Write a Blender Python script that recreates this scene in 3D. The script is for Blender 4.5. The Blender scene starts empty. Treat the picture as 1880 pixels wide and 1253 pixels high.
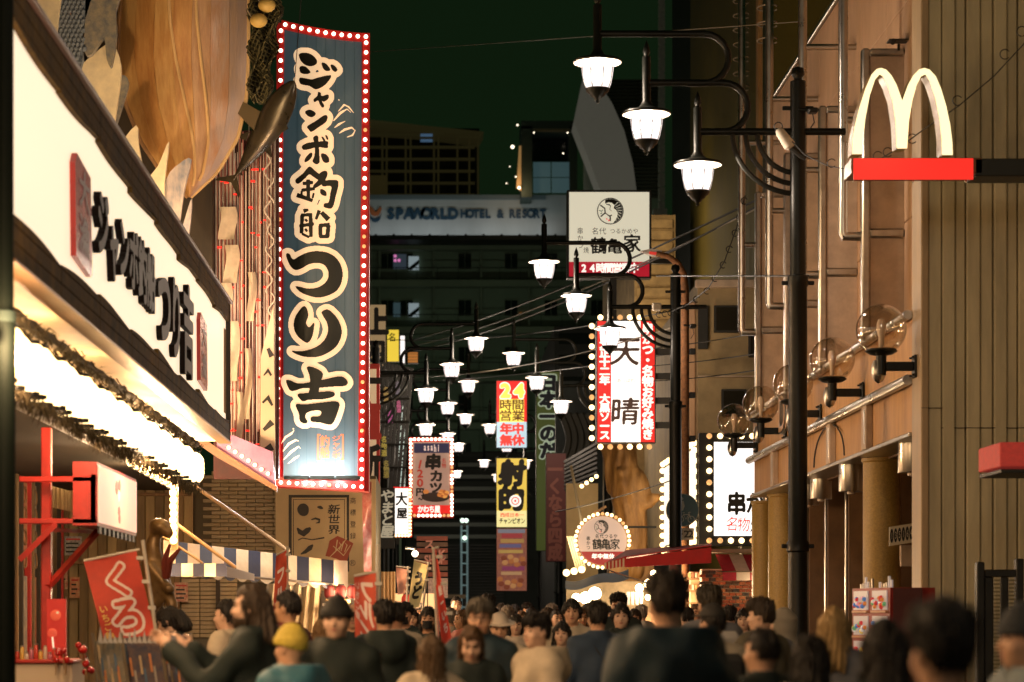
import bpy, math, random
import numpy as np
from mathutils import Vector, Matrix

SC = bpy.context.scene
COL = SC.collection
random.seed(7)
NPR = np.random.RandomState(11)

# ------------------------------------------------------------------ camera
# street runs along +Y.  F is the focal length in photo pixels (85 mm lens), CX/HY the vanishing point of the street.
F, CX, HY, EYE = 4439.0, 805.0, 1135.0, 1.5
cam_data = bpy.data.cameras.new("camera")
cam_data.sensor_width = 36.0
cam_data.lens = 85.0
cam_data.shift_x = (940.0 - CX) / 1880.0
cam_data.shift_y = (HY - 626.5) / 1880.0
cam_data.clip_start = 0.2
cam_data.clip_end = 2000.0
cam_data.dof.use_dof = True
cam_data.dof.focus_distance = 36.0
cam_data.dof.aperture_fstop = 2.2
cam = bpy.data.objects.new("camera", cam_data)
cam.location = (0, 0, EYE)
cam.rotation_euler = (math.pi / 2, 0, 0)
COL.objects.link(cam)
SC.camera = cam

# ------------------------------------------------------------------ night sky and exposure
world = bpy.data.worlds.new("World")
SC.world = world
world.use_nodes = True
bg = world.node_tree.nodes["Background"]
bg.inputs[0].default_value = (0.0040, 0.0100, 0.0035, 1)
bg.inputs[1].default_value = 1.0
vs = SC.view_settings
vs.view_transform = 'Standard'
vs.look = 'None'
vs.exposure = 0.0
vs.gamma = 1.0
vs.use_curve_mapping = False
SC.cycles.use_denoising = True
SC.cycles.denoiser = 'OPENIMAGEDENOISE'
SC.cycles.max_bounces = 5
SC.cycles.diffuse_bounces = 3
SC.cycles.glossy_bounces = 3
SC.cycles.transparent_max_bounces = 12
SC.cycles.caustics_reflective = False
SC.cycles.caustics_refractive = False
SC.cycles.sample_clamp_indirect = 4.0

# ------------------------------------------------------------------ mapping photo -> world
def W(px, py, Y):
    return Vector(((px - CX) * Y / F, Y, EYE + (HY - py) * Y / F))
def frontal(Y):
    return lambda px, py: W(px, py, Y)
def side(X):                       # plane parallel to the street at X
    def f(px, py):
        Y = X * F / (px - CX)
        return Vector((X, Y, EYE + (HY - py) * Y / F))
    return f
def lin(r, g, b):
    def c(v):
        v /= 255.0
        return v / 12.92 if v <= .04045 else ((v + .055) / 1.055) ** 2.4
    return (c(r), c(g), c(b))

# ------------------------------------------------------------------ materials
MATS = {}
def mat(name, col=(.5, .5, .5), rough=.6, metal=0.0, emit=None, es=0.0, noise=None, bump=None, spec=.5, sample=True, second=None, stretch=(1, 1, 1)):
    if name in MATS:
        return MATS[name]
    m = bpy.data.materials.new(name)
    m.use_nodes = True
    nt = m.node_tree
    b = nt.nodes["Principled BSDF"]
    b.inputs["Base Color"].default_value = (*col, 1)
    b.inputs["Roughness"].default_value = rough
    b.inputs["Metallic"].default_value = metal
    b.inputs["Specular IOR Level"].default_value = spec
    tc = mp = None
    if noise or bump:
        tc = nt.nodes.new("ShaderNodeTexCoord")
        mp = nt.nodes.new("ShaderNodeMapping")
        mp.inputs["Scale"].default_value = stretch
        nt.links.new(tc.outputs["Object"], mp.inputs["Vector"])
    if noise:
        sc_, amt = noise
        n = nt.nodes.new("ShaderNodeTexNoise")
        n.inputs["Scale"].default_value = sc_
        n.inputs["Detail"].default_value = 6
        n.inputs["Roughness"].default_value = .65
        nt.links.new(mp.outputs[0], n.inputs["Vector"])
        r = nt.nodes.new("ShaderNodeValToRGB")
        r.color_ramp.elements[0].position = .32
        r.color_ramp.elements[1].position = .68
        lo = second if second else tuple(max(0, c * (1 - amt)) for c in col)
        hi = col if second else tuple(min(1, c * (1 + amt * .6)) for c in col)
        r.color_ramp.elements[0].color = (*lo, 1)
        r.color_ramp.elements[1].color = (*hi, 1)
        nt.links.new(n.outputs["Fac"], r.inputs[0])
        nt.links.new(r.outputs[0], b.inputs["Base Color"])
        rm = nt.nodes.new("ShaderNodeMapRange")
        rm.inputs[3].default_value = max(0.02, rough - .12)
        rm.inputs[4].default_value = min(1, rough + .12)
        nt.links.new(n.outputs["Fac"], rm.inputs[0])
        nt.links.new(rm.outputs[0], b.inputs["Roughness"])
    if bump:
        n2 = nt.nodes.new("ShaderNodeTexNoise")
        n2.inputs["Scale"].default_value = bump[0]
        n2.inputs["Detail"].default_value = 4
        nt.links.new(mp.outputs[0], n2.inputs["Vector"])
        bp = nt.nodes.new("ShaderNodeBump")
        bp.inputs["Strength"].default_value = bump[1]
        bp.inputs["Distance"].default_value = .02
        nt.links.new(n2.outputs["Fac"], bp.inputs["Height"])
        nt.links.new(bp.outputs[0], b.inputs["Normal"])
    if emit:
        b.inputs["Emission Color"].default_value = (*emit, 1)
        b.inputs["Emission Strength"].default_value = es
        if not sample:
            m.cycles.emission_sampling = 'NONE'
    MATS[name] = m
    return m
def glow(name, rgb, es, sample=True):
    c = lin(*rgb)
    return mat(name, tuple(v * .6 for v in c), .5, emit=c, es=es, sample=sample)
def stripes(name, a, b, axis, scale, rough=.8):
    """two alternating woven colours along one object axis"""
    m = mat(name, a, rough)
    nt = m.node_tree
    tc = nt.nodes.new("ShaderNodeTexCoord"); sp = nt.nodes.new("ShaderNodeSeparateXYZ")
    mu = nt.nodes.new("ShaderNodeMath"); mu.operation = 'MULTIPLY'; mu.inputs[1].default_value = scale
    fr = nt.nodes.new("ShaderNodeMath"); fr.operation = 'FRACT'
    gt = nt.nodes.new("ShaderNodeMath"); gt.operation = 'GREATER_THAN'; gt.inputs[1].default_value = .5
    mx = nt.nodes.new("ShaderNodeMix"); mx.data_type = 'RGBA'
    mx.inputs[6].default_value = (*a, 1); mx.inputs[7].default_value = (*b, 1)
    nt.links.new(tc.outputs["Object"], sp.inputs[0]); nt.links.new(sp.outputs[axis], mu.inputs[0])
    nt.links.new(mu.outputs[0], fr.inputs[0]); nt.links.new(fr.outputs[0], gt.inputs[0])
    nt.links.new(gt.outputs[0], mx.inputs[0])
    nt.links.new(mx.outputs[2], nt.nodes["Principled BSDF"].inputs["Base Color"])
    return m
def clear_glass(name, tint=(1, 1, 1), gl=.12):
    m = bpy.data.materials.new(name); m.use_nodes = True
    nt = m.node_tree; out = nt.nodes["Material Output"]; nt.nodes.remove(nt.nodes["Principled BSDF"])
    t = nt.nodes.new("ShaderNodeBsdfTransparent"); t.inputs[0].default_value = (*tint, 1)
    g = nt.nodes.new("ShaderNodeBsdfGlossy"); g.inputs["Roughness"].default_value = .06
    lw = nt.nodes.new("ShaderNodeLayerWeight"); lw.inputs[0].default_value = .25
    ad = nt.nodes.new("ShaderNodeMath"); ad.operation = 'ADD'; ad.inputs[1].default_value = gl; ad.use_clamp = True
    mx = nt.nodes.new("ShaderNodeMixShader")
    nt.links.new(lw.outputs["Facing"], ad.inputs[0]); nt.links.new(ad.outputs[0], mx.inputs[0])
    nt.links.new(t.outputs[0], mx.inputs[1]); nt.links.new(g.outputs[0], mx.inputs[2]); nt.links.new(mx.outputs[0], out.inputs[0])
    return m

# ------------------------------------------------------------------ objects
ORG = {}
def tag(o, label=None, cat=None, group=None, kind=None):
    if label: o["label"] = label
    if cat: o["category"] = cat
    if group: o["group"] = group
    if kind: o["kind"] = kind
    return o
def thing(name, label, cat, loc=(0, 0, 0), group=None):
    o = bpy.data.objects.new(name, None)
    o.empty_display_size = .2
    o.location = loc
    COL.objects.link(o)
    ORG[o.name] = Vector(loc)
    return tag(o, label, cat, group)
def copy_tree(o, parent=None):
    c = o.copy()
    COL.objects.link(c)
    c.parent = parent
    for ch in o.children:
        copy_tree(ch, c)
    return c
def add(name, data, parent=None, loc=None):
    o = bpy.data.objects.new(name, data)
    COL.objects.link(o)
    if parent: o.parent = parent
    if loc is not None: o.location = loc
    return o

class MB:
    def __init__(s):
        s.v = []; s.f = []; s.m = []; s.cur = 0
    def add(s, vs, fs):
        n = len(s.v)
        s.v += [tuple(p) for p in vs]
        s.f += [tuple(i + n for i in f) for f in fs]
        s.m += [s.cur] * len(fs)
        return s
    def box(s, a, b):
        x0, x1 = sorted((a[0], b[0])); y0, y1 = sorted((a[1], b[1])); z0, z1 = sorted((a[2], b[2]))
        return s.add([(x0, y0, z0), (x1, y0, z0), (x1, y1, z0), (x0, y1, z0), (x0, y0, z1), (x1, y0, z1), (x1, y1, z1), (x0, y1, z1)],
                     [(0, 3, 2, 1), (4, 5, 6, 7), (0, 1, 5, 4), (1, 2, 6, 5), (2, 3, 7, 6), (3, 0, 4, 7)])
    def bbox(s, a, b, bev=.01):
        """box with chamfered edges"""
        x0, x1 = sorted((a[0], b[0])); y0, y1 = sorted((a[1], b[1])); z0, z1 = sorted((a[2], b[2]))
        e = min(bev, (x1 - x0) * .45, (y1 - y0) * .45, (z1 - z0) * .45)
        vs = []
        for X, sx in ((x0, 1), (x1, -1)):
            for Y, sy in ((y0, 1), (y1, -1)):
                for Z, sz in ((z0, 1), (z1, -1)):
                    vs += [(X, Y + sy * e, Z + sz * e), (X + sx * e, Y, Z + sz * e), (X + sx * e, Y + sy * e, Z)]
        def i(ix, iy, iz, k): return ((ix * 2 + iy) * 2 + iz) * 3 + k
        fs = []
        for q in (0, 1):
            A = [i(q, 0, 0, 0), i(q, 1, 0, 0), i(q, 1, 1, 0), i(q, 0, 1, 0)]; fs.append(tuple(A if q else A[::-1]))
            A = [i(0, q, 0, 1), i(1, q, 0, 1), i(1, q, 1, 1), i(0, q, 1, 1)]; fs.append(tuple(A[::-1] if q else A))
            A = [i(0, 0, q, 2), i(1, 0, q, 2), i(1, 1, q, 2), i(0, 1, q, 2)]; fs.append(tuple(A if q else A[::-1]))
        for p in (0, 1):
            for q in (0, 1):
                fs.append((i(0, p, q, 1), i(1, p, q, 1), i(1, p, q, 2), i(0, p, q, 2)))
                fs.append((i(p, 0, q, 0), i(p, 1, q, 0), i(p, 1, q, 2), i(p, 0, q, 2)))
                fs.append((i(p, q, 0, 0), i(p, q, 1, 0), i(p, q, 1, 1), i(p, q, 0, 1)))
                for r in (0, 1):
                    fs.append((i(p, q, r, 0), i(p, q, r, 1), i(p, q, r, 2)))
        return s.add(vs, fs)
    def tube(s, pts, r, n=8, cap=True):
        pts = [Vector(p) for p in pts]
        rr = r if isinstance(r, (list, tuple)) else [r] * len(pts)
        vs = []; fs = []
        up = None
        for k, p in enumerate(pts):
            if k == 0: t = pts[1] - p
            elif k == len(pts) - 1: t = p - pts[k - 1]
            else: t = (pts[k + 1] - p).normalized() + (p - pts[k - 1]).normalized()
            t.normalize()
            if up is None:
                up = t.orthogonal().normalized()
            up = (up - t * up.dot(t))
            if up.length < 1e-6: up = t.orthogonal()
            up.normalize()
            w = t.cross(up)
            for j in range(n):
                a = 2 * math.pi * j / n
                vs.append(p + (up * math.cos(a) + w * math.sin(a)) * rr[k])
        for k in range(len(pts) - 1):
            for j in range(n):
                fs.append((k * n + j, k * n + (j + 1) % n, (k + 1) * n + (j + 1) % n, (k + 1) * n + j))
        if cap:
            fs.append(tuple(range(n - 1, -1, -1)))
            fs.append(tuple((len(pts) - 1) * n + j for j in range(n)))
        return s.add(vs, fs)
    def lathe(s, prof, c=(0, 0, 0), n=16, axis='z'):
        """profile of (radius, height)"""
        vs = []; fs = []
        for r, h in prof:
            for j in range(n):
                a = 2 * math.pi * j / n
                u, w = max(r, 1e-4) * math.cos(a), max(r, 1e-4) * math.sin(a)
                if axis == 'z': q = (c[0] + u, c[1] + w, c[2] + h)
                elif axis == 'y': q = (c[0] + u, c[1] + h, c[2] + w)
                else: q = (c[0] + h, c[1] + u, c[2] + w)
                vs.append(q)
        for k in range(len(prof) - 1):
            for j in range(n):
                fs.append((k * n + j, k * n + (j + 1) % n, (k + 1) * n + (j + 1) % n, (k + 1) * n + j))
        fs.append(tuple(range(n - 1, -1, -1)))
        fs.append(tuple((len(prof) - 1) * n + j for j in range(n)))
        return s.add(vs, fs)
    def ball(s, c, r, n=12, m=8):
        R = r if isinstance(r, (tuple, list)) else (r, r, r)
        vs = []; fs = []
        for i in range(m + 1):
            t = math.pi * i / m
            for j in range(n):
                a = 2 * math.pi * j / n
                vs.append((c[0] + R[0] * max(math.sin(t), 1e-3) * math.cos(a), c[1] + R[1] * max(math.sin(t), 1e-3) * math.sin(a), c[2] + R[2] * math.cos(t)))
        for i in range(m):
            for j in range(n):
                fs.append((i * n + j, (i + 1) * n + j, (i + 1) * n + (j + 1) % n, i * n + (j + 1) % n))
        return s.add(vs, fs)
    def prism(s, poly, d):
        """3-D polygon pushed along vector d"""
        n = len(poly); d = Vector(d)
        vs = [Vector(p) for p in poly] + [Vector(p) + d for p in poly]
        return s.add(vs, [tuple(range(n)), tuple(range(2 * n - 1, n - 1, -1))] + [(i, n + i, n + (i + 1) % n, (i + 1) % n) for i in range(n)])
    def grid(s, P):
        """P[i][j] points"""
        a, b = len(P), len(P[0])
        return s.add([p for row in P for p in row], [(i * b + j, i * b + j + 1, (i + 1) * b + j + 1, (i + 1) * b + j) for i in range(a - 1) for j in range(b - 1)])
    def mesh(s, name, mats, off=(0, 0, 0), smooth=False):
        me = bpy.data.meshes.new(name)
        o = Vector(off)
        me.from_pydata([(p[0] - o[0], p[1] - o[1], p[2] - o[2]) for p in s.v], [], s.f)
        for m in (mats if isinstance(mats, (list, tuple)) else [mats]):
            me.materials.append(m)
        if len(set(s.m)) > 1:
            me.polygons.foreach_set("material_index", s.m)
        if smooth:
            me.polygons.foreach_set("use_smooth", [True] * len(me.polygons))
            try: me.set_sharp_from_angle(angle=math.radians(40))
            except Exception: pass
        me.update()
        return me
    def build(s, name, mats, parent=None, smooth=False, loc=None):
        """world-space shape -> object; a part is stored relative to its thing's base"""
        off = ORG.get(parent.name, Vector((0, 0, 0))) if parent else Vector(loc or (0, 0, 0))
        o = add(name, s.mesh(name, mats, off, smooth), parent, None if parent else off)
        ORG[o.name] = off
        return o
def panel(px0, py0, px1, py1, Y, d=.1, bev=0):
    a = W(px0, py0, Y); b = W(px1, py1, Y); b.y += d
    return MB().bbox(a, b, bev) if bev else MB().box(a, b)
def lamp_light(name, loc, power, col, parent, radius=.12):
    l = bpy.data.lights.new(name, 'POINT')
    l.energy = power; l.color = col; l.shadow_soft_size = radius
    o = add(name, l, parent)
    o.location = loc
    return o

# ------------------------------------------------------------------ lettering: glyph outlines -> rasters -> flat shapes
CHARS = "ジャンボ釣船つり吉新世界いっとく商標登録串天晴大正十二年黒ソース・名物お好み焼きかあぱれ鶴亀家代るめや24時間営業中無休日本一の射的チピオ運だならりに四元円カツ120～わち屋まレフーご飴もうどん酒場酢定食朝店めし焼鳥屋①③⑤⑥④22-くろ国SPAWORLDHTE&NbgasiDAIMHOKC8®9百円肉吸西成立呑上直356七大と名"
CHARS += "abcdefghijklmnopqrstuvwxyzABCDEFGHIJKLMNOPQRSTUVWXYZ0123456789漁うどルちいご飴ツフ酒"
CHARS = "".join(dict.fromkeys(CHARS))
GN, GP = 56, 10                    # raster cells per em, padding
def raster(tris, x0, y0, cell, nx, ny):
    g = np.zeros((ny, nx), bool)
    for t in tris:
        t = (t - np.array([x0, y0])) / cell
        lo = np.floor(t.min(0)).astype(int) - 1; hi = np.ceil(t.max(0)).astype(int) + 1
        lo = np.maximum(lo, 0); hi = np.minimum(hi, [nx - 1, ny - 1])
        if (hi < lo).any(): continue
        X, Y_ = np.meshgrid(np.arange(lo[0], hi[0] + 1), np.arange(lo[1], hi[1] + 1))
        def e(a, b): return (b[0] - a[0]) * (Y_ - a[1]) - (b[1] - a[1]) * (X - a[0])
        w0, w1, w2 = e(t[0], t[1]), e(t[1], t[2]), e(t[2], t[0])
        g[lo[1]:hi[1] + 1, lo[0]:hi[0] + 1] |= ((w0 >= 0) & (w1 >= 0) & (w2 >= 0)) | ((w0 <= 0) & (w1 <= 0) & (w2 <= 0))
    return g
def dilate(g, r):
    if r <= 0: return g
    out = g.copy(); R = int(math.ceil(r))
    for dy in range(-R, R + 1):
        w = r * r - dy * dy
        if w < 0: continue
        w = int(math.sqrt(w))
        for dx in (sorted(set(range(-w, w + 1, 3)) | {w}) if R > 3 else range(-w, w + 1)):
            ys, yd = (slice(0, g.shape[0] - dy), slice(dy, None)) if dy >= 0 else (slice(-dy, None), slice(0, g.shape[0] + dy))
            xs, xd = (slice(0, g.shape[1] - dx), slice(dx, None)) if dx >= 0 else (slice(-dx, None), slice(0, g.shape[1] + dx))
            out[yd, xd] |= g[ys, xs]
    return out
def blur(f, n=1):
    for _ in range(n):
        f = (np.roll(f, 1, 0) + f * 2 + np.roll(f, -1, 0)) / 4
        f = (np.roll(f, 1, 1) + f * 2 + np.roll(f, -1, 1)) / 4
    return f
def contour(f):
    """filled marching squares: polygons (interior runs merged) and boundary segments"""
    ins = f > .5
    full = ins[:-1, :-1] & ins[1:, :-1] & ins[:-1, 1:] & ins[1:, 1:]
    anyc = ins[:-1, :-1] | ins[1:, :-1] | ins[:-1, 1:] | ins[1:, 1:]
    polys = []; segs = []
    for y in np.nonzero(full.any(1))[0]:
        d = np.diff(np.concatenate([[0], full[y].astype(int), [0]]))
        for a, b in zip(np.nonzero(d == 1)[0], np.nonzero(d == -1)[0]):
            for c in range(a, b, 9):
                e = min(c + 9, b); polys.append([(c, y), (e, y), (e, y + 1), (c, y + 1)])
    for y, x in zip(*np.nonzero(anyc & ~full)):
        c = [(x, y), (x + 1, y), (x + 1, y + 1), (x, y + 1)]
        p = []; cr = []
        for i in range(4):
            (xa, ya), (xb, yb) = c[i], c[(i + 1) % 4]
            fa, fb = f[ya, xa], f[yb, xb]
            if fa > .5: p.append((xa, ya))
            if (fa > .5) != (fb > .5):
                t = (.5 - fa) / (fb - fa)
                q = (xa + (xb - xa) * t, ya + (yb - ya) * t)
                p.append(q); cr.append(q)
        if len(p) >= 3: polys.append(p)
        for i in range(0, len(cr) - 1, 2): segs.append((cr[i], cr[i + 1]))
    return polys, segs
GLY = {}
EM = None
def load_glyphs():
    global EM
    tmp = {}
    for ch in CHARS:
        c = bpy.data.curves.new("tmp", 'FONT'); c.body = ch; c.size = 1.0
        o = bpy.data.objects.new("tmp", c); COL.objects.link(o); tmp[ch] = o
    bpy.context.view_layer.update()
    dg = bpy.context.evaluated_depsgraph_get()
    T = {}
    for ch, o in tmp.items():
        me = o.evaluated_get(dg).to_mesh()
        me.calc_loop_triangles()
        co = np.array([v.co[:2] for v in me.vertices]) if len(me.vertices) else np.zeros((0, 2))
        T[ch] = [co[list(t.vertices)] for t in me.loop_triangles]
        o.evaluated_get(dg).to_mesh_clear()
    for o in tmp.values():
        c = o.data; bpy.data.objects.remove(o); bpy.data.curves.remove(c)
    ref = np.concatenate(T["国"])
    lo, hi = ref.min(0), ref.max(0)
    cen = (lo + hi) / 2; em = (hi - lo).max() * 1.08
    n = GN + 2 * GP
    for ch, tr in T.items():
        if not tr: continue
        a = np.concatenate(tr)
        cc = cen.copy()
        if ord(ch) < 0x2000:                      # latin: centre on its own box
            cc = (a.min(0) + a.max(0)) / 2
        cell = em / GN
        GLY[ch] = raster(tr, cc[0] - cell * n / 2, cc[1] - cell * n / 2, cell, n, n)
load_glyphs()
GC = {}
def glyph_shape(ch, bold, rough):
    k = (ch, bold, rough)
    if k not in GC:
        g = dilate(GLY[ch], bold).astype(float)
        f = blur(g, 1)
        if rough:
            r = np.random.RandomState(ord(ch))
            n = blur(r.rand(*g.shape), 4) - .5
            f = np.clip(f + n * rough, 0, 1)
            f = blur(f, 1)
        GC[k] = contour(f)
    return GC[k]
def glyphs(parent, name, material, items, mp, bold=1.5, rough=0, lift=(0, -.006, 0), depth=None, side_mat=None):
    """items: (char, cx, cy, w, h[, slant]) in the sign's own picture plane; mp maps that plane into the world; one part per character"""
    lift = Vector(lift); n = GN + 2 * GP
    for it in items:
        mb = MB()
        ch, cx, cy, w, h = it[:5]
        sl = it[5] if len(it) > 5 else 0
        polys, segs = glyph_shape(ch, bold, rough)
        def q(p):
            u = (p[0] - n / 2 + .5) / GN; v = (p[1] - n / 2 + .5) / GN
            return mp(cx + (u + sl * v) * w, cy - v * h) + lift
        for p in polys:
            mb.add([q(a) for a in p], [tuple(range(len(p)))])
        if depth:
            D = Vector(depth); mb.cur = 1 if side_mat else 0
            for a, b in segs:
                A, B = q(a), q(b)
                mb.add([A, B, B + D, A + D], [(0, 1, 2, 3)])
        mb.build(name, [material, side_mat] if side_mat else material, parent)
def column(s, cx, y0, y1, w, h=None):
    """characters of a vertical line"""
    n = len(s); st = (y1 - y0) / n
    return [(c, cx, y0 + st * (i + .5), w, h or min(st, w * 1.15)) for i, c in enumerate(s) if c != ' ']
def row(s, x0, x1, cy, h, w=None):
    n = len(s); st = (x1 - x0) / n
    return [(c, x0 + st * (i + .5), cy, w or st, h) for i, c in enumerate(s) if c != ' ']
def smooth_poly(pts, k=5):
    out = []; n = len(pts)
    for i in range(n):
        p0, p1, p2, p3 = (np.array(pts[(i + j) % n], float) for j in (-1, 0, 1, 2))
        for t in np.arange(k) / k:
            out.append(.5 * (2 * p1 + (p2 - p0) * t + (2 * p0 - 5 * p1 + 4 * p2 - p3) * t * t + (3 * p1 - p0 - 3 * p2 + p3) * t ** 3))
    return out
def poly_raster(polys, x0, y0, cell, nx, ny):
    g = np.zeros((ny, nx), bool)
    for P in polys:
        P = np.array(P); xs = (P[:, 0] - x0) / cell; ys = (P[:, 1] - y0) / cell
        a, b = max(0, int(ys.min()) - 1), min(ny, int(ys.max()) + 2)
        for y in range(a, b):
            yy = y + 1e-4
            hit = []
            for i in range(len(xs)):
                j = (i + 1) % len(xs)
                if (ys[i] > yy) != (ys[j] > yy):
                    hit.append(xs[i] + (yy - ys[i]) / (ys[j] - ys[i]) * (xs[j] - xs[i]))
            hit.sort()
            for k in range(0, len(hit) - 1, 2):
                g[y, max(0, int(math.ceil(hit[k]))):max(0, int(math.floor(hit[k + 1])) + 1)] = True
    return g
def raster_part(parent, name, material, g, x0, y0, cell, mp, lift):
    polys, _ = contour(blur(g.astype(float), 1))
    mb = MB(); lift = Vector(lift)
    for p in polys:
        mb.add([mp(x0 + a * cell, y0 + b * cell) + lift for a, b in p], [tuple(range(len(p)))])
    return mb.build(name, material, parent)
def stroke_poly(pts):
    """brush stroke (x, y, half width) -> outline"""
    P = [np.array(p[:2], float) for p in pts]; L = []; R = []
    for i, p in enumerate(P):
        t = (P[min(i + 1, len(P) - 1)] - P[max(i - 1, 0)]); t = t / (np.linalg.norm(t) + 1e-9)
        nrm = np.array([-t[1], t[0]]); L.append(p + nrm * pts[i][2]); R.append(p - nrm * pts[i][2])
    return L + R[::-1]

# ------------------------------------------------------------------ shared materials
M = {}
M['asphalt'] = mat('asphalt', (.05, .05, .048), .8, noise=(6, .3), bump=(60, .3))
M['iron'] = mat('painted_iron', (.007, .008, .006), .42, noise=(9, .4), spec=.3)
M['chrome'] = mat('polished_steel', (.5, .47, .42), .3, 1.0, noise=(4, .12))
M['steel_dull'] = mat('brushed_steel', (.45, .41, .35), .34, 1.0, noise=(5, .2))
def frosted_lit(name, rgb, es, clear):
    m = bpy.data.materials.new(name); m.use_nodes = True
    nt = m.node_tree; out = nt.nodes["Material Output"]; nt.nodes.remove(nt.nodes["Principled BSDF"])
    t = nt.nodes.new("ShaderNodeBsdfTransparent"); e = nt.nodes.new("ShaderNodeEmission")
    e.inputs[0].default_value = (*lin(*rgb), 1); e.inputs[1].default_value = es
    mx = nt.nodes.new("ShaderNodeMixShader"); mx.inputs[0].default_value = 1 - clear
    nt.links.new(t.outputs[0], mx.inputs[1]); nt.links.new(e.outputs[0], mx.inputs[2]); nt.links.new(mx.outputs[0], out.inputs[0])
    return m
M['lamp_glass'] = frosted_lit('lamp_glass_lit', (255, 238, 232), 2.1, .55)
M['lamp_rim'] = mat('lamp_rim', (.5, .45, .4), .4)
M['bulb'] = glow('bulb_lit', (255, 236, 205), 5.0, sample=False)
M['bulb_warm'] = glow('bulb_warm_lit', (255, 214, 150), 4.5, sample=False)
M['bulb_dim'] = glow('bulb_dimmed', (235, 175, 110), 1.0, sample=False)
M['black'] = mat('black_paint', (.008, .008, .007), .5)
M['ink'] = mat('printed_ink', (.012, .011, .009), .55)
M['cable'] = mat('cable_rubber', (.012, .012, .011), .5)
M['cable_lit'] = mat('cable_painted_lit', (.30, .25, .18), .5)  # paler copy of the black cable, light on it painted into the colour
M['red_metal'] = mat('red_paint', (.42, .02, .015), .42, noise=(5, .25))
M['wood'] = mat('old_wood', (.30, .17, .075), .65, noise=(7, .45), bump=(30, .3), stretch=(1, 1, .15))
M['dark_frame'] = mat('dark_frame', (.02, .019, .015), .5)
WARM = (1.0, .66, .36)
# ================================================================== SETTING
MB().box((-60, -25, -.3), (60, 420, 0)).build('street', M['asphalt']); tag(bpy.data.objects['street'], kind='structure')

# ------------------------------------------------------------------ right: sheet metal end wall
CWY = 27.0
xl = W(1690, 0, CWY).x
wr = thing('metal_clad_building', 'olive building end wall of ribbed sheet metal at the right edge', 'building', (7.5, CWY, 0))
M['sheet'] = mat('olive_sheet_metal', (.56, .49, .31), .55, noise=(1.2, .25), bump=(3, .15), stretch=(3, 3, .5))
M['sheet_light'] = mat('beige_corner_trim', (.42, .30, .17), .5, noise=(3, .2), stretch=(2, 2, .4))
MB().box((xl + .02, CWY + .151, 0), (12, CWY + .3, 13.5)).build('wall_core', M['sheet'], wr)
MB().bbox((xl, CWY - .04, 0), (xl + .085, CWY + .5, 13.5), .012).build('corner_trim', M['sheet_light'], wr)
MB().bbox((xl + .088, CWY, 0), (xl + .235, CWY + .2, 13.5), .012).build('corner_board', M['sheet'], wr)
x = xl + .245
k = 0
while x < 11.5:
    w = (.155, .12, .165, .14)[k % 4]; d = (0, .035, .012, .03)[k % 4]
    MB().bbox((x, CWY + d, 0), (x + w - .012, CWY + .15, 13.5), .014).build('cladding_panel', M['sheet'], wr)
    x += w; k += 1
MB().bbox((xl + .24, CWY + .001, 3.62), (11.5, CWY + .16, 3.628), .002).build('seam_strip', M['dark_frame'], wr)
MB().bbox((xl + .001, CWY - .045, 3.84), (xl + .24, CWY + .1, 3.846), .002).build('seam_strip', M['dark_frame'], wr)

nb_ = thing('corner_shop', 'dark shop wall just outside the right edge carrying the arch sign beam', 'building', (11, 18, 0))
MB().box((10.2, 12, 0), (14, 26.9, 12)).build('wall', M['sheet'], nb_)
for k in range(6): MB().bbox((10.1, 13 + k * 2.2, .4), (10.19, 14.8 + k * 2.2, 2.8), .01).build('shop_window', mat('shop_glass_dark', (.03, .03, .025), .1), nb_)
# ------------------------------------------------------------------ right: steel-framed arcade building
FX = 5.4
AB = thing('arcade_building', 'warm tan shop building with steel framed panels on the right', 'building', (FX, 34.5, 0))
M['tan_wall'] = mat('tan_render', (.62, .40, .25), .7, noise=(1.1, .22), bump=(8, .2), second=(.44, .27, .16), stretch=(1, 1, .45))
M['tan_panel'] = mat('grey_tan_board', (.52, .39, .28), .6, noise=(2.5, .25), bump=(12, .12))
M['fascia'] = mat('ochre_fascia', (.58, .33, .14), .62, noise=(3.5, .28), second=(.40, .21, .08), stretch=(1, 1.5, .25))
M['column'] = mat('yellow_tile_column', (.40, .25, .06), .5, noise=(40, .25), bump=(60, .3))
M['recess'] = mat('brown_shopfront', (.16, .085, .035), .6, noise=(3, .3))
M['seam'] = mat('joint_shadow_gap', (.09, .05, .025), .8)
Y0, Y1 = 27.54, 41.5
# upper wall in separate boards with open joints
WX = 5.78
for i in range(8):
    ya = Y0 + i * 1.83
    for j, (za, zb) in enumerate(((4.9, 6.4), (6.41, 7.75), (7.76, 9.1), (9.11, 10.42))):
        MB().bbox((WX, ya, za), (WX + .12, ya + 1.82, zb), .008).build('wall_board', M['tan_wall'], AB)
MB().box((WX + .03, Y0, 3.63), (WX + 5, Y1 + .2, 10.40)).build('wall_core', M['seam'], AB)
MB().bbox((WX - .05, Y0, 10.425), (WX + .35, Y1 + .25, 10.50), .01).build('parapet_cap', M['steel_dull'], AB)
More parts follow.
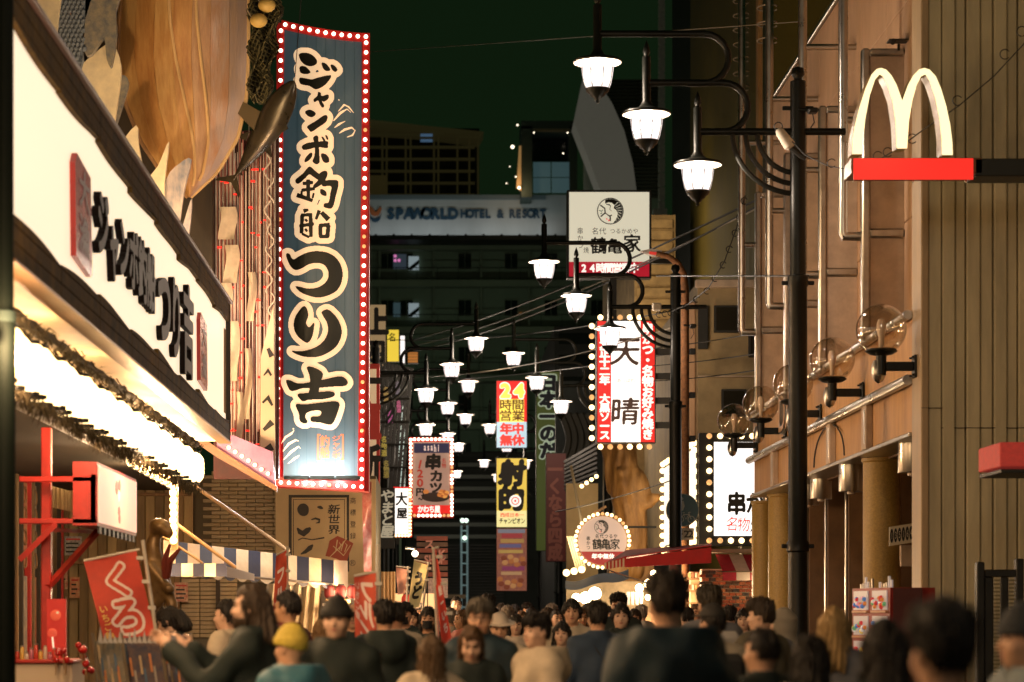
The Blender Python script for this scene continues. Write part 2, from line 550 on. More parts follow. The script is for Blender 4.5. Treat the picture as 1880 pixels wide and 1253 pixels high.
# sawtooth panels with steel frames, one bay every 3.4 m
for i in range(4):
    yb = 30.0 + 3.36 * i
    zt, zm, zb = 8.52, 6.27, 4.95
    xa, xb = 5.30, WX
    MB().bbox((xa + .05, yb, zb), (xb, yb + .05, zm - .06), .004).build('bay_panel', M['tan_panel'], AB)
    MB().bbox((xa + .05, yb, zm + .06), (xb, yb + .05, zt - .05), .004).build('bay_panel', M['tan_panel'], AB)
    fr = MB()
    fr.bbox((xa - .05, yb - .06, zb), (xa + .045, yb + .1, zt + .04), .02)
    fr.bbox((xa + .046, yb - .05, zt - .045), (xb, yb + .1, zt + .04), .02)
    fr.bbox((xa + .046, yb - .05, zm - .055), (xb, yb + .1, zm + .055), .02)
    fr.build('bay_frame', M['steel_dull'], AB, smooth=True)
    gs = MB(); gs.box((xa + .046, yb - .012, zb), (xa + .056, yb - .002, zt - .05)); gs.build('gasket', M['black'], AB)
    px_ = 5.04
    p = MB().tube([(px_, yb + .1, 12.5), (px_, yb + .1, 6.3), (px_ + .02, yb + .1, 6.25), (px_ + .26, yb + .1, 6.25)], .062, 12)
    p.build('steel_pipe', M['chrome'], AB, smooth=True)
    for z in (7.7, 9.4):
        MB().tube([(px_, yb + .1, z), (WX + .02, yb + .1, z)], .045, 10).build('pipe_bracket', M['chrome'], AB, smooth=True)
# spiral ring guards round the two far pipes
for (px, Y, py0, py1, n) in ((1386, 52, 5, 165, 7), (1433, 43.0, 18, 78, 3)):
    t = thing('ringed_pipe', 'steel pipe with wire rings at the top, ' + ('left' if px < 1400 else 'right') + ' of two', 'pipe', W(px - 25, HY, Y), 'ringed steel pipes')
    c = W(px - 25, 600, Y)
    MB().tube([(c.x, Y, 2.5), (c.x, Y, 16)], .05 if Y > 45 else .075, 12).build('pipe', M['chrome'], t, smooth=True)
    for k in range(n):
        z = W(px, py0 + (py1 - py0) * k / (n - 1), Y).z
        R = .17
        MB().tube([(c.x + R * math.cos(a * .3), Y + R * math.sin(a * .3), z + .003 * a) for a in range(22)], .014, 6).build('wire_ring', mat('ring_pale', (.5, .4, .3), .5), t, smooth=True)
# fascia and rails
MB().bbox((FX, Y0, 4.23), (FX + .38, Y1, 4.94), .01).build('upper_fascia', M['fascia'], AB)
nb = 5
for i in range(nb):
    ya = Y0 + (Y1 - Y0) * i / nb
    MB().bbox((FX + .02, ya + .01, 3.62), (FX + .38, ya + (Y1 - Y0) / nb - .01, 4.2), .008).build('lower_fascia', M['fascia'], AB)
    if i:
        MB().bbox((FX - .07, ya - .16, 3.605), (FX + .02, ya + .16, 4.16), .01).build('fascia_bracket', M['tan_panel'], AB)
        MB().bbox((FX - .078, ya - .11, 3.68), (FX - .068, ya - .05, 4.1), .003).build('bracket_light', M['chrome'], AB)
for z, r in ((4.95, .055), (4.21, .062)):
    MB().tube([(FX - .06, Y0 - .05, z), (FX - .06, Y1 + .1, z)], r, 12).build('steel_rail', M['chrome'], AB, smooth=True)
MB().bbox((FX - .05, Y0, 3.565), (FX + .4, Y1 + .05, 3.615), .01).build('soffit_edge', M['steel_dull'], AB)
MB().box((FX + .36, Y0, 3.54), (WX + 3, Y1, 3.56)).build('soffit', M['recess'], AB)
# arc trim on the fascia
arc = [(FX - .012, 33.4 + 1.3 * math.cos(a), 3.66 + .5 * math.sin(a)) for a in np.linspace(0, math.pi, 14)]
MB().tube(arc, .012, 6).build('arc_trim', M['dark_frame'], AB)
# columns and recessed shopfront
for cy, r in ((31.2, .24), (40.2, .24), (42.6, .2)):
    MB().lathe([(r, 0), (r, 3.5), (r + .02, 3.52), (r + .02, 3.56)], (5.72, cy, 0), 24).build('column', M['column'], AB, smooth=True)
MB().box((6.9, Y0, 0), (7.0, Y1, 3.6)).build('shopfront', M['recess'], AB)
for i in range(7):
    yy = 28.4 + 1.9 * i
    MB().bbox((6.1, yy, 0), (6.9, yy + .12, 3.5), .01).build('shopfront_fin', M['recess'], AB)
    MB().bbox((6.06, yy + .02, 0), (6.1, yy + .09, 3.5), .01).build('door_post', M['steel_dull'], AB)
MB().bbox((5.85, 30.6, 2.15), (7.0, 30.68, 2.42), .01).build('sign_rail', M['tan_panel'], AB)
# number plaque 1351643 in seven ovals
npq = thing('number_plaque', 'small white plaque of seven numbered ovals under the arcade', 'sign', W(1658, 1000, 29.8))
PY = 29.8
def np_map(px, py):
    return W(px, py - (px - 1658) * .16, PY)
pl = MB().prism([np_map(1633, 964), np_map(1684, 964), np_map(1684, 999), np_map(1633, 999)], (0, .03, 0)); pl.build('plate', mat('cream_plate', (.6, .5, .33), .5), npq)
for i, ch in enumerate('1351643'):
    cx = 1637.2 + i * 7.1
    MB().prism([np_map(cx + 3.2 * math.cos(a), 981 + 13 * math.sin(a)) + Vector((0, -.004, 0)) for a in np.linspace(0, 2 * math.pi, 17)[:-1]], (0, .003, 0)).build('oval', M['ink'], npq)
glyphs(npq, 'numeral', mat('cream_plate', (.6, .5, .33)), [(ch, 1637.2 + i * 7.1, 981, 6.5, 17) for i, ch in enumerate('1351643')], np_map, 0, lift=(0, -.011, 0))
# standing chrome letters on the rail
dai = thing('standing_letters', 'chrome outline letters standing on the arcade rail behind the lamp post', 'sign', (FX - .1, 36, 4.25))
DAIL = [('D', -36.9, -4.62, 1.0, .75), ('A', -36.2, -4.62, 1.0, .75), ('I', -35.6, -4.62, 1.0, .75), ('O', -35.1, -5.35, .8, .5)]
dmap = lambda a, b: Vector((FX - .16, -a, -b))
glyphs(dai, 'letter', M['dark_frame'], DAIL, dmap, 2, lift=(0, 0, 0), depth=(.06, 0, 0), side_mat=M['chrome'])
glyphs(dai, 'letter_face', mat('tan_letter_face', (.5, .3, .16), .4), DAIL, dmap, 0, lift=(-.005, 0, 0))

# ------------------------------------------------------------------ globe lamps on brackets (unlit)
M['globe'] = clear_glass('ribbed_globe_glass', (.93, .88, .8), .07)
M['frost'] = mat('frosted_bulb', (.75, .62, .5), .35)
def globe_lamp():
    t = thing('globe_lamp', 'x', 'lamp', (0, 0, 0))
    MB().ball((0, 0, 0), .285, 28, 18).build('globe', M['globe'], t, smooth=True)
    MB().lathe([(.0, .12), (.035, .11), (.055, .05), (.05, -.02), (.03, -.09), (.028, -.2)], (0, 0, 0), 12).build('bulb', M['frost'], t, smooth=True)
    MB().lathe([(.02, -.02 - .2), (.16, -.225), (.185, -.25), (.13, -.285), (.06, -.30), (.055, -.52), (.0, -.52)], (0, 0, 0), 18).build('cup', M['iron'], t, smooth=True)
    MB().bbox((.05, -.045, -.47), (.36, .045, -.37), .01).build('arm', M['iron'], t)
    pl = MB().bbox((.36, -.1, -.55), (.39, .1, -.29), .01).build('wall_plate', M['iron'], t)
    for a, b in ((-.07, -.52), (.07, -.52), (-.07, -.32), (.07, -.32)):
        MB().lathe([(.013, -.02), (.013, .012)], (.35, a, b), 6, 'x').build('bolt', M['iron'], pl)
    MB().lathe([(.01, .12), (.06, .1), (.085, .03), (.085, -.05), (.05, -.13), (.0, -.16)], (-.02, .06, -.45), 14).build('reflector', M['chrome'], t, smooth=True)
    return t
gl0 = globe_lamp()
GL = ['nearest the ribbed metal wall', 'second from the ribbed metal wall', 'mostly hidden behind the dark lamp post', 'beside the standing chrome letters', 'farthest, in front of the bright white sign']
for i in range(5):
    g = gl0 if i == 0 else copy_tree(gl0)
    g.location = (5.0, 27.3 + 3.4 * i, 4.76 + .02 * i)
    tag(g, 'clear glass globe lamp on a wall bracket, ' + GL[i], 'lamp', 'globe lamps along the arcade')

# ------------------------------------------------------------------ chrome bucket downlights below the soffit
def bucket():
    t = thing('hanging_lamp', 'x', 'lamp', (0, 0, 0))
    MB().lathe([(.02, .2), (.16, .19), (.165, -.19), (.16, -.2), (.15, -.19), (.14, .17)], (0, 0, 0), 20).build('shade', M['chrome'], t, smooth=True)
    MB().tube([(0, 0, .19), (0, 0, .3)], .02, 8).build('stem', M['iron'], t)
    MB().lathe([(.06, -.12), (.05, -.23), (.0, -.24)], (0, 0, 0), 10).build('bulb', M['frost'], t, smooth=True)
    return t
bk = bucket()
for i, (px, py, Y) in enumerate(((1674, 838, 28.6), (1562, 876, 32.6), (1507, 892, 36), (1484, 904, 37.6))):
    b = bk if i == 0 else copy_tree(bk)
    b.location = W(px, py, Y)
    tag(b, 'polished cylindrical lamp hanging under the arcade, ' + ('nearest the metal wall', 'left of the near yellow column', 'just right of the dark lamp post', 'tucked beside the dark lamp post')[i], 'lamp', 'lamps under the arcade')

# ------------------------------------------------------------------ beyond the arcade: ochre building and brick shop
OB = thing('ochre_building', 'plain ochre rendered building beyond the arcade, wires crossing it', 'building', (6, 46, 0))
M['ochre'] = mat('ochre_render', (.33, .24, .12), .75, noise=(1.1, .35), bump=(6, .15))
OX = W(1283, 0, 49).x
MB().box((OX, 49.2, 3.2), (9.5, 62, W(0, 515, 49).z)).build('wall', M['ochre'], OB)
MB().bbox((OX - .06, 49.05, W(0, 527, 49).z), (9.5, 49.2, W(0, 512, 49).z), .02).build('cornice', M['tan_panel'], OB)
MB().bbox((OX - .32, 49.6, 3.3), (OX - .004, 50.6, W(0, 560, 50).z), .02).build('pilaster', M['tan_wall'], OB)
MB().bbox((OX, 49.1, W(0, 640, 49).z), (OX + .2, 49.19, W(0, 560, 49).z), .01).build('cable_box', M['dark_frame'], OB)
for z in (5.2, 6.4):
    MB().bbox((OX + .002, 49.15, z), (9.4, 49.197, z + .03), .004).build('string_course', M['tan_panel'], OB)
for x, z in ((5.75, 5.6), (6.3, 6.8), (5.6, 7.3)):
    w_ = MB().bbox((x, 49.1, z), (x + .5, 49.195, z + .55), .01).build('window', M['dark_frame'], OB); MB().box((x + .04, 49.09, z + .04), (x + .46, 49.099, z + .51)).build('pane', mat('ochre_pane', (.02, .018, .012), .1), w_)
BK = thing('brick_shop', 'brick fronted snack shop under the bright kushikatsu sign', 'building', W(1345, HY, 44.2))
BY = 44.2
M['mortar'] = mat('mortar', (.42, .36, .27), .9)
panel(1288, 1045, 1400, 1420, BY + .03, .3).build('mortar_wall', M['mortar'], BK)
BR = [mat('brick_%d' % i, c, .8, noise=(20, .3), bump=(50, .3)) for i, c in enumerate(((.34, .09, .035), (.28, .07, .03), (.42, .15, .06), (.09, .045, .025), (.05, .04, .035), (.36, .12, .05)))]
bme = []
bw, bh = .112, .058
for m_ in BR:
    bme.append(MB().bbox((-bw / 2, 0, -bh / 2), (bw / 2, .05, bh / 2), .006).mesh('brick', m_))
for r in range(17):
    z = W(0, 1048, BY).z - bh / 2 - r * (bh + .009)
    for c in range(10):
        xx = W(1290, 0, BY).x + bw / 2 + c * (bw + .01) - (.06 if r % 2 else 0)
        o = add('brick', bme[random.choice([0, 0, 1, 1, 2, 3, 4, 5, 5])], BK, Vector((xx, BY - random.uniform(0, .008), z)) - ORG[BK.name])
# striped shop awning
aw = thing('striped_awning', 'small red and white striped awning over the brick shop', 'awning', W(1355, 1060, 43.6))
RW = [mat('awning_red', (.42, .025, .05), .75, noise=(8, .2)), mat('awning_white', (.75, .66, .55), .75, noise=(8, .15))]
for i in range(4):
    a0, a1 = 1313 + i * 25, 1313 + (i + 1) * 25
    q = MB().grid([[W(a0 - 0, 1018, 44.1), W(a1, 1018, 44.1)], [W(a0 + 14, 1050, 43.5), W(a1 + 14, 1050, 43.5)]])
    q.grid([[W(a0 + 14, 1050, 43.5), W(a1 + 14, 1050, 43.5)], [W(a0 + 14, 1066, 43.5), W(a1 + 14, 1066, 43.5)]])
    q.build('stripe', RW[i % 2], aw)
MB().tube([W(1315, 1050, 43.5), W(1440, 1050, 43.5)], .012, 6).build('front_bar', M['steel_dull'], aw)
MB().bbox(W(1300, 1008, 43.9), W(1400, 1016, 44.3), .01).build('shelf', M['tan_panel'], BK)

# ------------------------------------------------------------------ dark office block and olive tower behind the arcade
t = thing('office_block', 'dark tall block behind the arcade roof', 'building', (9, 70, 0))
MB().box((W(1325, 0, 66).x, 66, 0), (16, 80, 26)).build('wall', mat('dark_green_grey', (.035, .04, .03), .8, noise=(.5, .2)), t)
for i in range(9):
    MB().box((W(1325, 0, 66).x + .02, 65.93, 4 + 2.4 * i), (16, 65.99, 4.06 + 2.4 * i)).build('floor_band', M['dark_frame'], t)
t = thing('olive_tower', 'olive painted building rising behind the arcade wall', 'building', (9.6, 54, 0))
MB().box((W(1397, 0, 50).x, 50, 0), (14, 64, 20)).build('wall', mat('olive_render', (.15, .12, .018), .75, noise=(.8, .2)), t)
MB().bbox((W(1390, 0, 50).x, 49.8, 0), (W(1400, 0, 50).x, 50.2, 20), .02).build('corner_trim', M['fascia'], t)

# ------------------------------------------------------------------ security camera and black gate with louvres
t = thing('security_camera', 'small security camera on top of the nearest framed panel', 'camera', W(1645, 80, 29.9))
MB().bbox(W(1632, 71, 29.7), W(1669, 81, 29.9), .02).build('housing', M['dark_frame'], t)
MB().lathe([(.03, -.02), (.035, .05)], W(1640, 76, 29.68), 10, 'y').build('lens', M['black'], t)
MB().tube([W(1650, 81, 29.85), W(1650, 93, 29.85)], .015, 6).build('bracket', M['iron'], t)
gt = thing('louvred_gate', 'black metal gate with louvred slats in front of the ribbed wall', 'gate', W(1845, HY + 250, 24))
GY = 24.0
M['gate'] = mat('gate_black_paint', (.014, .014, .011), .5, noise=(5, .3))
for a, b in ((1794, 1808), (1866, 1880)):
    panel(a, 1032 if a < 1800 else 1026, b, 1420, GY, .12, .01).build('post', M['gate'], gt)
panel(1808, 1046, 1866, 1060, GY + .02, .06, .01).build('top_rail', M['gate'], gt)
panel(1808, 1060, 1824, 1420, GY + .02, .06, .01).build('stile', M['gate'], gt)
panel(1838, 1060, 1852, 1420, GY + .02, .06, .01).build('stile', M['gate'], gt)
sm = mat('gate_slat_paint', (.2, .17, .09), .5)
for k in range(34):
    for a, b in ((1825, 1837), (1853, 1866)):
        y = 1064 + k * 7
        panel(a, y, b, y + 3.6, GY + .035, .03).build('slat', sm, gt)
t = thing('red_canopy', 'red canopy end jutting in at the right edge', 'canopy', W(1870, 870, 23))
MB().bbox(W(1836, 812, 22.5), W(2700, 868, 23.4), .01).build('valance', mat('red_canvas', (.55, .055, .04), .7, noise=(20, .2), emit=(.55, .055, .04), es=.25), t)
MB().bbox(W(1838, 868.6, 22.5), W(2700, 872, 23.4), .005).build('trim', M['dark_frame'], t)

# ------------------------------------------------------------------ capsule machines
cm = thing('capsule_machine_rack', 'red rack of capsule toy machines with clear windows beside the arcade', 'vending machine', W(1625, 1230, 25.5))
RM = mat('red_cabinet', (.30, .02, .015), .45, noise=(4, .3))
Pn = W(1634, HY, 25.0); Pf = W(1565, HY, 26.0)
u = (Pf - Pn); u.z = 0; L = u.length; u.normalize(); nrm = Vector((-u.y, u.x, 0))
if nrm.y > 0: nrm = -nrm
def cmp_(s, d, z): return Vector((Pn.x, Pn.y, 0)) + u * s + nrm * d + Vector((0, 0, z))
def obox(s0, s1, d0, d1, z0, z1, name, m, par):
    mb = MB(); mb.prism([cmp_(s0, d0, z0), cmp_(s1, d0, z0), cmp_(s1, d1, z0), cmp_(s0, d1, z0)], (0, 0, z1 - z0)); return mb.build(name, m, par)
ztop = W(0, 1080, 25.5).z
obox(0, L, 0, -.5, 0, ztop, 'cabinet', RM, cm)
MB().box((Pn.x + .03, Pn.y - .02, 0), (Pn.x + .33, Pn.y + .5, W(0, 1080, 25).z)).build('side_panel', mat('maroon_panel', (.075, .012, .008), .6), cm)
win = mat('capsule_window', (.5, .45, .43), .25, emit=(1, .86, .8), es=.16)
capc = [mat('capsule_%d' % i, c, .4, emit=c, es=.25) for i, c in enumerate(((.7, .05, .05), (.8, .6, .08), (.1, .25, .6), (.75, .3, .5), (.15, .45, .2), (.8, .75, .7), (.75, .25, .05)))]
for c in range(2):
    for r in range(5):
        s0, s1 = L * (c * .5 + .06), L * (c * .5 + .44)
        z1 = ztop - .03 - r * .265; z0 = z1 - .2
        w_ = obox(s0, s1, .012, 0, z0, z1, 'window', win, cm)
        for k in range(16):
            q = cmp_(random.uniform(s0 + .03, s1 - .03), .022, random.uniform(z0 + .025, z0 + .13))
            MB().ball(q, .024, 8, 6).build('capsule', random.choice(capc), w_, smooth=True)
        obox(s0 - .01, s1 + .01, .03, 0, z0 - .03, z0 - .008, 'ledge', mat('ledge_trim', (.55, .25, .12), .4), cm)
    for k in range(6):
        s = L * (c * .5 + .08 + .06 * k)
        obox(s, s + .03, -.05, -.07, ztop + .001, ztop + random.uniform(.04, .12), 'display_card', random.choice([M['chrome'], win, mat('pale_card', (.6, .45, .3), .5)]), cm)
# ================================================================== STREET LAMPS
LG = M['lamp_glass']
LCOL = (1.0, .80, .62)
def street_lamp():
    """local space: post foot at the origin, arms towards -X; sizes from the nearest lamp (150 px per metre)"""
    t = thing('street_lamp', 'x', 'street lamp', (0, 0, 0))
    q = lambda px, py: Vector(((px - 1465) / 150.0, 0, 7.08 + (298 - py) / 150.0))
    I = M['iron']
    zt = q(0, 150).z
    MB().lathe([(.16, 0), (.16, .25), (.125, .35), (.12, 2.3), (.14, 2.32), (.14, 2.42), (.118, 2.45), (.115, 5.55), (.128, 5.57), (.128, 5.68), (.098, 5.7), (.095, zt), (.05, zt + .02), (.05, zt + .04), (.085, zt + .09), (.07, zt + .16), (.0, zt + .19)], (0, 0, 0), 20).build('post', I, t, smooth=True)
    for z, w in ((7.74, .19), (5.6, .2), (2.38, .2)):
        MB().bbox((-w, -.02, z - .025), (w, .02, z + .025), .008).build('band_clamp', I, t)
    def U(x_in, x_c, ya, yb):
        """arm at ya running right from x_in, bending round and coming back onto the arm below at yb"""
        r = (yb - ya) / 2; pts = [q(x_in, ya), q(x_c, ya)]
        for a in np.linspace(0, math.pi, 12): pts.append(q(x_c + r * 1.0 * math.sin(a), ya + r - r * math.cos(a)))
        pts.append(q(x_c - 30, yb)); return pts
    MB().tube(U(1101, 1292, 62, 153), .042, 10).build('arm', I, t, smooth=True)
    MB().tube(U(1191, 1328, 152, 242), .042, 10).build('arm', I, t, smooth=True)
    MB().tube([q(1285, 242), q(1552, 242)], .045, 10).build('arm', I, t, smooth=True)
    for x0, y1 in ((1345, 356), (1369, 338), (1391, 318)):
        R = 1465 - x0
        MB().tube([q(1465 - R * math.cos(a), 244 + (y1 - 244) * math.sin(a)) for a in np.linspace(0, math.pi / 2 * .97, 12)], .033, 8).build('brace', I, t, smooth=True)
    for cx, hy in ((1097, 109), (1187, 204), (1281, 297)):
        c = q(cx, hy)
        la = MB().lathe([(.0, .87), (.035, .78), (.047, .72), (.02, .67), (.05, .665), (.052, .655), (.052, .12), (.09, .055), (.16, .018), (.29, -.012), (.302, -.03), (.295, -.045), (.2, -.035)], c, 20).build('lantern', I, t, smooth=True)
        # pale underside of the hat
        MB().lathe([(.292, -.0465), (.21, -.047), (.2, -.042)], c, 24).build('hat_rim', M['lamp_rim'], la, smooth=True)
        MB().lathe([(.195, -.048), (.198, -.10), (.186, -.20), (.165, -.30), (.14, -.365)], c, 20).build('glass', LG, la, smooth=True)
        for a in range(8):
            an = a * math.pi / 4 + .3
            MB().tube([(c.x + r * math.cos(an), c.y + r * math.sin(an), c.z + h) for r, h in ((.2, -.05), (.203, -.10), (.191, -.20), (.170, -.30), (.145, -.37))], .006, 5).build('glazing_bar', I, la)
        MB().lathe([(.15, -.36), (.135, -.40), (.10, -.425), (.085, -.45), (.05, -.47), (.04, -.495), (.02, -.505), (.022, -.53), (.0, -.55)], c, 16).build('bottom_cap', M['iron'], la, smooth=True)
        lamp_light('lamp_light', c + Vector((0, 0, -.2)), LP, LCOL, t, .07)
    return t
LP = 190
sl0 = street_lamp()
POSTS = [  # X, Y, dz, mirrored, label
    (4.40, 29.6, 0, 1, 'largest and nearest black street lamp with three bell lanterns, right side'),
    (4.43, 45.2, -.14, 1, 'second three-lantern street lamp on the right, in front of the square crane sign'),
    (4.40, 62.6, .06, 1, 'third three-lantern street lamp on the right, its post below the red and white sign'),
    (4.27, 85.5, .03, 1, 'fourth street lamp on the right, lanterns in front of the red and yellow sign'),
    (4.43, 104.6, .03, 1, 'fifth street lamp on the right, lanterns in front of the yellow shooting gallery sign'),
    (4.40, 166, 0, 1, 'farthest right street lamp, tiny lanterns low over the crowd'),
    (-1.53, 59.2, .05, -1, 'nearest left street lamp, the largest left group of three lanterns'),
    (-1.59, 70.0, .05, -1, 'second left street lamp, just behind the nearest left group'),
    (-1.54, 81.5, .05, -1, 'third left street lamp above the framed skewer sign'),
    (-1.66, 95.0, .05, -1, 'fourth left street lamp partly hidden by the framed skewer sign'),
    (-1.60, 112.0, 0, -1, 'fifth left street lamp beside the framed skewer sign'),
    (-1.55, 7.5, 0, -1, 'added unseen street lamp on the left standing closest to the viewer, above the frame'),  # unseen lamps from here down are added to light crowd and walls
    (-1.55, -4.0, 0, -1, 'added unseen street lamp on the left behind the viewer'),
    (4.40, -2.4, 0, 1, 'added unseen street lamp on the right behind the viewer'),
    (4.40, 13.6, 0, 1, 'added unseen street lamp on the right standing closest to the viewer, above the frame'),
]
for i, (X, Y, dz, s, lb) in enumerate(POSTS):
    o = sl0 if i == 0 else copy_tree(sl0)
    o.location = (X, Y, dz); o.scale = (s, 1, 1)
    tag(o, lb, 'street lamp', 'three-lantern street lamps')

# ------------------------------------------------------------------ cables
def cable(label, pts, r=.008, m='cable', sag=0):
    P = [W(*p) for p in pts]
    if len(P) == 2:
        a, b = P
        P = [a.lerp(b, k / 16) - Vector((0, 0, sag * 4 * (k / 16) * (1 - k / 16))) for k in range(17)]
    o = MB().tube(P, r, 6).build('cable', M[m], None, True, P[0])
    tag(o, label, 'cable', 'overhead cables')
    return o
cable('thin pale wire crossing the dark sky behind the top lantern', [(676, 96, 60), (1470, 40, 38)], .008, 'cable_lit')
cable('upper dark cable of the bundle sweeping up to the right', [(690, 640, 95), (1465, 330, 44)], .022, 'cable', .4)
cable('pale cable of the bundle sweeping up to the right', [(690, 648, 95), (1465, 345, 44)], .016, 'cable_lit', .5)
cable('lower dark cable of the bundle sweeping up to the right', [(690, 655, 95), (1465, 338, 44)], .022, 'cable', .62)
cable('dark wire from the red sign to the far lamp posts', [(680, 622, 80), (1290, 560, 50)], .012, 'cable', .3)
cable('second dark wire just under the lanterns of the left group', [(690, 690, 75), (1240, 600, 46)], .012, 'cable_lit', .35)
cable('dark wire crossing low behind the left lanterns', [(690, 700, 78), (1290, 640, 52)], .012, 'cable', .2)
cable('level dark wire behind the hotel letters', [(690, 700, 110), (1260, 690, 110)], .018, 'cable', .2)
cable('wire across the ochre wall, upper', [(1200, 640, 47), (1400, 610, 44)], .01, 'cable', .02)
cable('wire across the ochre wall, middle', [(1200, 672, 47), (1400, 648, 44)], .01, 'cable', .02)
cable('wire across the ochre wall, lower', [(1200, 700, 47), (1400, 678, 44)], .01, 'cable', .03)
cable('dark rod from the lamp post across the ochre wall', [(1205, 507, 45.5), (1484, 507, 29.6)], .012)
cable('dark wire over the pale statue', [(1020, 940, 60), (1240, 880, 46)], .012, 'cable', .05)
# looped spiral cable on the far right
t = thing('looped_cable', 'sagging cable with hanging rings in front of the golden arches', 'cable', W(1480, 245, 29.4))
pts = [W(*p) for p in ((1440, 245, 29.4), (1478, 285, 29.0), (1520, 305, 28.4), (1570, 314, 27.2), (1598, 309, 26.6), (1620, 290, 26.2), (1650, 272, 26), (1700, 235, 25.6), (1760, 195, 25.2), (1825, 140, 24.8), (1890, 70, 24.4))]
MB().tube(pts, .007, 6).build('wire', M['cable'], t, smooth=True)
for (px, py, Y) in ((1527, 300, 28.2), (1564, 303, 27.4), (1612, 287, 26.2), (1630, 280, 26.1), (1658, 262, 25.9), (1675, 255, 25.8), (1727, 213, 25.5), (1758, 185, 25.2), (1845, 100, 24.7), (1876, 58, 24.5)):
    c = W(px, py, Y); R = .05
    MB().tube([c + Vector((R * math.cos(a), 0, R * math.sin(a))) for a in np.linspace(.6, 5.6, 12)], .006, 5).build('ring', M['cable'], t)
t2 = thing('cable_junction', 'pale wrapped cable junction tied to the nearest lamp post arm', 'junction box', W(1438, 250, 29.3))
MB().tube([W(1427, 238, 29.3), W(1432, 243, 29.3), W(1450, 268, 29.3), W(1453, 272, 29.3)], [.03, .06, .075, .05], 12).build('sleeve', mat('wrapped_tape', (.62, .55, .45), .8, noise=(30, .2)), t2, smooth=True)
MB().tube([W(1452, 270, 29.3), W(1470, 285, 29.3), W(1480, 290, 29.3)], .04, 8).build('plug', M['black'], t2, smooth=True)
MB().tube([W(1429, 240, 29.3) + Vector((.05 * math.cos(a), 0, .05 + .05 * math.sin(a))) for a in np.linspace(0, 6.28, 12)], .007, 5).build('tie', M['cable'], t2)
t3 = thing('looped_cable', 'sagging spiral cable from the second lamp post up to the arcade pipes', 'cable', W(1215, 570, 45))
pts = [W(1210, 575, 45), W(1232, 572, 45), W(1262, 560, 44), W(1300, 530, 42), W(1330, 480, 41), W(1352, 420, 40.5), W(1368, 360, 40)]
MB().tube(pts, .011, 6).build('wire', M['cable'], t3, smooth=True)
for k in range(13):
    a = k / 12 * 5.9; i = int(a); c = pts[i].lerp(pts[i + 1], a - i)
    MB().tube([c + Vector((.055 * math.cos(b), 0, .055 * math.sin(b) - .03)) for b in np.linspace(.4, 5.2, 10)], .009, 5).build('ring', M['cable'], t3)
t4 = thing('cable_junction', 'pale cable box tied to the second lamp post arm', 'junction box', W(1205, 563, 45))
MB().bbox(W(1198, 556, 44.9), W(1213, 572, 45.05), .02).build('box', mat('wrapped_tape', (.62, .55, .45), .8), t4)
# post side fittings
for (px, py, Y, lb) in ((1492, 205, 29.5, 'small black floodlight on the nearest lamp post'), (1272, 600, 45.1, 'small black box clamped beside the second lamp post')):
    s = 29.5 / Y
    t = thing('floodlight', lb, 'floodlight', W(px, py, Y))
    MB().bbox(W(px - 8 * s, py - 8 * s, Y - .08), W(px + 8 * s, py + 6 * s, Y + .08), .02).build('housing', M['black'], t)
    MB().tube([W(px - 26 * s, py - 4 * s, Y), W(px, py - 2 * s, Y)], .02, 6).build('arm', M['iron'], t)
    MB().tube([W(px, py + 4 * s, Y), W(px + 3 * s, py + 20 * s, Y), W(px - 6 * s, py + 34 * s, Y)], .007, 5).build('lead', M['cable'], t)
# black pole at the left edge
t = thing('dark_pole', 'thick black pole running down the left edge', 'pole', W(10, HY, 15) * 1)
c = W(8, HY, 15)
t.location = (c.x, 15, 0); ORG[t.name] = Vector((c.x, 15, 0))
MB().lathe([(.07, 0), (.07, W(0, 590, 15).z), (.058, W(0, 588, 15).z), (.058, 7)], (c.x, 15, 0), 16).build('shaft', mat('pole_black', (.0025, .004, .003), .6, spec=.05), t, smooth=True)
MB().lathe([(.074, W(0, 592, 15).z), (.074, W(0, 572, 15).z)], (c.x, 15, 0), 16).build('collar', mat('pole_collar', (.012, .018, .016), .6, spec=.05), t, smooth=True)
# rusty street light bracket by the second lamp
t = thing('rusty_lamp_pole', 'rusty old street light arm and pole beside the second lamp post', 'street light', (W(1258, 0, 46).x, 46, 0))
RU = mat('rust', (.24, .1, .035), .8, noise=(14, .5), bump=(40, .3))
cx_ = W(1258, 0, 46).x
MB().tube([(cx_, 46, 0), (cx_, 46, W(0, 540, 46).z), W(1255, 505, 46), W(1245, 485, 46), W(1228, 472, 46), W(1205, 466, 46)], [.085, .075, .07, .065, .055, .05], 12).build('pole', RU, t, smooth=True)
MB().prism([W(1176, 461, 46), W(1195, 457, 46), W(1215, 460, 46), W(1218, 470, 46), W(1200, 470, 46)], (0, .16, 0)).build('head', mat('lamp_head', (.5, .45, .4), .4), t)
MB().prism([W(1192, 462, 45.98), W(1210, 464, 45.98), W(1206, 469, 45.98), W(1192, 467, 45.98)], (0, .01, 0)).build('lens', glow('red_lens', (220, 60, 50), .6, False), t)
for z in (640, 720, 800):
    MB().bbox(W(1266, z, 45.95), W(1276, z + 12, 46.05), .01).build('clamp', M['black'], t)
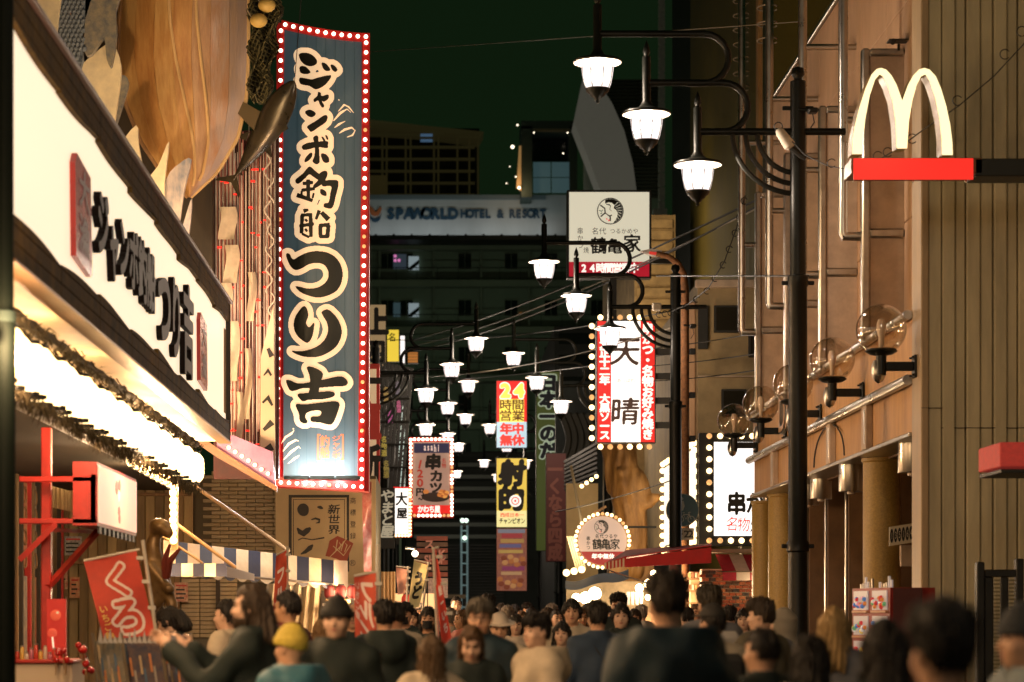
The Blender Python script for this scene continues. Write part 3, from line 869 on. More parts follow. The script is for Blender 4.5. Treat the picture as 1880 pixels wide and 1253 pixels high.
# ================================================================== SIGNS
BULB_ME = {}
def bulb_mesh(r, m):
    k = (round(r, 4), m.name)
    if k not in BULB_ME:
        BULB_ME[k] = MB().ball((0, 0, 0), r, 10, 7).mesh('bulb', m, smooth=True)
    return BULB_ME[k]
def bulbs(root, pts, mp, r, m=None, dim=.1, lift=(0, -.02, 0)):
    for p in pts:
        mm = (m or M['bulb']) if random.random() > dim else M['bulb_dim']
        o = add('bulb', bulb_mesh(r, mm), root, mp(*p) + Vector(lift) - ORG[root.name])
def line(x0, y0, x1, y1, n):
    return [(x0 + (x1 - x0) * k / (n - 1), y0 + (y1 - y0) * k / (n - 1)) for k in range(n)]
def sign(name, label, x0, y0, x1, y1, Y, d=.2, cab=None, cat='sign', group=None):
    t = thing(name, label, cat, W((x0 + x1) / 2, y1, Y), group)
    c = W(x0, y0, Y + .012); e = W(x1, y1, Y + .012); e.y += d
    MB().bbox(c, e, .01).build('cabinet', cab or M['dark_frame'], t)
    return t
def face(t, x0, y0, x1, y1, Y, m, name='face', k=0):
    return panel(x0, y0, x1, y1, Y - .004 * k, .01).build(name, m, t)

WHT = glow('sign_white_lit', (255, 246, 238), 1.25)
CREAM = glow('sign_cream_lit', (250, 232, 200), .9)
RED_L = glow('sign_red_lit', (225, 35, 30), .85)
YEL_L = glow('sign_yellow_lit', (250, 215, 70), .85)
WLET = glow('white_letter_lit', (255, 244, 232), 1.1, False)
RLET = glow('red_letter_lit', (225, 60, 50), .9, False)
YLET = glow('yellow_letter_lit', (255, 226, 90), .95, False)

# ------------------------------------------------------------------ the big fishing boat sign
BSY = 36.0
def bs_map(px, py):
    return W(px, py, BSY + .18 * ((px - 592) / 85.0) ** 2)
def bs_top(x): return 38 + 24 * (1 - ((679 - x) / 162.0) ** 1.7) if x < 679 else 62
def bs_bot(x): return 893 + 9 * (x - 507) / 165.0
bs = thing('vertical_shop_sign', 'tall blue sign with black brush lettering and red bulb-studded frame', 'sign', W(590, 900, BSY))
M['bs_red'] = mat('sign_red_frame', (.42, .012, .01), .35, emit=(.5, .02, .015), es=.22)
M['bs_blue'] = mat('sign_blue_sheet', (.085, .118, .132), .4, noise=(1.5, .2), stretch=(2, 1, .3), emit=(.04, .088, .108), es=.34)
n = 14
def strip(xa, xb, f0, f1, lift0, lift1, name, m):
    mb = MB(); xs = [xa + (xb - xa) * i / n for i in range(n + 1)]
    A = [bs_map(x, f0(x)) for x in xs]; B = [bs_map(x, f1(x)) for x in xs]
    A0 = [p + Vector((0, lift0, 0)) for p in A]; B0 = [p + Vector((0, lift0, 0)) for p in B]
    A1 = [p + Vector((0, lift1, 0)) for p in A]; B1 = [p + Vector((0, lift1, 0)) for p in B]
    mb.grid([A0, B0]); mb.grid([B1, A1]); mb.grid([A1, A0]); mb.grid([B0, B1])
    mb.add([A0[0], B0[0], B1[0], A1[0]], [(0, 1, 2, 3)]); mb.add([A0[-1], B0[-1], B1[-1], A1[-1]], [(3, 2, 1, 0)])
    return mb.build(name, m, bs)
lean = lambda y: (900 - y) / 860.0
strip(520, 664, lambda x: bs_top(x) + 13, lambda x: bs_bot(x) - 12, .03, .06, 'face', M['bs_blue'])
strip(507, 677, lambda x: bs_top(x) + 2, lambda x: bs_bot(x), .10, .55, 'cabinet', M['bs_red'])
strip(517, 679, lambda x: bs_top(x), lambda x: bs_top(x) + 15, -.03, .09, 'frame_top', M['bs_red'])
strip(507, 669, lambda x: bs_bot(x) - 17, lambda x: bs_bot(x), -.03, .09, 'frame_bottom', M['bs_red'])
def vbar(xt0, xt1, xb0, xb1, name):
    mb = MB()
    yt0, yt1, yb = bs_top((xt0 + xt1) / 2) + 15.2, 0, bs_bot((xb0 + xb1) / 2) - 17.2
    q = [bs_map(xt0, yt0), bs_map(xt1, yt0), bs_map(xb1, yb), bs_map(xb0, yb)]
    mb.prism([p + Vector((0, -.03, 0)) for p in q], (0, .12, 0)); return mb.build(name, M['bs_red'], bs)
vbar(516, 522, 507, 514, 'frame_left'); vbar(666, 679, 657, 669, 'frame_right')
bp = line(672.5, 80, 664, 880, 46) + line(516, 58, 509, 878, 46) + [(x, bs_top(x) + 7) for x in np.linspace(524, 672, 11)] + [(x, bs_bot(x) - 7) for x in np.linspace(516, 664, 11)]
bulbs(bs, bp, bs_map, .029, M['bulb'], .06, (0, -.045, 0))
u_ = lambda pts: [(380 + x / 2.61, y / 2.61) for x, y in pts]
l_ = lambda pts: [(380 + x / 2.61, 440 + y / 2.61) for x, y in pts]
BP = [u_(p) for p in (
    [(440, 262), (462, 252), (495, 258), (520, 278), (528, 300), (510, 315), (480, 315), (452, 296)],
    [(446, 318), (470, 318), (490, 335), (495, 348), (475, 356), (450, 350), (443, 335)],
    [(445, 372), (500, 380), (530, 372), (592, 360), (585, 385), (555, 415), (520, 428), (490, 412), (448, 402)],
    [(550, 300), (570, 305), (590, 330), (585, 340), (565, 338), (552, 318)], [(592, 310), (612, 315), (625, 335), (615, 345), (600, 335)],
    [(510, 475), (528, 460), (532, 440), (545, 445), (550, 460), (580, 453), (582, 472), (560, 488), (548, 480), (562, 508), (552, 516), (540, 500), (532, 482), (515, 490)],
    [(470, 535), (490, 525), (515, 535), (520, 550), (500, 562), (478, 552)],
    [(480, 605), (520, 580), (560, 553), (578, 558), (570, 585), (535, 610), (500, 632), (487, 620)],
    [(455, 700), (480, 685), (520, 680), (575, 676), (580, 695), (575, 710), (530, 705), (490, 715), (462, 718)],
    [(508, 660), (530, 650), (535, 690), (538, 740), (540, 775), (525, 788), (505, 772), (515, 745), (515, 690)],
    [(500, 730), (505, 745), (490, 768), (470, 778), (468, 765), (480, 745)], [(548, 735), (570, 740), (585, 760), (583, 778), (560, 778), (548, 755)],
    [(548, 655), (558, 658), (568, 676), (558, 676)], [(566, 646), (576, 652), (582, 668), (572, 667)],
    [(425, 860), (460, 830), (490, 798), (520, 820), (548, 845), (535, 862), (510, 848), (490, 836), (470, 855), (440, 880), (425, 875)],
    [(540, 830), (570, 818), (577, 840), (560, 872), (540, 890), (515, 902), (510, 887), (535, 860)],
    [(555, 868), (620, 863), (630, 885), (617, 940), (605, 988), (590, 1000), (560, 992), (562, 975), (582, 970), (590, 930), (594, 893), (555, 893)],
    [(545, 905), (570, 918), (570, 940), (545, 930)])]
ST = lambda x0, y0, x1, y1, w, w2=None: u_(stroke_poly([(x0, y0, w), ((x0 + x1) / 2, (y0 + y1) / 2, (w + (w2 or w)) / 2), (x1, y1, w2 or w)]))
HARD = [ST(*a) for a in ((458, 880, 508, 874, 8), (484, 860, 486, 955, 9), (452, 912, 516, 904, 8), (430, 934, 506, 962, 11, 8), (455, 940, 452, 915, 5), (505, 950, 512, 925, 5),
      (462, 1012, 486, 1004, 10, 7), (456, 1030, 452, 1120, 9), (496, 1030, 498, 1135, 9), (450, 1032, 504, 1028, 8), (442, 1084, 512, 1072, 8), (470, 1050, 480, 1062, 6), (470, 1096, 480, 1110, 6), (455, 1120, 490, 1138, 6),
      (538, 1008, 522, 1052, 9, 6), (548, 1018, 582, 1052, 10, 13), (536, 1082, 588, 1076, 9), (542, 1082, 544, 1138, 9), (582, 1078, 576, 1140, 10), (540, 1134, 580, 1134, 8))]
LPOL = [l_(p) for p in (
    [(378, 72), (395, 68), (412, 95), (440, 80), (480, 62), (530, 55), (585, 65), (625, 95), (647, 140), (648, 190), (630, 235), (595, 262), (540, 278), (490, 270), (445, 250), (423, 225), (440, 225), (490, 235), (540, 225), (575, 195), (582, 160), (565, 125), (530, 112), (490, 118), (450, 140), (420, 145), (395, 120)],
    [(460, 320), (478, 330), (485, 365), (475, 400), (490, 420), (512, 398), (512, 430), (502, 470), (482, 494), (455, 482), (425, 450), (415, 410), (425, 365)],
    [(550, 345), (580, 335), (615, 365), (640, 410), (645, 455), (625, 505), (585, 540), (530, 562), (470, 562), (425, 548), (406, 533), (450, 535), (510, 520), (555, 490), (578, 445), (575, 400), (555, 365)],
    [(478, 612), (510, 612), (555, 640), (545, 680), (535, 730), (530, 760), (500, 765), (485, 745), (495, 700), (490, 650)],
    [(378, 675), (400, 675), (440, 690), (500, 682), (570, 668), (640, 655), (672, 675), (665, 700), (600, 705), (520, 712), (460, 712), (420, 725), (395, 720)],
    [(435, 740), (500, 735), (560, 728), (605, 730), (610, 750), (560, 765), (490, 768), (465, 775), (450, 770)],
    [(425, 790), (470, 790), (540, 782), (615, 775), (635, 790), (625, 830), (610, 870), (590, 888), (545, 878), (500, 872), (500, 850), (540, 845), (545, 822), (510, 820), (480, 830), (470, 850), (482, 872), (470, 882), (445, 870), (440, 835)])]
cell = .8
gx0, gy0, gnx, gny = 512, 70, 200, 930
allp = [smooth_poly(p, 4) for p in BP + LPOL] + HARD
gb = poly_raster(allp, gx0, gy0, cell, gnx, gny)
go = dilate(gb, 10.0 / cell)
raster_part(bs, 'letter_outline', mat('cream_vinyl', lin(250, 214, 170), .5, emit=lin(250, 214, 170), es=.62), go, gx0, gy0, cell, bs_map, (0, .022, 0))
cuts = [80, 166, 198, 245, 303, 383, 452, 560, 668, 800]
for ya, yb in zip(cuts[:-1], cuts[1:]):
    g1 = gb.copy(); rows = gy0 + np.arange(gny) * cell
    g1[(rows < ya) | (rows >= yb)] = False
    raster_part(bs, 'character', mat('sign_black_vinyl', (.012, .012, .006), .5), g1, gx0, gy0, cell, bs_map, (0, .015, 0))
wm = []
for a in ([(612, 222, 1), (625, 207, 2.5), (637, 200, 1), (645, 207, .6)], [(620, 205, .6), (632, 192, 2), (640, 196, 1.5), (650, 208, .5)], [(613, 235, .5), (622, 228, 2), (634, 222, .5)], [(622, 245, .5), (632, 238, 2.2), (646, 234, 1.8), (652, 240, .5)], [(636, 252, .5), (647, 248, 1.6), (653, 238, .5)], [(621, 184, 1.5), (623, 183, 1.6)],
          [(516, 815, .5), (524, 803, 2), (535, 796, 2), (540, 790, .6)], [(518, 830, .5), (530, 815, 2.4), (543, 808, 1.8), (549, 810, .5)], [(520, 845, .5), (534, 830, 2.4), (548, 820, 1.5), (552, 824, .5)], [(528, 852, .5), (541, 842, 2), (550, 836, .6)], [(537, 788, 1.3), (540, 787, 1.3)]):
    wm.append(stroke_poly(a))
gw = poly_raster(wm, gx0, gy0, cell, gnx, gny + 60)
raster_part(bs, 'wave_marks', MATS['cream_vinyl'], gw, gx0, gy0, cell, bs_map, (0, .024, 0))
OR_ = mat('seal_orange', (.55, .12, .04), .5, emit=(.6, .13, .05), es=.5)
mb = MB()
for x0, y0, x1, y1 in ((582, 797, 631, 800), (582, 842, 631, 845), (582, 800, 585, 842), (628, 800, 631, 842)):
    mb.add([bs_map(a, b) + Vector((0, .024, 0)) for a, b in ((x0, y0), (x1, y0), (x1, y1), (x0, y1))], [(0, 1, 2, 3)])
mb.build('seal_border', OR_, bs)
glyphs(bs, 'seal_character', OR_, column('釣船', 596, 800, 842, 18) + column('ジャンボ', 617, 800, 842, 16, 11), bs_map, 1.2, lift=(0, .024, 0))
for px in (545, 592, 640):
    f_ = MB().tube([bs_map(px - 22, 878) + Vector((0, -.10, 0)), bs_map(px + 22, 878) + Vector((0, -.10, 0))], .03, 8).build('flood_lamp', M['iron'], bs)
    lamp_light('flood_light', bs_map(px, 872) + Vector((0, -.42, 0)) - ORG[bs.name], 50.0, (1, .96, .92), bs, .08)
for k in range(7):
    x = 545 + k * 17.5
    strip(x, x + .7, lambda q: bs_top(q) + 14, lambda q: bs_bot(q) - 13, .026, .031, 'panel_joint', mat('blue_joint', (.045, .095, .115), .5))

# ------------------------------------------------------------------ red and white board behind it
t = sign('vertical_shop_sign', 'white board with red border just behind the big blue sign', 630, 668, 697, 1010, 47, .25, mat('board_red', (.45, .03, .02), .5))
face(t, 632, 678, 691, 1005, 47, mat('board_cream', lin(235, 205, 165), .6, noise=(3, .1), emit=lin(235, 205, 165), es=.3))
glyphs(t, 'character', M['ink'], [('一', 676, 702, 44, 60), ('新', 676, 850, 44, 62)], frontal(47), 3.5, .5)
glyphs(t, 'red_character', mat('red_print', (.35, .03, .02), .6, emit=(.4, .03, .02), es=.2), [('直', 676, 775, 44, 70)], frontal(47), 3.5)
t = sign('shop_sign', 'beige board with thick black strokes behind the top of the red border sign', 660, 560, 708, 672, 76, .3)
face(t, 660, 560, 708, 672, 76, mat('board_beige', lin(200, 170, 125), .6, emit=lin(200, 170, 125), es=.3))
glyphs(t, 'character', M['ink'], [('上', 692, 592, 42, 50), ('四', 688, 648, 38, 46)], frontal(76), 3, .5)
# ------------------------------------------------------------------ lit panels far left
t = sign('lit_sign', 'yellow lit panel sign far down the left side', 711, 606, 733, 664, 85, .4)
face(t, 711, 606, 732, 664, 85, YEL_L); glyphs(t, 'mark', mat('olive_print', (.2, .25, .03), .5), [('名', 720, 620, 14, 16)], frontal(85), 1)
t = sign('lit_sign', 'narrow white lit strip sign beside the yellow panel', 734, 616, 744, 668, 86, .4); face(t, 735, 617, 743, 667, 86, WHT)
t = sign('lit_sign', 'small orange gridded lit window box beyond the yellow panel', 748, 646, 768, 667, 88, .4); face(t, 749, 647, 767, 666, 88, glow('amber_lit', (205, 130, 60), .6))
for k in range(3): panel(749, 650 + k * 5.5, 767, 650.6 + k * 5.5, 87.98, .01).build('grille_bar', M['black'], t)
t = sign('lit_sign', 'tall cool white lit glazing strip behind the slatted frame', 731, 745, 744, 920, 90, .4); face(t, 732, 746, 743, 918, 90, glow('cool_lit', (215, 235, 225), .75))
for k in range(14): panel(732, 755 + k * 12, 743, 757 + k * 12, 89.97, .02).build('grille_bar', M['black'], t)

# ------------------------------------------------------------------ framed skewer sign
SY = 60.0
t = sign('framed_skewer_sign', 'red framed sign with bulbs and plate of fried skewers', 750, 803, 833, 951, SY, .3, mat('skewer_red', (.35, .012, .01), .4, emit=(.4, .015, .01), es=.18))
face(t, 758, 812, 826, 943, SY, glow('skewer_cream', (205, 165, 145), .36))
face(t, 760, 814, 825, 832, SY, glow('skewer_navy', (48, 46, 78), .45), 'navy_band', 1)
face(t, 758, 928, 826, 943, SY, RED_L, 'red_band', 1)
fm = frontal(SY)
glyphs(t, 'brand_character', glow('pinkish_letter', (235, 205, 190), .7, False), row('asahi', 777, 808, 823.5, 17, 8.5), fm, 2, lift=(0, -.012, 0))
glyphs(t, 'character', M['ink'], [('串', 795, 849, 30, 28, .08), ('カ', 801, 875, 24, 21), ('ツ', 800, 896, 24, 20)] + [('円', 771, 904, 15, 15), ('～', 772, 917, 8, 12)], fm, 3.5, lift=(0, -.008, 0))
glyphs(t, 'price_character', mat('price_red', (.45, .04, .02), .6, emit=(.5, .05, .03), es=.35), [('1', 771, 853, 22, 20, .2), ('2', 771, 870, 22, 19), ('0', 771, 887, 22, 19)], fm, 2, lift=(0, -.008, 0))
glyphs(t, 'small_character', MATS['price_red'], column('名物', 815, 842, 860, 8), fm, 1, lift=(0, -.008, 0))
glyphs(t, 'name_character', WLET, row('かわち屋', 767, 808, 935.5, 13), fm, 2.5, lift=(0, -.012, 0))
MB().prism([W(800 + 26 * math.cos(a), 913 + 9 * math.sin(a), SY - .004) for a in np.linspace(0, 2 * math.pi, 25)[:-1]], (0, .003, 0)).build('plate_picture', mat('plate_print', (.05, .035, .03), .5), t)
for k in range(13):
    a = W(782 + (k * 37 % 38), 903 + (k * 11 % 9), SY - .012)
    MB().ball(a, (.075, .004, .055), 10, 6).build('fried_skewer_picture', glow('fried_%d' % (k % 3), ((215, 130, 60), (240, 165, 80), (190, 100, 45))[k % 3], .6, False), t, smooth=True)
bulbs(t, line(754, 808, 754, 946, 20) + line(829.5, 808, 829.5, 946, 20) + line(761, 807, 823, 807, 9) + line(761, 947, 823, 947, 9), fm, .038, M['bulb'], .18)
lamp_light('sign_light', Vector((0, -.8, .9)), 5, (1, .5, .35), t)

# ------------------------------------------------------------------ yamatoya board and lit sign
t = sign('shop_sign', 'black board with slanted white lettering left of the small lit sign', 697, 896, 725, 1008, 52, .15)
face(t, 697, 897, 725, 1007, 52, M['black'])
glyphs(t, 'character', mat('grey_white_letter', lin(190, 185, 165), .6, emit=lin(190, 185, 165), es=.35), [(c, 711, 911 + i * 22, 25, 23, .15) for i, c in enumerate('やまと屋')], frontal(52), 2, .5)
t = sign('lit_sign', 'small white lit box sign with red glowing edge', 722, 894, 756, 986, 54, .3, RED_L)
face(t, 724, 897, 750, 981, 54, WHT); glyphs(t, 'character', M['ink'], [('大', 737, 917, 22, 24), ('屋', 738, 943, 20, 20)], frontal(54), 2, .4)
bulbs(t, line(753, 900, 753, 982, 14) + line(727, 984, 750, 984, 5), frontal(54), .03, M['bulb_warm'], .1)

# ------------------------------------------------------------------ 24-hour sign, shooting gallery sign, food posters
t = sign('vertical_sign', 'red and pale blue sign with yellow lettering hanging mid street', 911, 698, 968, 823, 72, .25)
face(t, 912, 700, 967, 775, 72, RED_L); face(t, 912, 775, 967, 822, 72, glow('paleblue_lit', (185, 215, 230), .8), 'lower_face')
fm = frontal(72)
glyphs(t, 'outline_character', WLET, row('24', 915, 965, 718, 34, 34), fm, 6, lift=(0, -.004, 0))
glyphs(t, 'character', YLET, row('24', 915, 965, 718, 32, 34), fm, 4, lift=(0, -.008, 0))
face(t, 917, 733, 962, 775, 72, YLET, 'yellow_patch', 1); glyphs(t, 'dark_character', mat('brown_print', (.16, .07, .01), .6), row('時間', 917, 962, 744, 20) + row('営業', 917, 962, 764, 20), fm, 1.5, lift=(0, -.009, 0))
glyphs(t, 'red_character', RLET, row('年中', 918, 962, 788, 20) + row('無休', 918, 962, 809, 20), fm, 3.5, lift=(0, -.006, 0))
t = sign('vertical_sign', 'green vertical sign with navy lettering behind the third right lamp', 984, 682, 1028, 1012, 78, .25)
face(t, 985, 683, 1027, 1011, 78, glow('green_sign', (92, 104, 44), .3)); fm = frontal(78)
NB = '日本一のだ'
glyphs(t, 'outline_character', glow('greenish_white', (190, 205, 175), .5, False), [(c, 1007, 704 + i * 31, 32, 30) for i, c in enumerate(NB)], fm, 8, lift=(0, -.004, 0))
glyphs(t, 'character', mat('navy_print', (.015, .025, .05), .5), [(c, 1007, 704 + i * 31, 32, 30) for i, c in enumerate(NB)], fm, 4, lift=(0, -.008, 0))
t = sign('vertical_sign', 'yellow shooting gallery sign with two large black characters', 911, 840, 968, 970, 70, .25)
face(t, 912, 842, 967, 968, 70, glow('yellow_shoot', (242, 205, 85), .8)); fm = frontal(70)
face(t, 912, 938, 967, 968, 70, glow('yellow_pale', (250, 235, 160), .9), 'lower_face', 1)
glyphs(t, 'character', M['ink'], [('射', 940, 870, 46, 46, .1), ('的', 938, 917, 46, 44)], fm, 4, lift=(0, -.006, 0))
for r, m_ in ((11, WLET), (7.5, RLET), (5.5, WLET), (2.2, RLET)):
    MB().prism([W(946 + r * math.cos(a), 920 + r * math.sin(a), 69.988 - .002 * (12 - r)) for a in np.linspace(0, 2 * math.pi, 21)[:-1]], (0, .001, 0)).build('target_mark', m_, t)
glyphs(t, 'small_character', RLET, row('西成日本一', 918, 962, 946, 8), fm, 1, lift=(0, -.012, 0))
glyphs(t, 'name_character', M['ink'], row('チャンピオン', 916, 964, 957, 11), fm, 2, lift=(0, -.012, 0))
t = sign('food_poster', 'tall colourful food poster below the yellow shooting sign', 911, 970, 968, 1086, 69, .1)
face(t, 912, 971, 967, 1085, 69, mat('poster_print', lin(190, 120, 95), .6, noise=(9, .5), second=lin(120, 75, 90), emit=lin(170, 105, 80), es=.3))
for k, (y0, y1, c) in enumerate(((972, 979, (150, 150, 165)), (980, 988, (190, 70, 75)), (990, 997, (205, 160, 90)), (999, 1006, (120, 110, 150)), (1010, 1016, (215, 175, 95)), (1040, 1048, (160, 70, 110)), (1050, 1056, (220, 170, 120)))):
    face(t, 914 + (k * 7) % 9, y0, 964 - (k * 5) % 8, y1, 69, glow('poster_band_%d' % k, c, .35, False), 'print_band', 1)
for k in range(16):
    a = W(918 + (k * 29 % 46), (1022 if k % 2 else 1064) + (k * 7 % 16), 68.985)
    MB().ball(a, (.09, .004, .075), 9, 6).build('dish_picture', glow('dish_%d' % (k % 3), ((205, 125, 70), (225, 160, 100), (150, 75, 50))[k % 3], .35, False), t, smooth=True)
t = sign('vertical_sign', 'dark maroon vertical sign with pale characters beside the green sign', 1002, 832, 1040, 1032, 66, .2)
face(t, 1003, 833, 1039, 1031, 66, mat('maroon_board', (.06, .01, .008), .6, emit=(.06, .01, .008), es=.3))
glyphs(t, 'character', mat('dusty_pink_letter', lin(110, 62, 50), .6, emit=lin(110, 62, 50), es=.2), column('一くなら四成', 1019, 848, 1030, 26), frontal(66), 3)

# ------------------------------------------------------------------ white and red sign with clear sky characters
AY = 50.0
t = sign('bulb_edged_sign', 'white and red lit sign with two brown brush characters and round bulbs', 1095, 588, 1204, 814, AY, .3, M['black'])
fm = frontal(AY)
face(t, 1097, 590, 1122, 812, AY, RED_L, 'red_strip'); face(t, 1122, 590, 1176, 812, AY, WHT); face(t, 1176, 590, 1202, 812, AY, RED_L, 'red_strip')
glyphs(t, 'brush_character', mat('brush_brown', (.10, .055, .045), .6), [('天', 1148, 646, 54, 54, .12), ('晴', 1147, 757, 52, 50, .05)], fm, 1.2, 1.2, lift=(0, -.008, 0))
glyphs(t, 'strip_character', WLET, column('大正十二年 大黒ソース', 1110, 624, 808, 19) + column('串かつ・名物お好み焼き', 1189, 594, 808, 20), fm, 3, lift=(0, -.008, 0))
glyphs(t, 'character', mat('grey_print', (.4, .33, .3), .6), row('あっぱれ', 1132, 1166, 699, 8, 8), fm, .5, lift=(0, -.008, 0))
bulbs(t, line(1087, 598, 1087, 804, 12) + [(1103, 582), (1121, 582), (1139, 582), (1157, 582), (1175, 582)] + line(1103, 820, 1193, 820, 6), fm, .058, M['bulb_warm'], .25, (0, .1, 0))
for k in range(4):
    panel(1202, 640 + k * 45, 1240, 652 + k * 45, AY + .2, .05).build('bracket', M['dark_frame'], t)

# ------------------------------------------------------------------ crane emblem sign
CY_ = 56.0
def crane(t, cx, cy, R, Y, black, greenish):
    q = lambda x, y: W(cx + x * R, cy + y * R, Y)
    ann = MB()
    ring = lambda r0, r1, m, z, name: MB().grid([[q(r0 * math.cos(a), r0 * math.sin(a)) + Vector((0, z, 0)) for a in np.linspace(0, 2 * math.pi, 41)], [q(r1 * math.cos(a), r1 * math.sin(a)) + Vector((0, z, 0)) for a in np.linspace(0, 2 * math.pi, 41)]]).build(name, m, t)
    ring(1, .93, black, -.006, 'emblem_ring')
    wing = [(math.cos(a) * .92, math.sin(a) * .92) for a in np.linspace(-2.0, 1.35, 24)]
    inner = [(.35, .72), (.5, .45), (.55, .15), (.42, -.1), (.25, -.2), (.3, -.45), (.1, -.62), (-.15, -.66), (-.38, -.55)]
    g = poly_raster([wing + inner], -1, -1, .02, 101, 101)
    raster_part(t, 'emblem_wing', black, g, -1, -1, .02, q, (0, -.006, 0))
    for k in range(9):
        a = -1.1 + k * .27
        raster_part(t, 'feather_line', greenish, poly_raster([stroke_poly([(.5 * math.cos(a), .45 * math.sin(a) + .05, .012), (.86 * math.cos(a + .25), .86 * math.sin(a + .25), .022)])], -1, -1, .015, 135, 135), -1, -1, .015, q, (0, -.01, 0))
    hexa = [stroke_poly(s) for s in ([(-.75, -.45, .05), (-.42, -.2, .05), (-.38, .15, .05)], [(-.38, .12, .05), (-.72, .42, .05)], [(-.4, .14, .03), (-.05, .38, .05), (.12, .3, .05)], [(-.02, .36, .05), (0, .75, .05)])]
    raster_part(t, 'shell_lines', black, poly_raster(hexa, -1, -1, .015, 135, 135), -1, -1, .015, q, (0, -.007, 0))
    neck = [stroke_poly([(-.32, -.5, .02), (-.1, -.48, .05), (.02, -.38, .03), (-.05, -.12, .02), (.1, .02, .02)])]
    raster_part(t, 'crane_line', black, poly_raster(neck, -1, -1, .015, 135, 135), -1, -1, .015, q, (0, -.011, 0))
    raster_part(t, 'flower_mark', RLET, poly_raster([[(-.35, .6), (-.25, .52), (-.2, .66)], [(-.2, .75), (-.1, .6), (-.02, .74)]], -1, -1, .015, 135, 135), -1, -1, .015, q, (0, -.007, 0))
    raster_part(t, 'leaf_mark', mat('leaf_green', (.05, .25, .12), .5), poly_raster([stroke_poly([(-.85, -.05, .03), (-.65, .02, .03), (-.55, -.1, .03)]), stroke_poly([(-.75, .22, .03), (-.6, .12, .03)])], -1, -1, .015, 135, 135), -1, -1, .015, q, (0, -.007, 0))
t = sign('square_lit_sign', 'square white lit sign with round crane emblem and red lower band', 1041, 349, 1196, 511, CY_, .35, M['dark_frame'])
fm = frontal(CY_)
face(t, 1045, 353, 1192, 481, CY_, glow('crane_white', (240, 232, 205), .68)); face(t, 1045, 481, 1192, 508, CY_, glow('crane_red', (190, 25, 45), .7), 'red_band')
crane(t, 1120.5, 388, 24.5, CY_, M['ink'], glow('crane_white', (240, 232, 205), .68))
glyphs(t, 'character', M['ink'], [('鶴', 1099, 452, 30, 31), ('亀', 1128, 453, 28, 28), ('家', 1160, 448, 32, 33)], fm, 1.5, .8, lift=(0, -.006, 0))
glyphs(t, 'small_character', M['ink'], row('名代', 1086, 1113, 425, 13, 13) + row('つるかめや', 1119, 1172, 425, 10, 10) + column('串かつ', 1065, 418, 458, 11) + column('焼', 1076, 454, 466, 10), fm, .5, lift=(0, -.006, 0))
glyphs(t, 'band_character', WLET, row('24時間営業中', 1064, 1172, 493, 18, 17), fm, 2.5, lift=(0, -.006, 0))
panel(1120, 511, 1132, 600, CY_ + .1, .15).build('hanger', M['dark_frame'], t)
panel(1196, 475, 1245, 484, CY_ + .1, .12).build('bracket', M['dark_frame'], t)

# ------------------------------------------------------------------ round version
RY = 50.0
t = thing('round_sign', 'round pale sign with crane emblem and a ring of bulbs', 'sign', W(1106, 1040, RY))
disc = lambda r, y0, d, m, name, a0=0, a1=2 * math.pi: MB().prism([W(1106 + r * math.cos(a), 993 + r * math.sin(a), RY + y0) for a in np.linspace(a0, a1, 49)[:-1 if a1 - a0 > 6 else None]], (0, d, 0)).build(name, m, t)
disc(49, .02, .25, mat('round_rim', (.2, .12, .05), .5), 'cabinet'); disc(45, 0, .015, glow('round_cream', (205, 180, 165), .5), 'face')
disc(44.6, -.005, .004, glow('round_red', (150, 25, 35), .5), 'red_segment', math.asin(20 / 44.6), math.pi - math.asin(20 / 44.6))
crane(t, 1104, 968, 13, RY, M['ink'], MATS['round_cream'])
glyphs(t, 'character', M['ink'], row('鶴亀家', 1088, 1137, 1000, 20, 18) + row('名代つるや', 1092, 1134, 985, 8, 7) + column('串かつ', 1080, 985, 1010, 7), frontal(RY), 1, .5, lift=(0, -.008, 0))
glyphs(t, 'band_character', WLET, row('年中無休', 1086, 1128, 1022, 10, 10), frontal(RY), 2, lift=(0, -.012, 0))
bulbs(t, [(1106 + 49.5 * math.cos(a), 993 + 49.5 * math.sin(a)) for a in np.linspace(0, 2 * math.pi, 37)[:-1]], frontal(RY), .036, M['bulb_warm'], .1)
MB().prism([W(1088, 941, RY), W(1112, 928, RY), W(1114, 932, RY), W(1090, 946, RY)], (0, .3, 0)).build('little_roof', M['wood'], t)
panel(1150, 966, 1205, 970, RY + .1, .06).build('bracket', M['iron'], t)

# ------------------------------------------------------------------ big white kushikatsu corner sign
KY = 46.6
t = sign('bulb_bordered_sign', 'large white lit sign with black bulb-studded border behind the arcade end', 1283, 795, 1460, 1003, KY, .12, M['black'])
face(t, 1311, 812, 1456, 984, KY, glow('kushi_white', (255, 250, 246), 1.35)); fm = frontal(KY)
glyphs(t, 'character', M['ink'], [('串', 1352, 926, 36, 42), ('か', 1386, 925, 34, 40), ('つ', 1420, 925, 34, 40)], fm, 2, .8, lift=(0, -.006, 0))
glyphs(t, 'red_character', RLET, [('名', 1344, 963, 23, 27, .15), ('物', 1365, 964, 23, 27, .1)], fm, .8, .6, lift=(0, -.006, 0))
glyphs(t, 'thin_character', M['ink'], [('焼', 1389, 965, 23, 27, .1)], fm, .4, .6, lift=(0, -.006, 0))
bulbs(t, line(1302, 801, 1302, 993, 10) + line(1322, 801, 1440, 801, 7) + line(1322, 993, 1440, 993, 7), fm, .055, M['bulb_warm'], .2)
SX = (1283 - CX) * KY / F
t = thing('bulb_bordered_sign', 'white lit side sign with bulbs turning the corner left of the big white sign', 'sign', (SX, 46, 3))
ys = [KY + .14, 53.6]
z0, z1 = W(0, 1000, KY).z, W(0, 806, KY).z
MB().box((SX - .02, ys[0], z0), (SX + .1, ys[1], z1)).build('cabinet', M['black'], t)
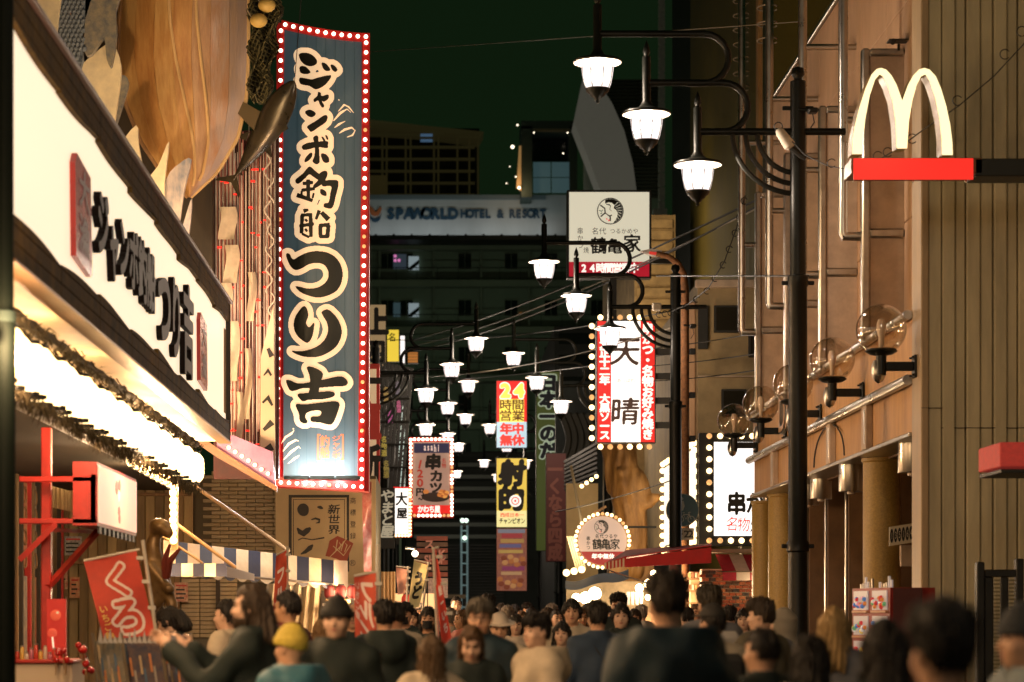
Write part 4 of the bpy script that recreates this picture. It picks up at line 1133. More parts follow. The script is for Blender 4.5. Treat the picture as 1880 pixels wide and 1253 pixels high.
MB().box((SX - .035, ys[0] + .25, z0 + .18), (SX - .021, ys[1] - .2, z1 - .15)).build('face', glow('side_white', (255, 240, 215), 1.3), t)
for k in range(11):
    yk = ys[0] + .15 + k * (ys[1] - ys[0] - .3) / 10
    for z in (z0 + .07, z1 - .06): add('bulb', bulb_mesh(.06, M['bulb_warm']), t, Vector((SX - .06, yk, z)) - ORG[t.name])
for k in range(9):
    z = z0 + .2 + k * (z1 - z0 - .4) / 8
    for yk in (ys[0] + .12, ys[1] - .08): add('bulb', bulb_mesh(.06, M['bulb_warm']), t, Vector((SX - .06, yk, z)) - ORG[t.name])

# ------------------------------------------------------------------ round blue cycle sign and plate 22
t = thing('cycle_path_sign', 'round blue pedestrian and bicycle sign with a small number plate', 'traffic sign', W(1257, 990, 45.9))
Y = 45.6
c = lambda r, dy, m, name, d=.01: MB().prism([W(1253 + r * math.cos(a), 937 + r * math.sin(a), Y + dy) for a in np.linspace(0, 2 * math.pi, 41)[:-1]], (0, d, 0)).build(name, m, t)
c(30.5, .012, mat('sign_rim', (.35, .35, .3), .5), 'rim'); c(29, 0, mat('sign_blue_sheeting', (.03, .09, .12), .45, noise=(3, .2)), 'disc')
ICN = mat('sign_white_sheeting', (.32, .34, .32), .5)
ic = [stroke_poly([(1252 + 3 * math.cos(a), 922 + 3 * math.sin(a), .1), (1252, 922, 3)]) for a in (0,)]
g = [[(1249, 920), (1255, 920), (1257, 930), (1254, 938), (1250, 938), (1248, 930)]] + [[(1252 + 2.6 * math.cos(a), 916 + 2.6 * math.sin(a)) for a in np.linspace(0, 6.1, 10)]]
def ringp(cx, cy, r, w):
    return [stroke_poly([(cx + r * math.cos(a), cy + r * math.sin(a), w), (cx + r * math.cos(b), cy + r * math.sin(b), w)]) for a, b in zip(np.linspace(0, 6.283, 17)[:-1], np.linspace(0, 6.283, 17)[1:])]
g += ringp(1249, 954, 6, .7) + ringp(1269, 954, 6, .7) + [stroke_poly(s) for s in ([(1249, 954, .6), (1255, 945, .6), (1265, 945, .6), (1269, 954, .6)], [(1255, 945, .6), (1259, 954, .6), (1265, 945, .6)], [(1253, 942, .6), (1257, 942, .6)], [(1264, 941, .6), (1268, 941, .6)], [(1264, 941, .6), (1269, 954, .6)])]
raster_part(t, 'pictogram', ICN, poly_raster(g, 1222, 905, .25, 250, 250), 1222, 905, .25, frontal(Y), (0, -.005, 0))
face(t, 1236, 970, 1274, 992, Y, mat('plate_white', (.3, .27, .22), .6), 'number_plate')
glyphs(t, 'plate_character', M['ink'], [('-', 1250, 981, 22, 20), ('2', 1260, 981, 20, 17), ('2', 1268, 981, 20, 17)], frontal(Y), 1.5)

# ------------------------------------------------------------------ golden arches
MY = 25.0
t = thing('arches_sign', 'glowing yellow double arch on a red lit bar reaching in from the right', 'sign', W(1660, 335, MY))
m_ = lambda pts: [(1300 + x / 3.133, y / 3.133) for x, y in pts]
AR = m_([(828, 888), (832, 800), (845, 720), (870, 620), (905, 510), (940, 430), (970, 398), (995, 392), (1025, 402), (1055, 435), (1085, 490), (1117, 580), (1150, 490), (1180, 435), (1215, 400), (1245, 392), (1275, 402), (1310, 440), (1340, 510), (1370, 610), (1393, 720), (1405, 820), (1408, 893), (1345, 893), (1343, 800), (1330, 680), (1305, 560), (1275, 470), (1250, 430), (1225, 440), (1200, 490), (1175, 580), (1155, 700), (1145, 855), (1085, 855), (1078, 700), (1060, 580), (1030, 490), (1005, 440), (985, 430), (960, 460), (930, 550), (905, 680), (892, 800), (890, 888)])
AR = [(x, y) for x, y in AR]
gp = poly_raster([AR], 1555, 118, .4, 520, 440)
polys, segs = contour(blur(gp.astype(float), 2))
am = frontal(MY); mb = MB(); D = Vector((-.01, .20, 0))
for p in polys: mb.add([am(1555 + a * .4, 118 + b * .4) for a, b in p], [tuple(range(len(p)))])
mb.build('arch_face', glow('arch_lit', (255, 235, 182), 1.4), t)
mb = MB()
for a, b in segs:
    A, B = (am(1555 + q[0] * .4, 118 + q[1] * .4) + Vector((0, .003, 0)) for q in (a, b)); mb.add([A, B, B + D, A + D], [(0, 1, 2, 3)])
mb.build('arch_return', mat('arch_return_amber', (.30, .16, .03), .35, emit=(.7, .38, .07), es=.06), t)
MB().bbox(W(1563, 290, MY - .02), W(1787, 333, MY + .42), .008).build('bar_box', mat('bar_amber_case', (.16, .07, .03), .4), t)
face(t, 1567, 291, 1787, 330, MY - .03, glow('bar_red_lit', (240, 45, 36), 1.0), 'bar_face')
MB().bbox(W(1790, 291, MY - .02), W(2700, 337, MY + .4), .01).build('support_beam', mat('beam_black', (.012, .014, .012), .5), t)
for px in (1567, 1676, 1773): MB().ball(W(px, 333.5, MY), .012, 8, 6).build('rivet', M['chrome'], t)
lamp_light('sign_light', W(1660, 220, MY - .9) - ORG[t.name], 4, (1, .75, .35), t, .2)
# ================================================================== LEFT SIDE
XB = -2.8
BN, BF, BZ0, BZ1 = 15.6, 31.87, 3.83, 5.63
lb = thing('fishing_restaurant', 'dark fronted fishing restaurant building filling the left side', 'building', (-6, 30, 0))
M['lwall'] = mat('brown_boarding', (.2, .125, .055), .7, noise=(4, .4), bump=(20, .2), stretch=(1, 1, .2))
M['ldark'] = mat('dark_timber', (.035, .024, .014), .7, noise=(5, .4), stretch=(1, 1, .2))
MB().box((-14, 8, 0), (-6.45, 42, 3.86)).build('lower_wall', M['lwall'], lb)
MB().box((-14, 8, 3.87), (-6.6, 41.5, 16)).build('upper_wall', M['ldark'], lb)
MB().box((-6.44, 8, 3.70), (-4.45, 41.8, 3.82)).build('shop_ceiling', M['ldark'], lb)
PANES = [mat('shop_panel_%d' % i, c, .5, noise=(7, .6), second=s_) for i, (c, s_) in enumerate((((.36, .24, .1), (.42, .05, .03)), ((.28, .18, .07), (.12, .08, .03)), ((.45, .34, .2), (.12, .13, .13)), ((.24, .16, .06), (.15, .09, .04))))]
yy = 33.6; k = 0
while yy < 41.8:
    w_ = (.42, .75, .3, .55, .9)[k % 5]
    MB().bbox((-6.45, yy + .02, .3), (-6.40, yy + w_ - .02, 2.15), .01).build('lower_panel', PANES[(k * 7) % 4], lb)
    MB().bbox((-6.45, yy + .02, 2.3), (-6.40, yy + w_ - .02, 3.6), .01).build('upper_panel', PANES[(k * 5 + 2) % 4], lb)
    MB().bbox((-6.45, yy - .05, 0), (-6.34, yy + .015, 3.68), .01).build('wall_batten', (M['ldark'], M['red_metal'], M['lwall'])[k % 3], lb)
    if k % 2 == 0:
        for z in (2.4, 2.75, 3.1, 3.4): MB().tube([(-6.38, yy + w_ / 2 + .14 * math.cos(q), z + .12 * math.sin(q)) for q in np.linspace(0, 6.283, 13)], .014, 5).build('lattice_ring', M['wood'], lb)
    yy += w_; k += 1

# ------------------------------------------------------------------ long lit name board
bd = thing('name_board', 'long white lit restaurant name board with raised black lettering', 'sign', (XB, 24, BZ0))
M['board_white'] = glow('name_board_lit', (255, 230, 196), 1.02)
MB().box((XB - .03, BN, BZ0 + .05), (XB, BF - .06, BZ1 - .05)).build('face', M['board_white'], bd)
M['soffit_tan'] = mat('board_soffit', (.62, .48, .28), .6, noise=(2, .15))
MB().box((XB - 1.6, BN, BZ0), (XB - .034, BF, BZ1)).build('casing', M['soffit_tan'], bd)
M['trim'] = mat('rusty_trim', (.13, .075, .02), .8, noise=(4, .5), bump=(15, .25), second=(.04, .024, .007), spec=.1)
ns = 8; L = (BF - BN) / ns
for i in range(ns):
    a, b = BN + i * L + .008, BN + (i + 1) * L - .008
    for top in (0, 1):
        s = -1 if top else 1; zb = BZ1 if top else BZ0
        for k in range(2):
            MB().bbox((XB + .004, a, zb + s * k * .115), (XB + .05, b, zb + s * (k * .115 + .108)), .006).build('trim_plank', M['trim'], bd)
        e = [(XB + .004, a + (b - a) * j / 10, zb + s * (.235 + .03 * math.sin(math.pi * (j / 10) * 1.0 + .4 * i) + .05 * (j / 10 if (i + top) % 2 else 1 - j / 10))) for j in range(11)]
        MB().prism([(XB + .004, a, zb + s * .231)] + e + [(XB + .004, b, zb + s * .231)], (.046, 0, 0)).build('trim_wave', M['trim'], bd)
for y0 in (BF - .055,):
    MB().bbox((XB - .02, y0, BZ0), (XB + .06, y0 + .055, BZ1), .008).build('end_frame', M['ldark'], bd)
for k in range(3):
    MB().bbox((XB + .001, BF - .16 - .1 * k, BZ0 + .35), (XB + .012, BF - .13 - .1 * k, BZ1 - .35), .003).build('end_strip', M['wood'], bd)
MB().bbox((XB - .1, BN, BZ0 - .03), (XB + .07, BF + .02, BZ0 - .004), .006).build('lower_edge', mat('edge_bronze', (.2, .11, .05), .4, .5), bd)
MB().bbox((XB - .1, BN, BZ1 + .004), (XB + .09, BF + .02, BZ1 + .045), .006).build('upper_edge', mat('edge_purple', (.16, .1, .1), .4), bd)
bmap = lambda a, b: Vector((XB + .065, a, -b))
LS = mat('letter_side', (.008, .005, .004), .7, spec=.05)
it = [(c, 19.75 + k * .66, -4.62 - (.08 if c != 'ャ' else .0), .64, .56) for k, c in enumerate('ジャンボ釣船')]
it += [('つ', 24.15, -4.60, 1.15, .86), ('り', 25.25, -4.60, 1.0, .86), ('吉', 26.5, -4.62, 1.1, .96)]
glyphs(bd, 'raised_character', M['black'], it, bmap, 2.6, lift=(0, 0, 0), depth=(-.06, 0, 0), side_mat=LS)
PLQ = mat('red_lacquer', (.36, .015, .01), .25, noise=(3, .3), emit=(.4, .015, .01), es=.12)
for y0, y1 in ((18.3, 19.2), (27.9, 28.8)):
    pts = [(XB + .006, y0 + .05, 4.25), (XB + .006, y1 - .05, 4.2), (XB + .006, y1, 4.3), (XB + .006, y1 - .08, 4.98), (XB + .006, y0 + .1, 5.04), (XB + .006, y0, 4.95)]
    p = MB().prism(pts, (.045, 0, 0)).build('red_plaque', PLQ, bd)
    glyphs(p, 'plaque_character', mat('dark_red', (.08, .008, .006), .4), [('大', (y0 + y1) / 2, -4.8, .55, .3), ('漁' if '漁' in GLY else '釣', (y0 + y1) / 2, -4.45, .55, .3)], lambda a, b: Vector((XB + .056, a, -b)), 2, lift=(0, 0, 0))
# ------------------------------------------------------------------ lantern row
LAN = glow('lantern_paper_lit', (255, 214, 150), 5.0)
def lantern():
    t = thing('paper_lantern', 'x', 'lantern', (0, 0, 0))
    prof = [(.075, -.17)]
    for k in range(13):
        h = -.165 + .33 * k / 12; prof.append(((.135 - .05 * (h / .165) ** 4) * (1 - .03 * (k % 2)), h))
    prof.append((.075, .17))
    MB().lathe(prof, (0, 0, 0), 14).build('paper', LAN, t, smooth=True)
    MB().lathe([(.07, .17), (.078, .172), (.078, .2), (.0, .2)], (0, 0, 0), 12).build('top_ring', M['black'], t)
    MB().lathe([(.0, -.2), (.078, -.2), (.078, -.172), (.07, -.17)], (0, 0, 0), 12).build('bottom_ring', M['black'], t)
    return t
l0 = lantern()
nl = 43
for k in range(nl):
    o = l0 if k == 0 else copy_tree(l0)
    o.location = (-2.95, 16.2 + k * .307, 3.29 + .02 * math.sin(k * 1.7)); o.rotation_euler = (0, 0, k * 1.3)
    tag(o, 'glowing paper lantern in the row hanging under the white name board', 'lantern', 'lantern row under the name board')
garl = MB()
for k in range(900):
    y = 15.9 + 13.6 * random.random(); x = -2.95 + random.uniform(-.14, .14); z = 3.56 + random.uniform(-.03, .05)
    d = Vector((random.uniform(-.1, .1), random.uniform(-.06, .06), random.uniform(-.10, .02)))
    p = Vector((x, y, z)); w = Vector((.008, .008, 0))
    garl.add([p - w, p + w, p + d], [(0, 1, 2)])
garl.tube([(-2.95, 15.8 + k * .35, 3.60 + .02 * (k % 2)) for k in range(40)], .045, 8)
tag(garl.build('straw_garland', mat('straw', (.05, .034, .012), .8, noise=(20, .4)), None, loc=(-2.95, 22, 3.5)), 'straw rope garland above the row of paper lanterns', 'garland')
frg = MB()
for k in range(1400):
    y = 16 + 13.4 * random.random(); x = -2.95 + random.uniform(-.10, .10); z = 3.06 + random.uniform(-.02, .02)
    p = Vector((x, y, z)); w = Vector((.006, .006, 0)); d = Vector((random.uniform(-.05, .05), random.uniform(-.06, .06), random.uniform(-.11, -.03)))
    frg.add([p - w, p + w, p + d], [(0, 1, 2)])
frg.tube([(-2.95, 16 + k * .34, 3.062) for k in range(40)], .012, 6)
tag(frg.build('straw_fringe', mat('straw', (.05, .034, .012)), None, loc=(-2.95, 22, 3.0)), 'dark straw fringe hanging below the paper lanterns', 'garland')
for k in range(8):  # unseen lanterns added to light the people from the left
    o = copy_tree(l0); o.location = (-2.95, 5.0 + k * 1.4, 3.29)
    tag(o, 'glowing paper lantern of the same row nearer than the left edge of the view', 'lantern', 'added unseen lanterns beside the viewer')
    if k % 2: lamp_light('lantern_light', (.3, 0, -.1), 260, (1, .62, .32), o, .18)
for k, y in enumerate((18, 20.5, 23, 25.5, 28)):
    lamp_light('lantern_light', (.18, 0, -.05), 160, (1, .63, .34), bpy.data.objects['paper_lantern' + ('' if not k else '.%03d' % (k * 8))], .18)
# second short row behind, and the bulb column
for k in range(8):
    o = copy_tree(l0); p = W(243 + k * 10, 842 + k * 5.4, 31.5 + k * .1)
    o.location = p; o.scale = (.6, .6, .62)
    tag(o, 'small glowing lantern in the short row behind the white box sign', 'lantern', 'short lantern row behind')
bc = thing('bulb_column', 'vertical strip of glowing round bulbs beside the bronze statue', 'light strip', W(320, 1000, 32))
panel(314, 880, 326, 1010, 32.02, .1).build('backing', mat('bulb_backing', (.35, .22, .1), .5), bc)
bulbs(bc, [(319 - (k % 2), 893 + k * 12.5) for k in range(9)], frontal(32), .05, glow('column_bulb', (255, 205, 130), 6), 0)
lamp_light('strip_light', W(322, 950, 31.6) - ORG[bc.name], 110, (1, .6, .28), bc, .2)

sh = thing('slatted_shutter', 'brown vertical board shutter behind the red frame and statue', 'shutter', W(230, HY + 60, 41.6))
for k in range(15):
    a = 92 + k * 17.5
    panel(a, 800, a + 16.6, 1400, 41.6 + .05 * (k % 3), .08, .01).build('board', mat('shutter_board_%d' % (k % 4), ((.34, .23, .1), (.26, .17, .07), (.4, .29, .13), (.22, .15, .06))[k % 4], .6, noise=(5, .35), stretch=(1, 1, .15)), sh)
for y in (905, 1030): panel(92, y, 352, y + 6, 41.5, .06, .01).build('cross_rail', M['wood'], sh)
lamp_light('shutter_fill', W(270, 880, 34.5) - ORG[sh.name], 120, (1, .66, .34), sh, .15)  # added bare fill light for the shutter, without a fixture
# ------------------------------------------------------------------ boat hull
hull = thing('boat_hull', 'curved planked wooden boat bow above the name board', 'boat', W(340, 362, 33))
HW = [mat('hull_plank_%d' % i, c, .5, noise=(4.5, .35), bump=(14, .4), second=s_, stretch=(1.8, 1, .2)) for i, (c, s_) in enumerate((((.54, .30, .10), (.32, .13, .035)), ((.60, .37, .14), (.38, .18, .055)), ((.5, .32, .18), (.32, .17, .09)), ((.46, .36, .32), (.42, .22, .12)), ((.36, .30, .32), (.46, .33, .25))))]
# left and right edges of the bow, from gunwale to keel, in picture coordinates
LE = [(228, -160), (222, -60), (214, 40), (212, 110), (226, 190), (256, 262), (300, 325), (345, 362)]
RE = [(458, -160), (457, -60), (456, 40), (456, 110), (452, 185), (436, 255), (398, 318), (350, 362)]
def hull_pt(u, v):
    f = v * (len(LE) - 1); i = min(int(f), len(LE) - 2); t = f - i
    a = np.array(LE[i]) * (1 - t) + np.array(LE[i + 1]) * t; b = np.array(RE[i]) * (1 - t) + np.array(RE[i + 1]) * t
    p = a * (1 - u) + b * u
    return W(p[0], p[1], 33.4 - .75 * math.sin(math.pi * (u * .9 + .05)) ** .8 * (1 - v * .6) + .6 * v)
npk = 7
for k in range(npk):
    u0, u1 = k / npk + .0008, (k + 1) / npk - .0008
    mb = MB(); P = [[hull_pt(u0 + (u1 - u0) * j / 2, i / 24) + Vector((0, -.008 * (k % 2), 0)) for j in range(3)] for i in range(25)]
    Q = [[p + Vector((0, .05, 0)) for p in r_] for r_ in P]
    mb.grid(P); mb.grid([r_[::-1] for r_ in Q]); mb.grid([[r_[0] for r_ in P], [r_[0] for r_ in Q]]); mb.grid([[r_[-1] for r_ in Q], [r_[-1] for r_ in P]])
    mb.build('plank', HW[(1, 0, 1, 0, 2, 3, 4)[k]], hull, smooth=True)
MB().tube([hull_pt(1.0, i / 24) for i in range(25)], .03, 8).build('stem_rope', mat('rope_tan', (.5, .34, .16), .8), hull, smooth=True)
MB().tube([hull_pt(.02, i / 24) for i in range(25)], .035, 8).build('gunwale', M['wood'], hull, smooth=True)
for (a, b, c_, d) in ((.32, .02, .62, .93), (.55, .02, .75, .9)):
    MB().tube([hull_pt(a + (c_ - a) * k / 20, b + (d - b) * k / 20) + Vector((0, -.03, 0)) for k in range(21)], .022, 6).build('batten', mat('pale_batten', (.62, .4, .18), .6), hull, smooth=True)
MB().box((-7, 34.2, BZ1 - 1), (-3.2, 34.6, 14)).build('hull_backing', M['ldark'], lb)
for k, (ux, uy, uz, e) in enumerate(((-3.1, 30.6, 5.85, 140), (-3.9, 28.5, 5.85, 480), (-2.98, 31.5, 5.85, 60))):
    ul = thing('uplight', 'small uplight fixture on top of the name board aimed at the boat, ' + ('middle', 'near', 'far')[k] + ' one', 'lamp', (ux, uy, uz - .12), 'uplights above the name board')
    MB().lathe([(.05, -.12), (.07, -.1), (.08, 0)], (ux, uy, uz), 12).build('housing', M['iron'], ul, smooth=True)
    lamp_light('uplight_lamp', (0, 0, .2), e, (1, .68, .36), ul, .1)
# ------------------------------------------------------------------ painted wave boards and carved dragon fish
WV = [mat('wave_cream', lin(240, 222, 185), .6, noise=(3, .2), second=lin(200, 185, 160)), mat('wave_blue', lin(205, 185, 175), .6, noise=(4, .5), second=lin(90, 105, 130), stretch=(1.5, 1, .5)), mat('scale_blue', lin(130, 140, 155), .6, noise=(26, .6), second=lin(20, 32, 48), bump=(40, .6)), mat('scale_grey', lin(150, 140, 120), .7, noise=(10, .5), second=lin(90, 95, 105), bump=(30, .4))]
def cut(name, label, pts, Y, m, cat='wave board', th=.09, grp='painted wave boards'):
    ps = smooth_poly(pts, 3)
    o = MB().prism([W(x, y, Y) for x, y in ps], (0, th, 0)).build(name, m, None, loc=W(pts[0][0], pts[0][1], Y))
    tag(o, label, cat, grp); return o
cut('wave_board', 'cream wave board at the top left corner above the name board', [(70, -40), (112, -40), (104, 60), (112, 120), (140, 170), (185, 255), (150, 230), (95, 120), (72, 40)], 31.6, WV[0])
cut('wave_board', 'broad cream wave tongue under the blue scaled carving', [(142, 135), (172, 100), (205, 80), (222, 120), (218, 170), (205, 245), (190, 225), (170, 190)], 31.9, WV[0])
cut('wave_board', 'small mottled wave tongue against the hull', [(198, 160), (222, 138), (236, 150), (226, 190), (206, 245), (195, 215)], 32.1, WV[3])
cut('wave_board', 'left spiked white wave tip before the bow', [(222, 268), (250, 230), (254, 262), (262, 320), (248, 330), (232, 300)], 31.8, WV[0])
cut('wave_board', 'pale spiked wave tip in the middle before the bow', [(262, 345), (290, 305), (310, 260), (302, 330), (300, 400), (282, 385)], 31.7, WV[0])
cut('wave_board', 'blue splashed wave tip right of the middle one', [(300, 400), (305, 330), (330, 300), (351, 293), (338, 350), (326, 430), (318, 440)], 31.9, WV[1])
cut('wave_board', 'slim pale wave sliver lowest by the end of the board', [(330, 440), (340, 400), (352, 365), (348, 420), (340, 455)], 32.0, WV[1])
cut('wave_board', 'dark driftwood piece behind the blue carving', [(140, 130), (160, 60), (176, 60), (170, 95), (150, 132)], 32.2, M['ldark'], 'driftwood')
# carving with raised scales
cv = thing('carved_dragon_fish', 'blue grey scaled wooden carving at the top left', 'carving', W(150, 60, 31.5))
for (pts, m_) in (([(100, -40), (172, -40), (150, 60), (152, 110), (134, 142), (112, 100), (102, 40)], WV[2]), ([(165, -40), (225, -40), (212, 20), (214, 60), (205, 120), (196, 110), (190, 70), (168, 100), (155, 95), (156, 40)], WV[3])):
    MB().prism([W(x, y, 31.75) for x, y in smooth_poly(pts, 3)], (0, .12, 0)).build('carved_board', m_, cv)
sc_ = MB().ball((0, 0, 0), (.03, .02, .045), 8, 5).mesh('scale', WV[2], smooth=True)
for r in range(15):
    for c in range(6):
        px, py = 108 + c * 8 + (r % 2) * 4 - max(0, r - 10) * 1.0 + max(0, r - 9) * 2, -4 + r * 8.5
        if px < 108 + max(0, r - 9) * 3 or px > 158 - max(0, r - 11) * 8: continue
        add('scale', sc_, cv, W(px, py, 31.74) - ORG[cv.name])

# ------------------------------------------------------------------ hanging tuna
tn = thing('hanging_tuna', 'dark bronze model tuna hanging head up against the blue sign', 'fish model', W(420, 345, 34))
TB = mat('tuna_bronze', (.06, .047, .025), .3, .35, noise=(5, .4), second=(.025, .022, .016))
A, B = W(541, 148, 33.3), W(428, 330, 34.2)
ax = (B - A); Lf = ax.length; ax.normalize(); up = Vector((-ax.z, 0, ax.x)).normalized(); bn = ax.cross(up)
prof = [(0, .0), (.03, .055), (.1, .115), (.2, .165), (.32, .19), (.45, .18), (.6, .145), (.75, .09), (.87, .045), (.95, .022), (1, .02)]
P = []
for s, r in prof:
    c = A + ax * (s * Lf) + up * (.03 * math.sin(s * 3.1))
    P.append([c + up * (r * math.cos(a)) * 1.12 + bn * (r * .75 * math.sin(a)) for a in np.linspace(0, 2 * math.pi, 19)])
mb = MB(); mb.grid(P); mb.build('body', TB, tn, smooth=True)
def fin(name, pts):
    MB().prism([A + ax * (s * Lf) + up * h - bn * .01 for s, h in pts], bn * .02).build(name, TB, tn)
fin('tail_fin', [(.96, .02), (1.07, .20), (1.10, .21), (1.03, 0), (1.10, -.21), (1.07, -.20), (.96, -.02)])
fin('dorsal_fin', [(.33, .2), (.36, .28), (.46, .2)]); fin('second_dorsal_fin', [(.55, .17), (.64, .30), (.63, .15)]); fin('anal_fin', [(.58, -.16), (.68, -.29), (.66, -.13)])
for k in range(5):
    s = .7 + .05 * k; fin('finlet', [(s, .1 - .07 * (s - .7) * 4), (s + .02, .14 - .07 * (s - .7) * 4), (s + .03, .09 - .07 * (s - .7) * 4)])
c0 = A + ax * (.26 * Lf) - bn * .13
MB().prism([c0, c0 + ax * .22 + up * -.1, c0 + ax * .06 + up * -.09], -bn * .02).build('pectoral_fin', TB, tn)
MB().ball(A + ax * (.1 * Lf) - bn * .078 + up * .03, .02, 8, 6).build('eye', mat('fish_eye', (.4, .35, .2), .2), tn, smooth=True)
MB().tube([A + Vector((0, 0, 0)), W(556, -40, 33.3)], .006, 5).build('wire', M['cable'], tn)
MB().prism([W(418, 190, 33.6), W(430, 178, 33.6), W(478, 205, 33.6), W(466, 238, 33.6)], (0, .1, 0)).build('mount_board', mat('mount_wood', (.10, .07, .03), .7), tn)
# ------------------------------------------------------------------ net with floats
net = thing('fishing_net', 'dark olive fishing net bunched at the top beside the hull', 'net', W(480, 180, 33))
mb = MB(); na, nb_ = 22, 11
NP = [[W(458 + 62 * (j / (nb_ - 1)) * (1 - .45 * i / na) + 6 * math.sin(i * .9 + j), -30 + 215 * i / na + 5 * math.sin(j * 1.4), 32.9 + .12 * math.sin(j * 1.7 + i * .5)) for j in range(nb_)] for i in range(na + 1)]
for i in range(na):
    for j in range(nb_):
        for dj in (-1, 1):
            if 0 <= j + dj < nb_: mb.tube([NP[i][j], NP[i + 1][j + dj]], .010, 4, False)
mb.build('mesh', mat('net_twine', (.07, .06, .022), .9), net)
mb = MB(); mb.grid([[p + Vector((0, .12, 0)) for p in r_] for r_ in NP]); mb.build('bunched_net', mat('net_bulk', (.03, .028, .012), .95, noise=(30, .6)), net)
for px, py in ((490, 10), (475, 38)):
    f = thing('net_float', 'yellow egg-shaped net float, ' + ('upper' if py < 20 else 'lower') + ' of the two by the net', 'float', W(px, py, 32.6), 'net floats')
    c = W(px, py, 32.6)
    MB().ball(c, (.12, .1, .095), 16, 10).build('float_body', mat('float_yellow', (.62, .42, .12), .5, noise=(6, .2)), f, smooth=True)
    MB().tube([c + Vector((-.1, 0, .05)), c + Vector((-.16, 0, .15))], .01, 6).build('cord', M['cable_lit'], f)

# ------------------------------------------------------------------ bead curtain facade with red lights
fc = thing('bead_curtain_facade', 'glittering facade of hanging strips with red lights between board and blue sign', 'facade', W(450, 880, 34.6))
FY = 34.6
panel(392, 240, 512, 880, FY + .25, .1).build('backing', mat('facade_dark_red', (.07, .012, .01), .6, noise=(6, .4)), fc)
RD = [mat('strip_pale', (.75, .68, .62), .35, noise=(8, .3)), mat('strip_cream', (.7, .62, .52), .5), mat('strip_pink', (.5, .22, .18), .35), clear_glass('strip_clear', (.9, .8, .75), .2)]
for k in range(66):
    px = 396 + k * 1.68 + random.uniform(-.8, .8)
    y0 = 215 + random.uniform(0, 120) - max(0, (px - 430)) * .2; y1 = 860 - max(0, 430 - px) * 3 - random.uniform(0, 90)
    r = random.uniform(.004, .011)
    MB().tube([W(px, y0, FY + .05 + .1 * random.random()), W(px + random.uniform(-1.5, 1.5), y1, FY + .05)], r, 5).build('hanging_strip', RD[k % 4], fc)
LEDM = glow('red_led', (255, 40, 30), 1.6, False)
for k in range(95):
    px = random.choice([400, 412, 424, 440, 452, 462, 470, 480]) + random.uniform(-3, 5); py = 285 + 24 * random.randint(0, 23) + random.uniform(-2, 2)
    if py > 840 - max(0, 430 - px) * 3: continue
    w = random.uniform(2, 8)
    panel(px, py, px + w, py + random.uniform(1.5, 3.5), FY + .01, .02).build('red_light', LEDM, fc)
for (px, py, w, h) in ((418, 380, 30, 60), (425, 450, 25, 70), (414, 520, 22, 70), (462, 500, 14, 90), (428, 590, 20, 110), (455, 640, 12, 130), (440, 720, 12, 110)):
    mb = MB(); P = []
    for i in range(9):
        v = i / 8; P.append([W(px - w / 2 + w * u + 3 * math.sin(v * 5), py + h * v, FY - .05 - .06 * math.sin(u * 3.1 + v * 3)) for u in (0, .25, .5, .75, 1)])
    mb.grid(P); mb.build('paper_streamer', mat('streamer_cream', (.62, .52, .38), .7, noise=(4, .2)), fc, smooth=True)
for k in range(7):
    x0, y0 = 486 + random.uniform(0, 14), 285 + k * 42
    MB().tube([W(x0 + 6 * math.sin(v * 7 + k), y0 + 46 * v, FY - .03) for v in np.linspace(0, 1, 9)], .012, 5).build('tassel', mat('tassel_white', (.66, .58, .5), .8), fc, smooth=True)
for k in range(16):
    panel(486, 300 + k * 22, 504, 302 + k * 22, FY + .2, .03).build('lattice_bar', mat('lattice_pink', (.3, .12, .1), .6), fc)
ban = thing('cloth_banner', 'cream cloth with black brush marks tucked beside the blue sign', 'banner', W(492, 880, 34.3))
mb = MB(); mb.prism([W(478, 660, 34.3), W(502, 560, 34.3), W(506, 880, 34.3), W(478, 875, 34.3)], (0, .03, 0)); mb.build('cloth', mat('banner_cloth', (.6, .48, .33), .8), ban)
for a in ([(484, 690, 1), (492, 680, 4), (498, 690, 2)], [(482, 740, 2), (492, 730, 5), (500, 745, 2)], [(484, 790, 3), (500, 775, 6)], [(482, 830, 4), (500, 820, 7)], [(492, 640, 3), (499, 655, 5)]):
    MB().prism([W(x, y, 34.29) for x, y in stroke_poly(a)], (0, .005, 0)).build('brush_mark', M['ink'], ban)
lamp_light('facade_light', W(452, 600, 33.7) - ORG[fc.name], 30, (1, .6, .45), fc, .15)
pk = thing('lit_fascia', 'slanted pink and violet lit fascia under the bead curtain', 'fascia', W(450, 880, 33.9))
MB().prism([W(398, 795, 33.9), W(430, 800, 33.9), W(500, 830, 33.9), W(506, 893, 33.9), (W(470, 880, 33.9)), W(398, 830, 33.9)], (0, .1, 0)).build('panel', mat('pink_violet', (.4, .1, .18), .35, noise=(3, .6), second=(.28, .22, .36), emit=(.5, .12, .2), es=.35), pk)
MB().prism([W(300, 752, 33.8), W(398, 822, 33.8), W(508, 893, 33.8), W(508, 903, 33.8), W(395, 838, 33.8), W(296, 768, 33.8)], (0, .2, 0)).build('edge_beam', mat('edge_brown', (.22, .1, .04), .5), pk)
for k in range(7): MB().ball(W(420 + k * 12, 822 + k * 8, 33.86), .028, 8, 6).build('bulb', M['bulb_warm'], pk)

